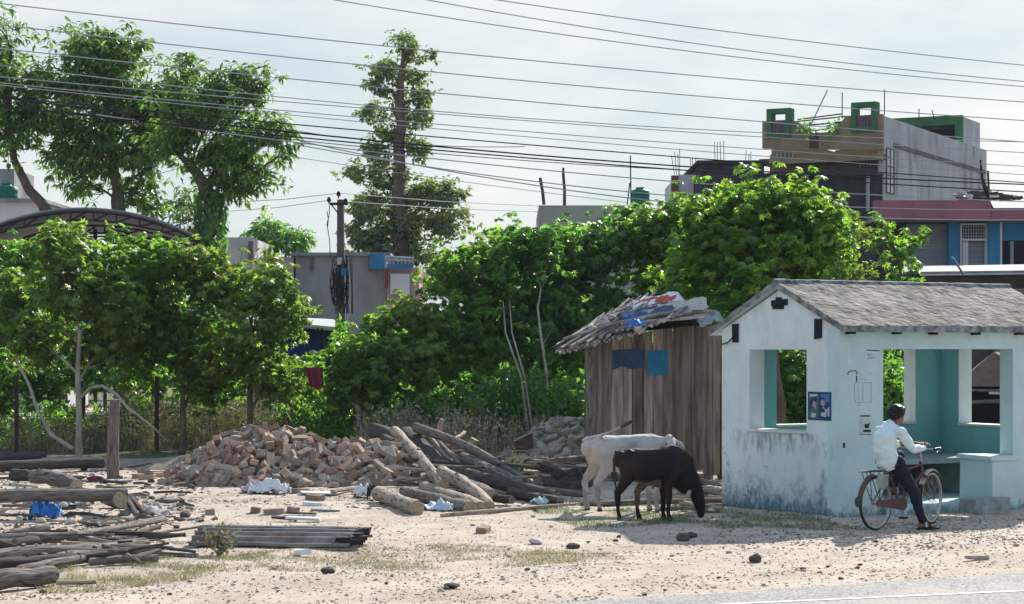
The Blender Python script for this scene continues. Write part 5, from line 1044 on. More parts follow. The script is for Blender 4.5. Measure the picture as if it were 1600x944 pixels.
mb.add(vs_, [(j * 31 + i, j * 31 + i + 1, (j + 1) * 31 + i + 1, (j + 1) * 31 + i) for j in range(20) for i in range(30)]); tag(mb.build('rubble_mound', M['rubble'], smooth=True), kind='stuff')

# ------------------------------------------------------------------ logs
def log(name, a, b, ya, yb, ra, rb, label, m='wood', bend=0.0, sag=0.0, group=None, n=9, cat='log', sq=1.0):
    """a,b photo points of the two ends, ya,yb ground rows under them, radii in photo pixels"""
    Ya, Yb = YG(ya), YG(yb); kf = 1.28 if a[0] < 200 else 1.12; ra, rb = ra * kf, rb * kf; p0, p1 = P(a[0], a[1], Ya), P(b[0], b[1], Yb); r0, r1 = ra * Ya / F, rb * Yb / F
    ctl = []
    s_ = hash_(label)
    for i in range(n):
        f = i / (n - 1); p = p0.lerp(p1, f); k = math.sin(f * math.pi)
        p += Vector((0, 0, bend * k)) + Vector((noise.noise(Vector((s_, i * .4, 0))), noise.noise(Vector((s_, i * .4, 5))), noise.noise(Vector((s_, i * .4, 9))))) * (r0 + r1) * .16
        ctl.append(p)
    rad = [(r0 + (r1 - r0) * i / (n - 1)) * (1 + .12 * noise.noise(Vector((s_, i * .9, 20)))) for i in range(n)]
    mb = MB()
    if max(r0, r1) > .055 and name == 'log':
        for q in range(2):
            f = .25 + .45 * ((s_ * (q + 1) * 1.7) % 1); i_ = int(f * (n - 1)); an = (s_ * (q + 3)) % 3.1; dv = Vector((.5 * math.cos(s_ + q), math.cos(an) * .7 - .5, math.sin(an))).normalized(); mb.tube([ctl[i_], ctl[i_] + dv * rad[i_] * 1.25], [rad[i_] * .5, rad[i_] * .3], 7, capmi=1)
    mb.tube(ctl, rad, 11, capmi=1, jit=.10, seed=int(s_ * 7), flat=sq)
    return thing(mb, name, [M[m], M['woodend'] if m != 'darkwood' else M['wood']], label, cat, group, True)
def hash_(s): return (sum(ord(c) * (i + 1) for i, c in enumerate(s)) % 997) * .37
LG = 'felled logs in the central pile'
LOGS = [
 ('log', (590, 771), (652, 796), 782, 807, 10, 11, 'short thick log lying at the front left of the central log pile', 'palewood', 0),
 ('log', (617, 672), (692, 758), 742, 772, 7, 8, 'straight bleached log leaning down over the right end of the brick heap', 'palewood', .02),
 ('log', (650, 668), (836, 760), 742, 770, 7, 5, 'longest arched log sloping right across the top of the central pile', 'wood', .10),
 ('split_log', (668, 681), (722, 738), 742, 757, 4, 3, 'thin pale split log between the leaning log and the arched one', 'palewood', 0),
 ('log', (690, 736), (765, 792), 776, 799, 8, 9, 'pale barkless log with a crook at its upper end, front of the central pile', 'palewood', .05),
 ('log', (664, 762), (750, 793), 776, 802, 9, 10, 'pale thick log under the crooked one at the front of the pile', 'palewood', .01),
 ('log', (632, 768), (735, 795), 776, 803, 7, 10, 'brown log running low behind the short thick log', 'wood', 0),
 ('log', (722, 752), (768, 776), 770, 788, 10, 11, 'stub of a log showing its dark cut end beside the crooked log', 'wood', 0),
 ('log', (708, 738), (866, 778), 762, 786, 11, 9, 'heavy dark weathered log low in the middle of the pile', 'darkwood', 0),
 ('log', (722, 716), (808, 756), 752, 774, 8, 7, 'rough grey log below the arched log', 'wood', .03),
 ('log', (636, 684), (712, 752), 738, 760, 15, 12, 'massive dark log behind the leaning pale log', 'darkwood', 0),
 ('log', (585, 676), (650, 690), 730, 738, 12, 11, 'dark log end heaped behind the right end of the bricks', 'darkwood', 0),
 ('log', (600, 690), (690, 722), 738, 750, 10, 9, 'dark sooty log under the leaning pale log', 'darkwood', 0),
 ('split_log', (672, 676), (738, 745), 740, 764, 3, 3, 'grey split rail lying along the massive dark log', 'wood', 0),
 ('pole', (690, 806), (912, 788), 809, 791, 3, 2.5, 'long thin peeled pole lying on the dirt in front of the central pile', 'palewood', .01),
 ('pole', (905, 788), (1130, 781), 793, 787, 4, 4, 'long pole lying on the ground behind the cows', 'wood', 0),
 ('pole', (762, 713), (918, 700), 716, 703, 5, 4, 'topmost long pole lying behind the pile, left of the white cow', 'palewood', .01),
 ('pole', (800, 728), (915, 713), 731, 717, 4, 3, 'second pole below the topmost one, left of the white cow', 'wood', 0),
 ('pole', (826, 722), (912, 714), 738, 732, 3, 3, 'short pale pole end between the long poles left of the white cow', 'palewood', 0),
 ('log', (838, 748), (916, 734), 754, 741, 7, 5, 'thick grey pole pointing at the white cow\'s thigh', 'wood', 0),
 ('pole', (845, 757), (918, 744), 760, 750, 3, 3, 'thin pale stick just under the thick grey pole', 'palewood', 0),
 ('pole', (780, 738), (880, 716), 741, 726, 4, 3, 'dark pole lying crosswise between the pale poles', 'darkwood', 0),
 ('log', (735, 775), (800, 781), 784, 790, 6, 6, 'dark flattened beam at the right foot of the central pile', 'darkwood', 0),
 ('log', (800, 770), (875, 783), 778, 790, 8, 6, 'black charred log at the right foot of the central pile', 'darkwood', 0),
 ('log', (790, 760), (915, 772), 770, 778, 4, 5, 'grey log lying flat left of the white cow\'s hind feet', 'wood', 0),
 ('stump', (730, 700), (742, 686), 742, 742, 7, 6, 'pale broken stump standing up behind the arched log', 'palewood', 0),
 ('split_log', (700, 694), (726, 676), 736, 730, 3, 2.5, 'small pale stick pointing up behind the arched log', 'palewood', 0),
 ('split_log', (684, 680), (690, 655), 730, 730, 4, 3, 'upright pale splinter of wood at the back of the pile', 'palewood', 0),
 ('beam', (-40, 732), (160, 722), 742, 735, 9, 8, 'dark squared beam running from the left edge to the upright post', 'darkwood', 0),
 ('beam', (-40, 718), (68, 712), 735, 728, 9, 7, 'dark beam end behind, uppermost at the left edge', 'darkwood', 0),
 ('log', (52, 744), (118, 760), 762, 770, 8, 9, 'curved pale log between the two long beams', 'wood', .04),
 ('beam', (-40, 778), (198, 770), 812, 806, 12, 10, 'long grey squared beam resting on short logs, left', 'wood', 0),
 ('log', (160, 776), (190, 783), 800, 808, 9, 10, 'short log with round dark end under the long grey beam', 'wood', 0),
 ('beam', (20, 742), (64, 745), 756, 758, 10, 8, 'black timber block under the dark squared beam', 'darkwood', 0),
 ('board', (196, 776), (214, 806), 800, 812, 4, 4, 'dark board leaning on the end of the long grey beam, left one', 'darkwood', 0),
 ('board', (204, 776), (226, 802), 800, 811, 4, 4, 'dark board leaning on the end of the long grey beam, right one', 'darkwood', 0),
 ('log', (-30, 846), (120, 838), 870, 862, 8, 6, 'grey log on top of the left wood pile', 'wood', 0),
 ('pole', (110, 838), (256, 811), 850, 822, 4, 4, 'pole sticking out to the upper right from the left wood pile', 'wood', 0),
 ('pole', (90, 855), (332, 820), 862, 826, 2.5, 1.5, 'thin stick reaching farthest right from the left wood pile', 'wood', 0),
 ('log', (-30, 872), (150, 858), 890, 872, 10, 7, 'long pale log along the middle of the left wood pile', 'wood', .01),
 ('log', (90, 874), (228, 848), 884, 862, 8, 7, 'blunt ended log pointing right out of the left wood pile', 'wood', 0),
 ('log', (-30, 884), (165, 868), 898, 878, 8, 6, 'dark log in the lower layer of the left wood pile', 'darkwood', 0),
 ('log', (30, 890), (130, 872), 898, 882, 6, 6, 'grey split log low in the left wood pile', 'wood', 0),
 ('log', (140, 878), (246, 872), 884, 878, 5, 5, 'flat grey log lying at the right foot of the left wood pile', 'wood', 0),
 ('log', (-40, 912), (84, 900), 925, 911, 13, 11, 'thick sawn log nearest the camera at the bottom left corner', 'wood', 0),
 ('log', (-30, 858), (60, 850), 880, 872, 11, 9, 'dark thick log at the left edge in the wood pile', 'darkwood', 0),
 ('log', (20, 832), (75, 826), 838, 832, 5, 5, 'short grey batten on the dirt above the left wood pile', 'wood', 0),
 ('board', (88, 911), (150, 909), 915, 913, 3.5, 3.5, 'white painted batten lying on the grass by the thick sawn log', 'palewood', 0),
 ('log', (250, 822), (160, 850), 832, 858, 3, 5, 'dark tapered branch lying over the left wood pile', 'darkwood', 0),
 ('pole', (205, 850), (305, 862), 856, 866, 3, 2, 'thin dark stick between the wood pile and the corrugated sheets', 'darkwood', 0),
 ('pole', (180, 862), (310, 868), 868, 872, 3.5, 2.5, 'grey stick ending at the corrugated sheets', 'wood', 0),
 ('log', (270, 758), (330, 752), 762, 757, 3, 3, 'thin broken stick at the left foot of the brick heap', 'wood', 0),
 ('board', (520, 768), (556, 762), 774, 768, 4, 4, 'dusty plank leaning on the foot of the brick heap', 'palewood', 0),
 ('log', (1065, 786), (1128, 795), 790, 799, 4, 3, 'pale branch lying between the black cow and the shelter', 'palewood', 0),
 ('log', (1070, 764), (1130, 770), 768, 774, 3, 4, 'pale branch lying under the shed wall right of the cows', 'palewood', 0),
 ('log', (1060, 776), (1118, 768), 780, 772, 3, 3, 'thin grey stick under the shed wall beside the shed post', 'wood', 0),
]
for L_ in LOGS:
    nm, a, b, ya, yb, ra, rb, lab, m, bend = L_; log(nm, a, b, ya, yb, ra, rb, lab, m, bend, cat={'split_log': 'split log', 'stump': 'stump'}.get(nm, nm), sq=.75 if nm in ('beam', 'board') else 1)
mb = MB(); b = G(176, 745); mb.tube([b - V(0, 0, .1), P(176, 700, b.y), P(177, 660, b.y), P(179, 624, b.y)], [.105, .10, .095, .085], 12, capmi=1, jit=.08, seed=4); thing(mb, 'wooden_post', [M['wood'], M['woodend']], 'upright round wooden post standing at the end of the dark beam', 'post', smooth=True)
# sticks jammed into the piles
def stick_set(n, x0, x1, y0, y1, lab, grp, seed, ln=(.3, 1.1), r=(.008, .03), zr=(0, .35), name='stick', ms=('wood', 'darkwood', 'palewood')):
    q = random.Random(seed)
    for i in range(n):
        g = G(q.uniform(x0, x1), q.uniform(y0, y1)); L_ = q.uniform(*ln); an = q.gauss(-.15, .6); el = q.gauss(0, .12); z = q.uniform(*zr); d = Vector((math.cos(an) * math.cos(el), math.sin(an), math.sin(el))) * L_ / 2; rd = q.uniform(*r)
        p0, p1 = g - d, g + d; p0.z = max(rd * .8, p0.z + z); p1.z = max(rd * .8, p1.z + z); md_ = p0.lerp(p1, .5) + Vector((0, 0, q.uniform(-.02, .03)))
        mb = MB(); mb.tube([p0, md_, p1], [rd, rd * .9, rd * .6], 6, jit=.12, seed=i); thing(mb, name, M[q.choice(ms)], lab, 'stick', grp)
stick_set(80, 640, 860, 735, 772, 'weathered stick among the central log pile', 'sticks in the central pile', 1, zr=(0, .4))
stick_set(50, 0, 240, 850, 885, 'weathered stick among the left wood pile', 'sticks in the left wood pile', 2, zr=(0, .16))
stick_set(30, 790, 920, 712, 762, 'stick scattered behind the white cow', 'sticks behind the cows', 3, zr=(0, .12))
stick_set(26, 1050, 1128, 752, 800, 'pale stick scattered under the shed wall', 'sticks under the shed wall', 4, zr=(0, .08), ms=('palewood', 'wood'))
stick_set(75, 0, 300, 730, 830, 'splinter of wood scattered among the beams', 'splinters among the beams', 5, ln=(.15, .7), zr=(0, .08))
stick_set(22, 560, 660, 690, 735, 'dark splintered wood at the back of the brick heap', 'splinters behind the heap', 6, ln=(.2, .6), zr=(.1, .5), ms=('darkwood', 'wood'))
# dark mound of charred boards left of the cows
mb = MB(); base = G(885, 775)
for i in range(9):
    q = random.Random(i); R = Matrix.Rotation(q.uniform(-.3, .3), 3, 'Z') @ Matrix.Rotation(q.uniform(-.4, .4), 3, 'Y'); mb.box(base + V(q.uniform(-.15, .15), .3 + .05 * i, .06 + .03 * i), (q.uniform(.35, .6), .12, .12), R, jit=.03)
thing(mb, 'charred_boards', M['darkwood'], 'black charred heap of boards just left of the white cow\'s hind legs', 'charred wood')
mb = MB(); mb.prism([P(803, 690, 36), P(832, 676, 36), P(834, 700, 36), P(808, 712, 36)], (0, .12, .02)); thing(mb, 'plank', M['darkwood'], 'dark plank leaning on the left foot of the rubble heap', 'plank')

# ------------------------------------------------------------------ corrugated sheets
def corrug(c, L, Wd, arc, rot, name, m, label, grp, tilt=0, waves=11, dz=0):
    mb = MB(); nI, nJ = 12, waves * 6; vs_ = []
    R = Matrix.Rotation(rot, 3, 'Z')
    for j in range(nJ + 1):
        for i in range(nI + 1):
            u = i / nI - .5; v = j / nJ - .5; z = arc * (1 - 4 * v * v) + .017 * math.sin(j / 6 * 2 * math.pi) + tilt * v + .008 * noise.noise(Vector((u * 3, v * 4, dz * 9))); vs_.append(Vector(c) + R @ Vector((u * L * (1 + .01 * math.sin(j)), v * Wd, z + dz)))
    mb.add(vs_, [(j * (nI + 1) + i, j * (nI + 1) + i + 1, (j + 1) * (nI + 1) + i + 1, (j + 1) * (nI + 1) + i) for j in range(nJ) for i in range(nI)])
    o = thing(mb, name, m, label, 'roofing sheet', grp, True); o.modifiers.new('s', 'SOLIDIFY').thickness = .007; return o
cc = G(432, 852); rotc = math.radians(-7)
M['rsheet'] = mat('rusty_sheet', (.24, .215, .20), (.11, .085, .07), 3.5, .7, .004, 20, c3=(.15, .09, .06), c3scale=2)
corrug(cc + V(0, 0, .085), 1.75, .75, .09, rotc, 'corrugated_sheet', M['rsheet'], 'top grey corrugated roofing sheet of the stack lying on the dirt', None, tilt=.12, waves=7)
corrug(cc + V(.10, .03, .03), 1.75, .85, .06, rotc - .04, 'corrugated_sheet', M['rsheet'], 'lower corrugated roofing sheet, its dark open end sticking out to the right', None, tilt=.09, waves=7)
mb = MB(); b0 = cc + V(.80, -.04, .02)
for k in range(12):
    a = k / 12 * 3.14; mb.box(b0 + V(rnd.uniform(-.03, .12), math.cos(a) * .34, .03 + math.sin(a) * .09), (rnd.uniform(.1, .22), .09, rnd.uniform(.03, .08)), Matrix.Rotation(rnd.uniform(-.6, .6), 3, 'Z'), jit=.02)
thing(mb, 'dark_end_filler', M['cable'], 'black shade felt bunched at the right end of the corrugated sheets', 'filler')  # black boxes stand for the shaded open ends of the sheets
mb = MB(); p = G(474, 867); mb.box(p + V(0, 0, .03), (.17, .08, .055), Matrix.Rotation(.1, 3, 'Z'), jit=.008); thing(mb, 'foam_block', M['white'], 'white rounded block lying in front of the corrugated sheets', 'block')
# stacked tile-like litter, bags and rags
def rag(px, py, sx, sy, h, m, lab, cat, name='plastic_bag', seed=1): p = G(px, py); cloth(name, p + V(0, 0, .01), sx, sy, m, lab, cat, h=h, seed=seed)
rag(396, 770, .17, .12, .12, mat('pinkish_plastic', (.6, .45, .47), (.5, .35, .38), 8, .6), 'pinkish plastic bag at the left end of the white sheet by the bricks', 'plastic bag', seed=2)
rag(420, 771, .30, .16, .13, M['white'], 'crumpled white plastic sheet lying at the foot of the brick heap', 'plastic sheet', 'plastic_sheet', seed=3)
rag(67, 810, .16, .14, .15, M['bluecloth'], 'bright blue plastic bag lying between the beams and the left wood pile', 'plastic bag', seed=4)
rag(84, 806, .10, .1, .09, M['bluecloth'], 'small blue plastic scrap right of the blue bag', 'plastic bag', seed=14)
rag(566, 775, .12, .1, .12, M['white'], 'small white plastic bag at the left end of the short thick log', 'plastic bag', seed=5)
rag(582, 778, .08, .08, .14, M['cable'], 'black plastic bag beside the small white one near the bricks', 'plastic bag', seed=6)
rag(682, 800, .22, .15, .10, mat('clear_plastic', (.55, .62, .66), (.35, .4, .45), 20, .3), 'heap of shiny clear plastic shreds in front of the short thick log', 'plastic shreds', 'plastic_shreds', seed=7)
rag(228, 806, .32, .14, .08, mat('grey_sack', (.42, .4, .39), (.3, .28, .27), 10, .8), 'grey plastic sack lying right of the leaning boards', 'sack', 'sack', seed=8)
rag(110, 790, .28, .2, .08, M['sheet'], 'dark grey sack under the long grey beam', 'sack', 'sack', seed=9)
rag(60, 790, .2, .1, .10, mat('pale_sack', (.4, .4, .42), (.3, .3, .32), 10, .8), 'pale torn sack left under the long grey beam', 'sack', 'sack', seed=19)
rag(150, 752, .12, .06, .05, M['red'], 'faded red rag between the upright post and the long beam', 'rag', 'rag', seed=10)
rag(845, 726, .2, .12, .10, mat('cream_sack', (.52, .5, .45), (.4, .38, .34), 10, .8), 'cream sack lying among the poles left of the white cow', 'sack', 'sack', seed=11)
rag(845, 788, .14, .08, .06, mat('pale_blue_plastic', (.45, .55, .6), (.3, .4, .45), 10, .5), 'pale blue plastic scrap at the right foot of the log pile', 'plastic scrap', 'plastic_scrap', seed=12)
rag(108, 868, .1, .08, .1, M['white'], 'white plastic scrap caught in the left wood pile', 'plastic scrap', 'plastic_scrap', seed=13)
for i, (px, py, sx, sy, lab) in enumerate(((498, 773, .26, .13, 'white flat board lying before the brick heap'), (475, 813, .22, .06, 'white thin tile lying on bare dirt, nearest the corrugated sheets'), (445, 812, .16, .05, 'dark thin slat left of the white thin tile'), (490, 790, .14, .08, 'small pale slab between the white board and the white tile'), (508, 800, .18, .06, 'dusty green-grey scrap right of the loose bricks'), (470, 805, .2, .05, 'pale slat behind the white thin tile'), (118, 914, .01, .01, None), (1526, 875, .12, .035, 'flat greenish stone slab lying on the dirt at the right edge'))):
    if not lab: continue
    mb = MB(); p = G(px, py); mb.box(p + V(0, 0, .022), (sx * 2, sy * 2, .035), Matrix.Rotation(rnd.uniform(-.3, .3), 3, 'Z') @ Matrix.Rotation(.05, 3, 'Y'), jit=.012); thing(mb, 'slab', [M['white'], M['white'], M['darkwood'], M['white'], M['sheet'], M['wood'], M['white'], M['rubble']][i], lab, 'slab')
mb = MB(); p = G(690, 690); 
# weeds by the corrugated sheet and in the pile
rs = np.random.RandomState(77)
for (px, py, nl, h, lab, m) in ((345, 868, 260, .32, 'dusty grey-green plant growing at the left end of the corrugated sheets', 'dry'), (815, 745, 200, .35, 'grey-green plant growing among the poles left of the cows', 'grassg'), (752, 710, 240, .75, 'dry twiggy plant with yellow-green leaves behind the log pile', 'dry'), (742, 660, 90, .5, 'bright green shoot above the dry twiggy plant', 'leafy')):
    c = G(px, py) if py > 700 else P(px, py, 41); root = empty('plant', c, lab, 'plant'); mb = MB(); A = []; 
    for k in range(14):
        d = Vector((rs.normal(0, .5), rs.normal(0, .4), 1)).normalized() * h * rs.uniform(.6, 1.2); q0 = Vector(c); q1 = q0 + d * .5 + Vector((rs.normal(0, .03), 0, 0)); q2 = q0 + d; mb.tube([q0, q1, q2], [.006, .004, .002], 4, cap=False)
        for z in range(nl // 14): f = rs.uniform(.25, 1); A.append(np.array(q0.lerp(q2, f)) + rs.normal(0, .035, 3))
    mb.build('stem', M['wood'], root); A = np.array(A); v, l, t = scatter_mesh(A, rs.normal(0, 1, A.shape), unit(rs.normal(0, 1, A.shape)), rs.uniform(.03, .08, len(A)) * (1 if py > 740 else 1.4), 'oval'); np_mesh('foliage', v, l, t, [M[m]], root)

# ------------------------------------------------------------------ stones and litter
def stone_mesh(seed, m):
    r = random.Random(seed); import bmesh; bm = bmesh.new(); bmesh.ops.create_icosphere(bm, subdivisions=2, radius=1)
    for v in bm.verts: v.co *= 1 + .28 * noise.noise(v.co * 1.3 + Vector((seed * 3, 0, 0))) ; v.co.z *= .62
    me = bpy.data.meshes.new('stone'); bm.to_mesh(me); bm.free(); me.materials.append(m); return me
SM = [stone_mesh(i, M['stone']) for i in range(6)]; darkst = mat('dark_stone', (.10, .09, .085), (.06, .055, .05), 12, .9); SD = [stone_mesh(i + 9, darkst) for i in range(3)]
def stone(px, py, r, lab, meshes=SM, grp=None, tall=1):
    p = G(px, py); o = bpy.data.objects.new('stone', rnd.choice(meshes)); C.objects.link(o); o.location = (p.x, p.y, r * .35 + ground_z(p.x, p.y)); o.scale = (r, r * .9, r * tall); o.rotation_euler = (0, rnd.uniform(-.2, .2), rnd.uniform(0, 6)); return tag(o, lab, 'stone', grp)
stone(1180, 879, .065, 'rounded dark stone standing alone on the dirt near the road edge', SD, tall=1.5)
stone(513, 900, .07, 'dark jagged stone on the dirt below the grass strip', SD); stone(706, 920, .08, 'flat dark stone near the bottom centre of the photo', SD, tall=.5); stone(1068, 843, .09, 'dark lump at the edge of the shade right of the cows', SD); stone(1080, 838, .07, 'second dark lump just right of the first at the shade edge', SD)
stone(837, 847, .09, 'brown stone right of the grass strip', SM, tall=.6); stone(895, 852, .08, 'darker brown stone at the right end of the grass strip', SD, tall=.7); stone(1116, 797, .10, 'pinkish flat stone beside the shelter wall corner', SM, tall=.5); stone(465, 866, .05, 'small round stone before the corrugated sheets', SM)
for i in range(95):
    px, py = rnd.uniform(0, 1600), rnd.choice((rnd.uniform(790, 940), rnd.uniform(840, 935)))
    p = G(px, py)
    if (p - RE0).dot(RN) < .1 or (px > 1120 and py < 830): continue
    stone(px, py, rnd.uniform(.014, .038), 'small loose stone on the dirt verge', rnd.choice((SM, SM, SD)), 'small loose stones on the verge', rnd.uniform(.6, 1))
for i in range(70):
    px = rnd.uniform(0, 300); py = rnd.uniform(735, 830); stone(px, py, rnd.uniform(.03, .075), 'lump of broken brick and stone scattered among the beams', rnd.choice((SM, SD, SM)), 'broken lumps among the beams')
def litter(name, n, reg, szr, meshes, m, seed, kind='tri', zs=.4):
    rs = np.random.RandomState(seed); A, B_, Cn, S = [], [], [], []
    while len(A) < n:
        px, py = rs.uniform(reg[0], reg[2]), rs.uniform(reg[1], reg[3]) ; g = G(px, py)
        if (g - RE0).dot(RN) < -.15 and rs.rand() < .93: continue
        if noise.noise(g * .9) < rs.uniform(-.4, .5): continue
        A.append((g.x, g.y, ground_z(g.x, g.y) + .004)); d = rs.normal(0, 1, 3); d[2] *= .12; B_.append(d); Cn.append((rs.normal(0, .35), rs.normal(0, .35), 1)); S.append(rs.uniform(*szr))
    v, l, t = scatter_mesh(np.array(A), np.array(B_), unit(np.array(Cn)), np.array(S), kind); return tag(np_mesh(name, v, l, t, [m]), kind='stuff')
litter('dead_leaves', 2600, (-40, 760, 1640, 944), (.02, .065), None, M['deadleaf'], 3, 'oval'); litter('dead_leaves', 1800, (-40, 770, 1640, 944), (.025, .07), None, M['scrap'], 4, 'lance')
litter('chips', 2600, (-40, 730, 320, 850), (.03, .12), None, M['scrap'], 5, 'oval'); litter('chips', 1500, (540, 745, 1130, 800), (.03, .11), None, M['scrap'], 6, 'oval'); litter('chips', 500, (250, 755, 620, 790), (.03, .08), None, M['scrap'], 8, 'oval')
M['palechip'] = mat('pale_chip', (.6, .55, .48), (.45, .4, .34), 8, .8, island=.35); litter('chips', 500, (-40, 735, 320, 850), (.03, .10), None, M['palechip'], 15, 'oval'); litter('chips', 420, (1060, 745, 1130, 800), (.04, .12), None, M['palechip'], 16, 'oval'); litter('chips', 500, (560, 840, 1600, 944), (.015, .05), None, M['palechip'], 17, 'oval'); litter('chips', 500, (1120, 800, 1620, 850), (.02, .07), None, M['scrap'], 23, 'oval'); litter('chips', 900, (60, 850, 980, 915), (.015, .06), None, M['palechip'], 21, 'lance'); litter('chips', 350, (740, 700, 920, 770), (.03, .1), None, M['palechip'], 18, 'oval')
# gravel: tiny faceted pebbles
def gravel(n, reg, r0, r1, seed, m):
    rs = np.random.RandomState(seed); base = np.array([(1, 0, 0), (0, 1, 0), (-1, 0, 0), (0, -1, 0), (0, 0, .7), (0, 0, -.7)]); fc = [(0, 1, 4), (1, 2, 4), (2, 3, 4), (3, 0, 4), (1, 0, 5), (2, 1, 5), (3, 2, 5), (0, 3, 5)]
    pos = []
    while len(pos) < n:
        g = G(rs.uniform(reg[0], reg[2]), rs.uniform(reg[1], reg[3])); d = (g - RE0).dot(RN)
        if d < 0 and rs.rand() > .06: continue
        if noise.noise(g * .7 + Vector((seed, 0, 0))) < rs.uniform(-.5, .4): continue
        pos.append((g.x, g.y, ground_z(g.x, g.y) + .003))
    pos = np.array(pos); s = rs.uniform(r0, r1, n) * rs.uniform(.5, 1, n); jit = 1 + rs.uniform(-.3, .3, (n, 6, 1)); v = pos[:, None, :] + base[None] * jit * s[:, None, None]; v = v.reshape(-1, 3)
    flat_ = np.array(fc).ravel(); l = (flat_[None] + (np.arange(n) * 6)[:, None]).ravel(); return tag(np_mesh('gravel', v, l, np.full(n * 8, 3), [m]), kind='stuff')
gravel(4500, (-60, 775, 1660, 944), .005, .017, 1, M['stone']); gravel(900, (-60, 800, 1660, 944), .006, .016, 2, darkst); gravel(1500, (1120, 800, 1660, 860), .01, .03, 3, M['stone'])

# ------------------------------------------------------------------ bodies: union of tapered tubes, remeshed to one skin
def ball(mb, c, r, mi=0, n=12):
    c = Vector(c); rx, ry, rz = r if hasattr(r, '__len__') else (r, r, r); vs_ = []; m = n // 2
    for i in range(1, m):
        th = math.pi * i / m
        for k in range(n): ph = 2 * math.pi * k / n; vs_.append(c + Vector((rx * math.sin(th) * math.cos(ph), ry * math.sin(th) * math.sin(ph), rz * math.cos(th))))
    vs_ += [c + Vector((0, 0, rz)), c - Vector((0, 0, rz))]; t = len(vs_) - 2; fs = []
    for i in range(m - 2):
        for k in range(n): fs.append((i * n + k, (i + 1) * n + k, (i + 1) * n + (k + 1) % n, i * n + (k + 1) % n))
    for k in range(n): fs.append((t, k, (k + 1) % n)); fs.append((t + 1, (m - 2) * n + (k + 1) % n, (m - 2) * n + k))
    mb.add(vs_, fs, mi)
def limb(mb, pts, rad, n=12):
    """closed tapered tube with rounded ends; radius may be (side, vertical)"""
    pts = [Vector(p) for p in pts]; rad = [r if hasattr(r, '__len__') else (r, r) for r in rad]
    d0 = (pts[1] - pts[0]).normalized(); d1 = (pts[-1] - pts[-2]).normalized()
    P_ = [pts[0] - d0 * rad[0][1] * .85, pts[0] - d0 * rad[0][1] * .5] + pts + [pts[-1] + d1 * rad[-1][1] * .5, pts[-1] + d1 * rad[-1][1] * .85]
    R_ = [tuple(x * .35 for x in rad[0]), tuple(x * .82 for x in rad[0])] + rad + [tuple(x * .82 for x in rad[-1]), tuple(x * .35 for x in rad[-1])]
    m = len(P_); vs_ = []; side0 = Vector((0, 1, 0))
    for i, p in enumerate(P_):
        t = (P_[min(i + 1, m - 1)] - P_[max(i - 1, 0)]).normalized(); a = (side0 - t * side0.dot(t))
        if a.length < .1: a = Vector((1, 0, 0)) - t * t.x
        a.normalize(); b = t.cross(a)
        for k in range(n): an = 2 * math.pi * k / n; vs_.append(p + a * math.cos(an) * R_[i][0] + b * math.sin(an) * R_[i][1])
    mb.add(vs_, [(i * n + k, i * n + (k + 1) % n, (i + 1) * n + (k + 1) % n, (i + 1) * n + k) for i in range(m - 1) for k in range(n)] + [tuple(range(n))[::-1], tuple((m - 1) * n + k for k in range(n))])
def skin(mb, name, mats, voxel, smooth=4, parent=None, xf=None, colorfn=None, label=None, fold=0, ff=9):
    me = bpy.data.meshes.new('tmp'); me.from_pydata([tuple(v) for v in mb.v], [], mb.f); me.update()
    import bmesh; bm = bmesh.new(); bm.from_mesh(me); bmesh.ops.recalc_face_normals(bm, faces=bm.faces); bm.to_mesh(me); bm.free()
    o = bpy.data.objects.new('tmp', me); C.objects.link(o); r = o.modifiers.new('r', 'REMESH'); r.mode = 'VOXEL'; r.voxel_size = voxel; r.use_smooth_shade = True
    s = o.modifiers.new('s', 'SMOOTH'); s.factor = .5; s.iterations = smooth
    dg = bpy.context.evaluated_depsgraph_get(); dg.update(); m2 = bpy.data.meshes.new_from_object(o.evaluated_get(dg)); m2.name = name; bpy.data.objects.remove(o)
    if fold:
        nrm_ = [v.normal.copy() for v in m2.vertices]; cos_ = [v.co.copy() for v in m2.vertices]; out = []
        for c_, n_ in zip(cos_, nrm_):
            q = c_ * ff; out += list(c_ + n_ * fold * (noise.noise(Vector((q.x, q.y, q.z * 1.6))) + .5 * abs(noise.noise(Vector((q.x * 2, q.y * 2, q.z * 2.6 + 4))))))
        m2.vertices.foreach_set('co', out); m2.update()
    m2.materials.clear()
    for m in mats: m2.materials.append(m)
    if colorfn: m2.polygons.foreach_set('material_index', [colorfn(p.center) for p in m2.polygons])
    if xf is not None: m2.transform(xf)
    if parent is not None: m2.transform(Matrix.Translation(-Vector(parent.location)))
    for p in m2.polygons: p.use_smooth = True
    o = bpy.data.objects.new(name, m2); C.objects.link(o)
    if parent is not None: o.parent = parent
    if label: o['label'] = label
    return o

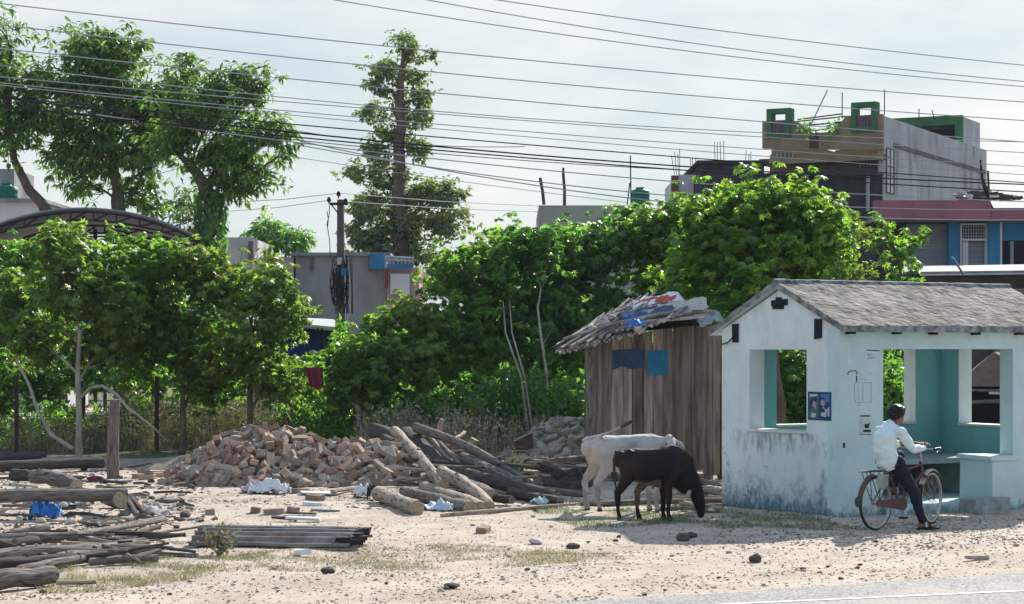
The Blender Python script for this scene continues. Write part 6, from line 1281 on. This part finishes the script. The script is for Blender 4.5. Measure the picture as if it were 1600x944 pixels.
def cow(origin, yaw, bodymats, label, legs, head, k=1.0, tail=None, horn=None, fn=None, black=False):
    root = empty('cow', origin, label, 'cow'); xf = Matrix.Translation(origin) @ Matrix.Rotation(yaw, 4, 'Z') @ Matrix.Scale(k, 4); mb = MB()
    if black:
        limb(mb, [(-.36, 0, .765), (-.28, 0, .735), (-.12, 0, .675), (.08, 0, .66), (.24, 0, .68), (.34, 0, .69)], [(.11, .135), (.165, .185), (.20, .225), (.205, .245), (.18, .24), (.15, .21)], 16)
        limb(mb, [(.24, 0, .845), (.31, 0, .82)], [(.06, .10), (.07, .10)])
        limb(mb, [(.26, 0, .72), (.38, 0, .62), (.48, 0, .48), (.54, 0, .37)], [(.13, .20), (.11, .17), (.085, .125), (.07, .095)])
        limb(mb, [(.30, 0, .50), (.40, 0, .38)], [(.03, .09), (.02, .06)])
    else:
        limb(mb, [(-.46, 0, .84), (-.38, 0, .83), (-.15, 0, .76), (.10, 0, .76), (.32, 0, .80), (.44, 0, .82)], [(.115, .125), (.18, .19), (.215, .24), (.22, .25), (.18, .22), (.15, .17)], 16)
        limb(mb, [(.30, 0, .94), (.36, 0, .93)], [(.06, .08), (.06, .07)])
        limb(mb, [(.36, 0, .86), (.50, -.03, .87), (.60, -.10, .90)], [(.11, .16), (.09, .12), (.07, .09)])
    ball(mb, (-.38 if black else -.48, .075, .76 if black else .83), (.09, .07, .11)); ball(mb, (-.38 if black else -.48, -.075, .76 if black else .83), (.09, .07, .11))
    hx, hz = (-.30, .86) if black else (-.36, .97)
    for s in (-1, 1): limb(mb, [(hx - .04, .10 * s, hz - .06), (hx + .03, .10 * s, hz - .005), (hx + .14, .06 * s, hz - .04)], [.045, .045, .03]); limb(mb, [((.27 if black else .36), .10 * s, (.80 if black else .90)), ((.33 if black else .44), .13 * s, (.62 if black else .74)), ((.24 if black else .38), .11 * s, (.5 if black else .62))], [(.04, .05), (.05, .07), (.05, .06)])
    for L_ in legs: limb(mb, L_[0], L_[1], 10)
    head(mb); o = skin(mb, 'body', bodymats, .0115, 4, root, xf, fn, fold=.010, ff=7)
    return root, xf
def hoof(root, xf, pts, m):
    for p in pts:
        mb = MB(); x, y, z = p; mb.tube([(x + .01, y, z), (x, y, z + .03), (x - .005, y, z + .055)], [.036, .033, .026], 8); mb.v = [tuple(xf @ Vector(v)) for v in mb.v]; mb.build('hoof', m, root, True)
M['blackcoat'] = mat('black_brown_coat', (.008, .008, .011), (.014, .011, .012), 5, .6, .002, 80, c3=(.030, .019, .014), c3scale=1.6, c3lo=.5, c3hi=.75); M['bellycoat'] = mat('brown_belly_coat', (.09, .055, .04), (.16, .11, .08), 8, .6)
M['whitecoat'] = mat('dusty_white_coat', (.47, .435, .40), (.36, .33, .30), 3, .7, .002, 80, c3=(.24, .215, .21), c3scale=3.2, c3lo=.50, c3hi=.72); M['hoof'] = mat('hoof', (.03, .028, .03), (.05, .045, .04), 9, .5); M['horn'] = mat('horn', (.05, .04, .04), (.12, .1, .08), 9, .4)
M['greycoat'] = mat('grey_shank', (.30, .28, .27), (.22, .2, .2), 5, .7)
# black cow, grazing
OB = G(1019, 813.5); yb = math.radians(-8)
def bl(x, y, front, back=0):   # leg paths
    if front: return ([(x + .02, y * 1.1, .62), (x, y, .42), (x + .005, y, .30), (x - .005, y, .12), (x + .012, y, .035)], [(.065, .10), (.04, .05), (.036, .04), (.024, .026), (.034, .034)])
    return ([(x + .12, y * 1.0, .70), (x + .12, y * 1.15, .52), (x - .005, y, .345), (x + .0, y, .13), (x + .02, y, .035)], [(.09, .13), (.055, .085), (.036, .045), (.023, .026), (.033, .034)])
legsB = [bl(.13, .085, 1), bl(.21, -.085, 1), bl(-.42, -.085, 0), bl(-.19, .085, 0)]
def headB(mb):
    limb(mb, [(.52, 0, .40), (.575, 0, .28), (.60, 0, .15), (.605, 0, .075)], [(.075, .085), (.07, .085), (.05, .058), (.046, .045)], 12)
    for s in (-1, 1): limb(mb, [(.50, .07 * s, .40), (.455, .13 * s, .335)], [(.012, .035), (.008, .04)], 8); limb(mb, [(.56, .055 * s, .30), (.565, .065 * s, .285)], [.016, .014], 8)
bc, xb = cow(OB, yb, [M['blackcoat'], M['bellycoat'], M['hoof']], 'black cow with its head down grazing in front of the white cow', legsB, headB, 1.0, black=True,
    fn=lambda c: 1 if (c.z < .50 + .02 * math.sin(c.x * 20) and -.2 < c.x < .12 and c.z > .40) or (abs(c.x + .19) < .06 and c.y > 0 and .15 < c.z < .45) else 0)
hoof(bc, xb, [(.142, .085, .0), (.222, -.085, .0), (-.40, -.085, .0), (-.17, .085, 0)], M['hoof'])
mb = MB(); mb.tube([(-.44, 0, .86), (-.475, -.01, .76), (-.47, -.03, .5), (-.43, -.04, .34)], [.026, .02, .014, .011], 7); mb.tube([(-.43, -.04, .36), (-.42, -.042, .28), (-.405, -.045, .19)], [.013, .03, .006], 8); mb.v = [tuple(xb @ Vector(v)) for v in mb.v]; mb.build('tail', M['hoof'], bc, True)
for s in (-1, 1):
    mb = MB(); mb.tube([(.50, .045 * s, .455), (.49, .06 * s, .49), (.50, .062 * s, .515)], [.016, .011, .004], 7); mb.v = [tuple(xb @ Vector(v)) for v in mb.v]; mb.build('horn', M['horn'], bc, True)
mb = MB()
for s in (-1,): ball(mb, (.585, .074 * s, .29), (.014, .007, .012))
mb.v = [tuple(xb @ Vector(v)) for v in mb.v]; mb.build('eye', M['cable'], bc, True)
mb = MB(); limb(mb, [(.468, -.115, .375), (.452, -.15, .325)], [(.004, .024), (.003, .026)], 8); mb.v = [tuple(xb @ Vector(v)) for v in mb.v]; mb.build('inner_ear', M['greycoat'], bc, True)
# white cow behind
OW = G(975, 799)
def wl(x, y, front):
    if front: return ([(x, y * 1.1, .72), (x, y, .48), (x + .005, y, .33), (x - .005, y, .12), (x + .012, y, .035)], [(.075, .11), (.045, .055), (.038, .042), (.026, .028), (.036, .036)])
    return ([(x + .11, y, .78), (x + .12, y * 1.15, .58), (x - .01, y, .385), (x, y, .14), (x + .02, y, .035)], [(.095, .14), (.06, .09), (.038, .048), (.025, .028), (.035, .036)])
legsW = [wl(.34, .095, 1), wl(.42, -.09, 1), wl(-.50, .09, 0), wl(-.35, -.09, 0)]
def headW(mb):   # head turned towards the camera, right of the neck
    limb(mb, [(.585, -.10, .945), (.60, -.20, .86), (.615, -.28, .76), (.62, -.32, .70)], [(.085, .075), (.078, .07), (.058, .055), (.052, .045)], 12)
    limb(mb, [(.66, -.12, .93), (.73, -.13, .875), (.78, -.13, .83)], [(.02, .03), (.014, .045), (.008, .02)], 8)
    limb(mb, [(.52, -.12, .93), (.47, -.14, .89), (.43, -.14, .85)], [(.02, .03), (.014, .045), (.008, .02)], 8)
wc, xw = cow(OW, math.radians(3), [M['whitecoat'], M['greycoat'], M['hoof']], 'white cow standing behind the black one, head turned to the road and tail raised', legsW, headW, 1.0, fn=lambda c: 1 if (c.z < .3 + .05 * math.sin(c.x * 30)) or (c.y < -.27 and c.z < .76) else 0)
hoof(wc, xw, [(.352, .095, 0), (.432, -.09, 0), (-.48, .09, 0), (-.33, -.09, 0)], M['hoof'])
for s, h in ((-1, .07), (1, .19)):
    mb = MB(); mb.tube([(.60 + .045 * s, -.10, 1.0), (.60 + .06 * s, -.10, 1.0 + h * .5), (.60 + .055 * s, -.10, 1.0 + h)], [.018, .013, .004], 7); mb.v = [tuple(xw @ Vector(v)) for v in mb.v]; mb.build('horn', M['horn'], wc, True)
for s in (-1, 1):
    mb = MB(); ball(mb, (.60 + .068 * s, -.215, .895), (.012, .014, .014)); mb.v = [tuple(xw @ Vector(v)) for v in mb.v]; mb.build('eye', M['cable'], wc, True)
mb = MB(); mb.tube([(-.53, 0, .92), (-.50, -.02, .955), (-.38, -.06, .985), (-.20, -.10, 1.04), (-.02, -.12, 1.13)], [.035, .026, .02, .015, .011], 8, mi=0); mb.v = [tuple(xw @ Vector(v)) for v in mb.v]; tl = mb.build('tail', M['whitecoat'], wc, True)
mb = MB(); mb.tube([(-.06, -.117, 1.11), (.02, -.12, 1.155), (.09, -.12, 1.19), (.15, -.12, 1.205)], [.011, .028, .024, .003], 8); mb.v = [tuple(xw @ Vector(v)) for v in mb.v]; mb.build('tail_tuft', M['horn'], wc, True)
# ------------------------------------------------------------------ bicycle
BK = Vector((4.28, 24.1, 0)); BA = math.radians(45); bd = Vector((math.cos(BA), math.sin(BA), 0)); br = Vector((bd.y, -bd.x, 0))   # br: to the rider's right, towards the camera
xbk = Matrix.Translation(BK) @ Matrix((( bd.x, -br.x, 0, 0), (bd.y, -br.y, 0, 0), (0, 0, 1, 0), (0, 0, 0, 1)))   # local x forward, y left, z up
def bo(mb, name, m, parent, smooth=True, label=None): mb.v = [tuple(xbk @ Vector(v)) for v in mb.v]; return mb.build(name, m, parent, smooth, label)
bike = empty('bicycle', BK, 'old maroon roadster bicycle with rear rack, the rider in white astride it', 'bicycle')
M['maroon'] = mat('maroon_paint', (.15, .065, .078), (.10, .05, .055), 20, .45, c3=(.10, .06, .05), c3scale=12); M['steel'] = mat('dull_chrome', (.42, .42, .42), (.25, .24, .23), 20, .35, metal=.8); M['rubber'] = mat('tyre_rubber', (.03, .03, .032), (.05, .048, .045), 20, .8); M['rimm'] = mat('rim_steel', (.5, .49, .47), (.32, .3, .27), 30, .35, metal=.6)
HR, WB = .325, 1.22; hub_r, hub_f, bb = V(0, 0, HR), V(WB, 0, HR), V(.47, 0, .285)
st_top, sadl = V(.30, 0, .66), V(.25, 0, .75); hd_t, hd_b = V(.93, 0, .78), V(.985, 0, .62)
mb = MB()
for a, b, r in ((bb, st_top, .015), (st_top + V(-.0, 0, -.03), hd_t - V(-.005, 0, .04), .014), (bb, hd_b + V(-.01, 0, .02), .016), (hd_t, hd_b, .02)): mb.tube([a, b], r, 8)
for s in (-1, 1): mb.tube([bb, V(.25, .05 * s, .29), hub_r + V(0, .055 * s, 0)], .010, 6); mb.tube([st_top, hub_r + V(0, .055 * s, 0)], .009, 6)
bo(mb, 'frame', M['maroon'], bike)
fturn = Matrix.Translation(hd_b) @ Matrix.Rotation(math.radians(10), 4, 'Z') @ Matrix.Translation(-hd_b)
def turn(mb): mb.v = [tuple(fturn @ Vector(v)) for v in mb.v]
mb = MB()
for s in (-1, 1): mb.tube([hd_b, hd_b + V(.01, .05 * s, -.03), V(1.14, .055 * s, .45), hub_f + V(0, .055 * s, 0)], [.014, .013, .011, .009], 7)
turn(mb); bo(mb, 'fork', M['maroon'], bike)
def wheel(c, front):
    wr = empty_child = None
    mb = MB(); n = 40
    def ring(R, r, nn=8, mb=mb):
        vs_ = []
        for i in range(n):
            a = 2 * math.pi * i / n
            for k in range(nn): b = 2 * math.pi * k / nn; vs_.append(c + V((R + r * math.cos(b)) * math.cos(a), r * math.sin(b), (R + r * math.cos(b)) * math.sin(a)))
        mb.add(vs_, [(i * nn + k, ((i + 1) % n) * nn + k, ((i + 1) % n) * nn + (k + 1) % nn, i * nn + (k + 1) % nn) for i in range(n) for k in range(nn)])
    ring(HR - .019, .019)
    if front: turn(mb)
    ty = bo(mb, 'wheel', M['rubber'], bike)
    m2 = MB()
    vs_ = []
    for i in range(n):
        a = 2 * math.pi * i / n
        for R, y in ((.285, -.016), (.298, -.018), (.298, .018), (.285, .016)): vs_.append(c + V(R * math.cos(a), y, R * math.sin(a)))
    m2.add(vs_, [(i * 4 + k, ((i + 1) % n) * 4 + k, ((i + 1) % n) * 4 + (k + 1) % 4, i * 4 + (k + 1) % 4) for i in range(n) for k in range(4)])
    if front: turn(m2)
    bo(m2, 'rim', M['rimm'], ty, False)
    m3 = MB()
    for i in range(36):
        a = 2 * math.pi * i / 36; b = a + (.35 if i % 2 else -.35); y = .03 if (i // 2) % 2 else -.03
        m3.tube([c + V(.02 * math.cos(b + 1.2), y, .02 * math.sin(b + 1.2)), c + V(.286 * math.cos(a), 0, .286 * math.sin(a))], .0016, 3, cap=False)
    if front: turn(m3)
    bo(m3, 'spoke', M['steel'], ty, False)
    m4 = MB(); m4.tube([c + V(0, -.055, 0), c + V(0, -.03, 0), c + V(0, .03, 0), c + V(0, .055, 0)], [.012, .022, .022, .012], 10)
    if front: turn(m4)
    bo(m4, 'hub', M['steel'], ty)
wheel(hub_r, 0); wheel(hub_f, 1)
def fender(c, a0, a1, m, front, name='mudguard'):
    mb = MB(); vs_ = []; n = 22; R = HR + .018
    for i in range(n + 1):
        a = math.radians(a0 + (a1 - a0) * i / n)
        for y, dr in ((-.032, -.012), (-.02, .004), (0, .009), (.02, .004), (.032, -.012)):
            vs_.append(c + V((R + dr) * math.cos(a), y, (R + dr) * math.sin(a)))
    mb.add(vs_, [(i * 5 + k, (i + 1) * 5 + k, (i + 1) * 5 + k + 1, i * 5 + k + 1) for i in range(n) for k in range(4)])
    if front: turn(mb)
    o = bo(mb, name, m, bike); o.modifiers.new('s', 'SOLIDIFY').thickness = .002
fender(hub_r, 100, 168, M['maroon'], 0); fender(hub_f, 35, 150, M['steel'], 1)
mb = MB(); ball(mb, hub_r + V(-.352, 0, .03), (.022, .05, .065)); bo(mb, 'mudflap', mat('dark_flap', (.05, .07, .09), (.04, .05, .07), 9, .6), bike)
mb = MB()
z = .70
for s in (-1, 1): mb.tube([V(.20, .055 * s, z - .02), V(.10, .06 * s, z), V(-.22, .06 * s, z), V(-.26, .03 * s, z)], .006, 5); mb.tube([V(-.2, .06 * s, z), hub_r + V(0, .06 * s, .01)], .0055, 5); mb.tube([V(-.02, .06 * s, z), hub_r + V(0, .06 * s, .01)], .0055, 5)
for x in (-.26, -.12, .0, .12): mb.tube([V(x, -.06, z), V(x, .06, z)], .005, 5)
mb.tube([V(-.26, -.06, z), V(-.27, -.06, z - .08)], .005, 5); mb.tube([V(-.26, 0, z), V(.12, 0, z)], .005, 5)
bo(mb, 'rear_rack', M['metal'], bike)
mb = MB(); pts = [(0.02, .44), (.18, .50), (.22, .58), (.12, .645), (-.02, .65), (-.10, .60)]; mb.prism([V(x, -.068, zz) for x, zz in [(-.05, .67), (-.08, .58), (-.02, .50), (.08, .48), (.15, .53), (.17, .66)]], (0, .004, 0)); bo(mb, 'skirt_guard', mat('guard_pale', (.34, .33, .3), (.2, .2, .2), 20, .6), bike, False)
mb = MB(); mb.prism([V(x, -.062, zz) for x, zz in [(-.03, .36), (-.05, .33), (-.03, .29), (.40, .23), (.50, .21), (.56, .25), (.56, .33), (.50, .37), (.40, .36)]], (0, .02, 0)); bo(mb, 'chain_guard', M['maroon'], bike, False)
mb = MB(); mb.tube([bb + V(0, -.045, 0), bb + V(0, .045, 0)], .02, 8); 
ca = math.radians(-35); pR = bb + V(-.17 * math.cos(math.radians(62)), -.085, -.17 * math.sin(math.radians(62))); pL = bb + V(.17 * math.cos(math.radians(62)), .085, .17 * math.sin(math.radians(62)))
mb.tube([bb + V(0, -.045, 0), pR + V(0, .02, 0)], .009, 6); mb.tube([bb + V(0, .045, 0), pL - V(0, .02, 0)], .009, 6); bo(mb, 'crank', M['steel'], bike)
for q, s in ((pR, -1), (pL, 1)): mb = MB(); mb.box(q + V(0, .035 * s, 0), (.085, .08, .022)); bo(mb, 'pedal', M['rubber'], bike, False)
mb = MB(); limb(mb, [sadl + V(-.10, 0, -.0), sadl + V(-.0, 0, 0), sadl + V(.12, 0, 0)], [(.085, .03), (.06, .028), (.022, .02)]); mb.tube([st_top, sadl - V(0.0, 0, .02)], .012, 6); bo(mb, 'saddle', M['cable'], bike)
mb = MB(); mb.tube([hd_t, hd_t + V(-.02, 0, .12), hd_t + V(.03, 0, .14)], .012, 7); hb = hd_t + V(.03, 0, .14)
mb.tube([hb + V(-.22, .26, .02), hb + V(-.08, .27, .03), hb + V(.02, .2, .01), hb, hb + V(.02, -.2, .01), hb + V(-.08, -.27, .03), hb + V(-.22, -.26, .02)], .011, 8); turn(mb); ho = bo(mb, 'handlebar', M['steel'], bike)
for s in (-1, 1): mb = MB(); mb.tube([hb + V(-.23, .26 * s, .02), hb + V(-.12, .268 * s, .028)], .016, 8); turn(mb); bo(mb, 'grip', M['cable'], ho)
for s in (-1, 1): mb = MB(); mb.tube([hb + V(-.06, .25 * s, 0), hb + V(-.14, .25 * s, -.02)], .005, 5); turn(mb); bo(mb, 'brake_lever', M['steel'], ho)
mb = MB(); mb.tube([hub_r + V(.03, .07, -.02), V(-.08, .14, .02)], .008, 5); bo(mb, 'kickstand', M['steel'], bike)

# ------------------------------------------------------------------ rider
OP = BK + bd * .25
def J(a, b, z): return OP + bd * a + br * b + Vector((0, 0, z))
per = empty('person', J(0, 0, 0), 'boy in white shirt and dark trousers sitting on the bicycle, one foot on the ground', 'person')
M['skin'] = mat('brown_skin', (.20, .11, .075), (.16, .09, .06), 8, .55); M['hair'] = mat('black_hair', (.010, .009, .010), (.018, .015, .015), 40, .45, .004, 60, stretch=(1, 1, .3)); M['shirt'] = mat('white_shirt', (.62, .72, .74), (.55, .65, .67), 5, .85, .03, 6, stretch=(1, 1, .6)); M['trouser'] = mat('navy_trousers', (.010, .013, .026), (.018, .021, .034), 8, .8, .01, 12)
neck, head_c = J(.05, .02, 1.22), J(.13, .04, 1.345)
hipR, kneeR, ankR = J(.03, .09, .80), J(.20, .22, .45), J(.27, .30, .085)
hipL, kneeL, ankL = J(.03, -.09, .80), J(.37, -.10, .86), J(.29, -.12, .47)
shR, elR, wrR = J(.03, .155, 1.165), J(.17, .23, .955), J(.47, .19, .955)
shL, elL, wrL = J(.04, -.155, 1.165), J(.30, -.17, 1.0), J(.545, .05, 1.0)
mb = MB()
limb(mb, [J(.0, 0, .82), J(-.02, 0, 1.0), J(.0, 0, 1.15)], [(.11, .11), (.10, .10), (.10, .10)]); limb(mb, [J(.03, 0, 1.16), J(.075, .02, 1.25), head_c - V(0, 0, .03)], [.05, .046, .048])
fd = (bd * .97 + br * .12).normalized(); fr_ = Vector((fd.y, -fd.x, 0))     # facing direction of the head
def H(a, b, z): return head_c + fd * a + fr_ * b + Vector((0, 0, z))
ball(mb, H(-.005, 0, .02), (.088, .088, .095)); limb(mb, [H(.03, 0, .0), H(.045, 0, -.065)], [(.058, .06), (.045, .042)]); ball(mb, H(.072, 0, -.07), (.022, .022, .018))
limb(mb, [H(.082, 0, .012), H(.098, 0, -.018)], [(.008, .010), (.014, .014)], 8); ball(mb, H(.085, 0, -.042), (.014, .022, .008)); 
for s in (-1, 1): ball(mb, H(-.005, .084 * s, -.005), (.020, .010, .03)); ball(mb, H(.075, .034 * s, .03), (.014, .018, .008))
for sh, el, wr in ((shR, elR, wrR), (shL, elL, wrL)): limb(mb, [sh, sh.lerp(el, .5), el], [.044, .04, .034]); limb(mb, [el, el.lerp(wr, .35), wr], [.034, .035, .022])
for hp, kn, an in ((hipR, kneeR, ankR), (hipL, kneeL, ankL)): limb(mb, [hp, hp.lerp(kn, .5), kn], [.075, .065, .05]); limb(mb, [kn, kn.lerp(an, .35), an], [.048, .048, .03])
# feet
fdR = (bd * .75 + br * .66).normalized()
limb(mb, [ankR, ankR - fdR * .035 + V(0, 0, -.045)], [.03, .03]); limb(mb, [ankR - fdR * .03 + V(0, 0, -.05), ankR + fdR * .07 + V(0, 0, -.045), ankR + fdR * .15 + V(0, 0, -.058)], [(.028, .022), (.036, .022), (.042, .012)])
limb(mb, [ankL, ankL - bd * .03 + V(0, 0, -.045)], [.03, .03]); limb(mb, [ankL - bd * .03 + V(0, 0, -.05), ankL + bd * .07 + V(0, 0, -.045), ankL + bd * .15 + V(0, 0, -.055)], [(.028, .022), (.036, .022), (.042, .012)])
fs_ = Vector((-fdR.y, fdR.x, 0))
for k in range(5):
    for an, f_, sd_ in ((ankR, fdR, fs_), (ankL, bd, -br)): limb(mb, [an + f_ * .14 + sd_ * (.016 * (k - 2)) + V(0, 0, -.06), an + f_ * (.19 - .008 * abs(k - 3)) + sd_ * (.017 * (k - 2)) + V(0, 0, -.066)], [.0085, .0075], 7)
# hands: palm, four fingers, thumb, loosely curled
def hand(wr, d, side, up, sgn):
    d = d.normalized(); side = (side - d * side.dot(d)).normalized(); up = d.cross(side).normalized() * (1 if d.cross(side).z > 0 else -1)
    limb(mb, [wr, wr + d * .045, wr + d * .075], [(.026, .02), (.036, .017), (.038, .015)])
    for k, L_ in enumerate((.060, .070, .066, .050)):
        o_ = wr + d * .075 + side * (.0205 * (k - 1.5)); a = o_ + d * L_ * .45 + side * .003 * (k - 1.5); b = a + (d * .8 - up * .55) * L_ * .38; c = b + (d * .45 - up * .9) * L_ * .28
        limb(mb, [o_ - d * .01, a, b, c], [.0095, .009, .0082, .0072], 7)
    o_ = wr + d * .025 + side * .026 * sgn; limb(mb, [o_, o_ + d * .028 + side * .024 * sgn - up * .006, o_ + d * .058 + side * .03 * sgn - up * .014], [.012, .0105, .0085], 7)
hand(wrR + (wrR - elR).normalized() * .01, (bd * .85 - br * .1 + V(0, 0, .45)), -br * .7 + V(0, 0, .7), V(0, 0, 1), 1); hand(wrL, (bd * .75 + br * .6 - V(0, 0, .05)), bd * -.6 + br * .7, V(0, 0, 1), -1)
skin(mb, 'body', [M['skin']], .0065, 3, per)
# shirt
mb = MB(); limb(mb, [J(-.02, 0, .80), J(-.07, 0, .95), J(-.06, 0, 1.08), J(.015, 0, 1.185)], [(.165, .13), (.16, .145), (.17, .14), (.13, .095)], 16)
limb(mb, [shL + V(0, 0, .0), J(.03, 0, 1.19), shR], [.058, .075, .058]); limb(mb, [J(.03, 0, 1.2), J(.045, 0, 1.245)], [.065, .055])
limb(mb, [shR, shR.lerp(elR, .5), elR], [.064, .058, .05]); limb(mb, [elR, elR.lerp(wrR, .5), wrR.lerp(elR, .12)], [.05, .046, .038])
limb(mb, [shL, shL.lerp(elL, .5), elL], [.064, .058, .052]); limb(mb, [elL, elL.lerp(wrL, .25)], [.05, .047])
limb(mb, [J(.0, .06, .78), J(.06, .13, .74)], [(.08, .06), (.06, .03)]); limb(mb, [J(-.06, -.05, .79), J(-.06, .05, .78)], [(.07, .08), (.07, .08)])
skin(mb, 'shirt', [M['shirt']], .009, 3, per, fold=.016, ff=11)
mb = MB(); limb(mb, [J(-.02, -.06, .80), J(-.02, .06, .80)], [.10, .10]); limb(mb, [hipR, hipR.lerp(kneeR, .5), kneeR], [.095, .082, .066]); limb(mb, [kneeR, kneeR.lerp(ankR, .5), ankR + V(0, 0, .03)], [.064, .058, .05])
limb(mb, [hipL, hipL.lerp(kneeL, .5), kneeL], [.095, .082, .066]); limb(mb, [kneeL, kneeL.lerp(ankL, .5), ankL + V(0, 0, .04)], [.064, .058, .05]); skin(mb, 'trousers', [M['trouser']], .009, 3, per, fold=.012, ff=12)
mb = MB(); ball(mb, H(-.018, 0, .042), (.108, .106, .098), n=16); ball(mb, H(-.045, 0, .01), (.072, .088, .075)); limb(mb, [H(.055, -.05, .075), H(.07, 0, .082), H(.055, .05, .075)], [.03, .032, .03])
for k in range(16): an = k * .41; limb(mb, [H(-.02 + .07 * math.cos(an), .07 * math.sin(an), .09), H(-.02 + .095 * math.cos(an), .095 * math.sin(an), .055 + .01 * math.sin(k * 3))], [.018, .008], 6)
skin(mb, 'hair', [M['hair']], .0065, 2, per, fold=.006, ff=30)
for an, f_ in ((ankR, fdR), (ankL, bd)):
    sd_ = Vector((-f_.y, f_.x, 0)); mb = MB(); z0 = an.z - .085
    mb.prism([Vector((an.x, an.y, z0)) + f_ * a + sd_ * b for a, b in ((-.065, -.03), (-.07, 0), (-.065, .03), (.05, .04), (.13, .05), (.195, .03), (.205, 0), (.19, -.03), (.12, -.046), (.05, -.036))], (0, 0, .018))
    mb.tube([Vector((an.x, an.y, z0 + .018)) + f_ * .1 + sd_ * .048, Vector((an.x, an.y, z0 + .062)) + f_ * .085 + sd_ * .02, Vector((an.x, an.y, z0 + .062)) + f_ * .085 - sd_ * .02, Vector((an.x, an.y, z0 + .018)) + f_ * .1 - sd_ * .046], .010, 6); so_ = mb.build('sandal', M['cable'], per)
    mb = MB(); mb.tube([Vector((an.x, an.y, z0 + .03)) + f_ * .04 + sd_ * .046, Vector((an.x, an.y, z0 + .082)) + f_ * .045 + sd_ * .02, Vector((an.x, an.y, z0 + .082)) + f_ * .045 - sd_ * .02, Vector((an.x, an.y, z0 + .03)) + f_ * .04 - sd_ * .044], .009, 6); mb.build('strap', M['white'], so_)
for s in (-1, 1): mb = MB(); ball(mb, H(.081, .033 * s, .022), (.009, .012, .007)); mb.build('eye', M['cable'], per, True)
# ------------------------------------------------------------------ haze
hm = bpy.data.materials.new('haze'); hm.use_nodes = True; ht_ = hm.node_tree; ht_.nodes.remove(ht_.nodes['Principled BSDF'])
pv = ht_.nodes.new('ShaderNodeVolumePrincipled'); pv.inputs['Color'].default_value = (.80, .90, 1, 1); pv.inputs['Density'].default_value = .00019; pv.inputs['Anisotropy'].default_value = 0
ht_.links.new(pv.outputs[0], ht_.nodes['Material Output'].inputs['Volume'])
mb = MB(); mb.box((0, 900, 25), (3400, 2000, 56)); o = mb.build('haze', hm); tag(o, kind='stuff')
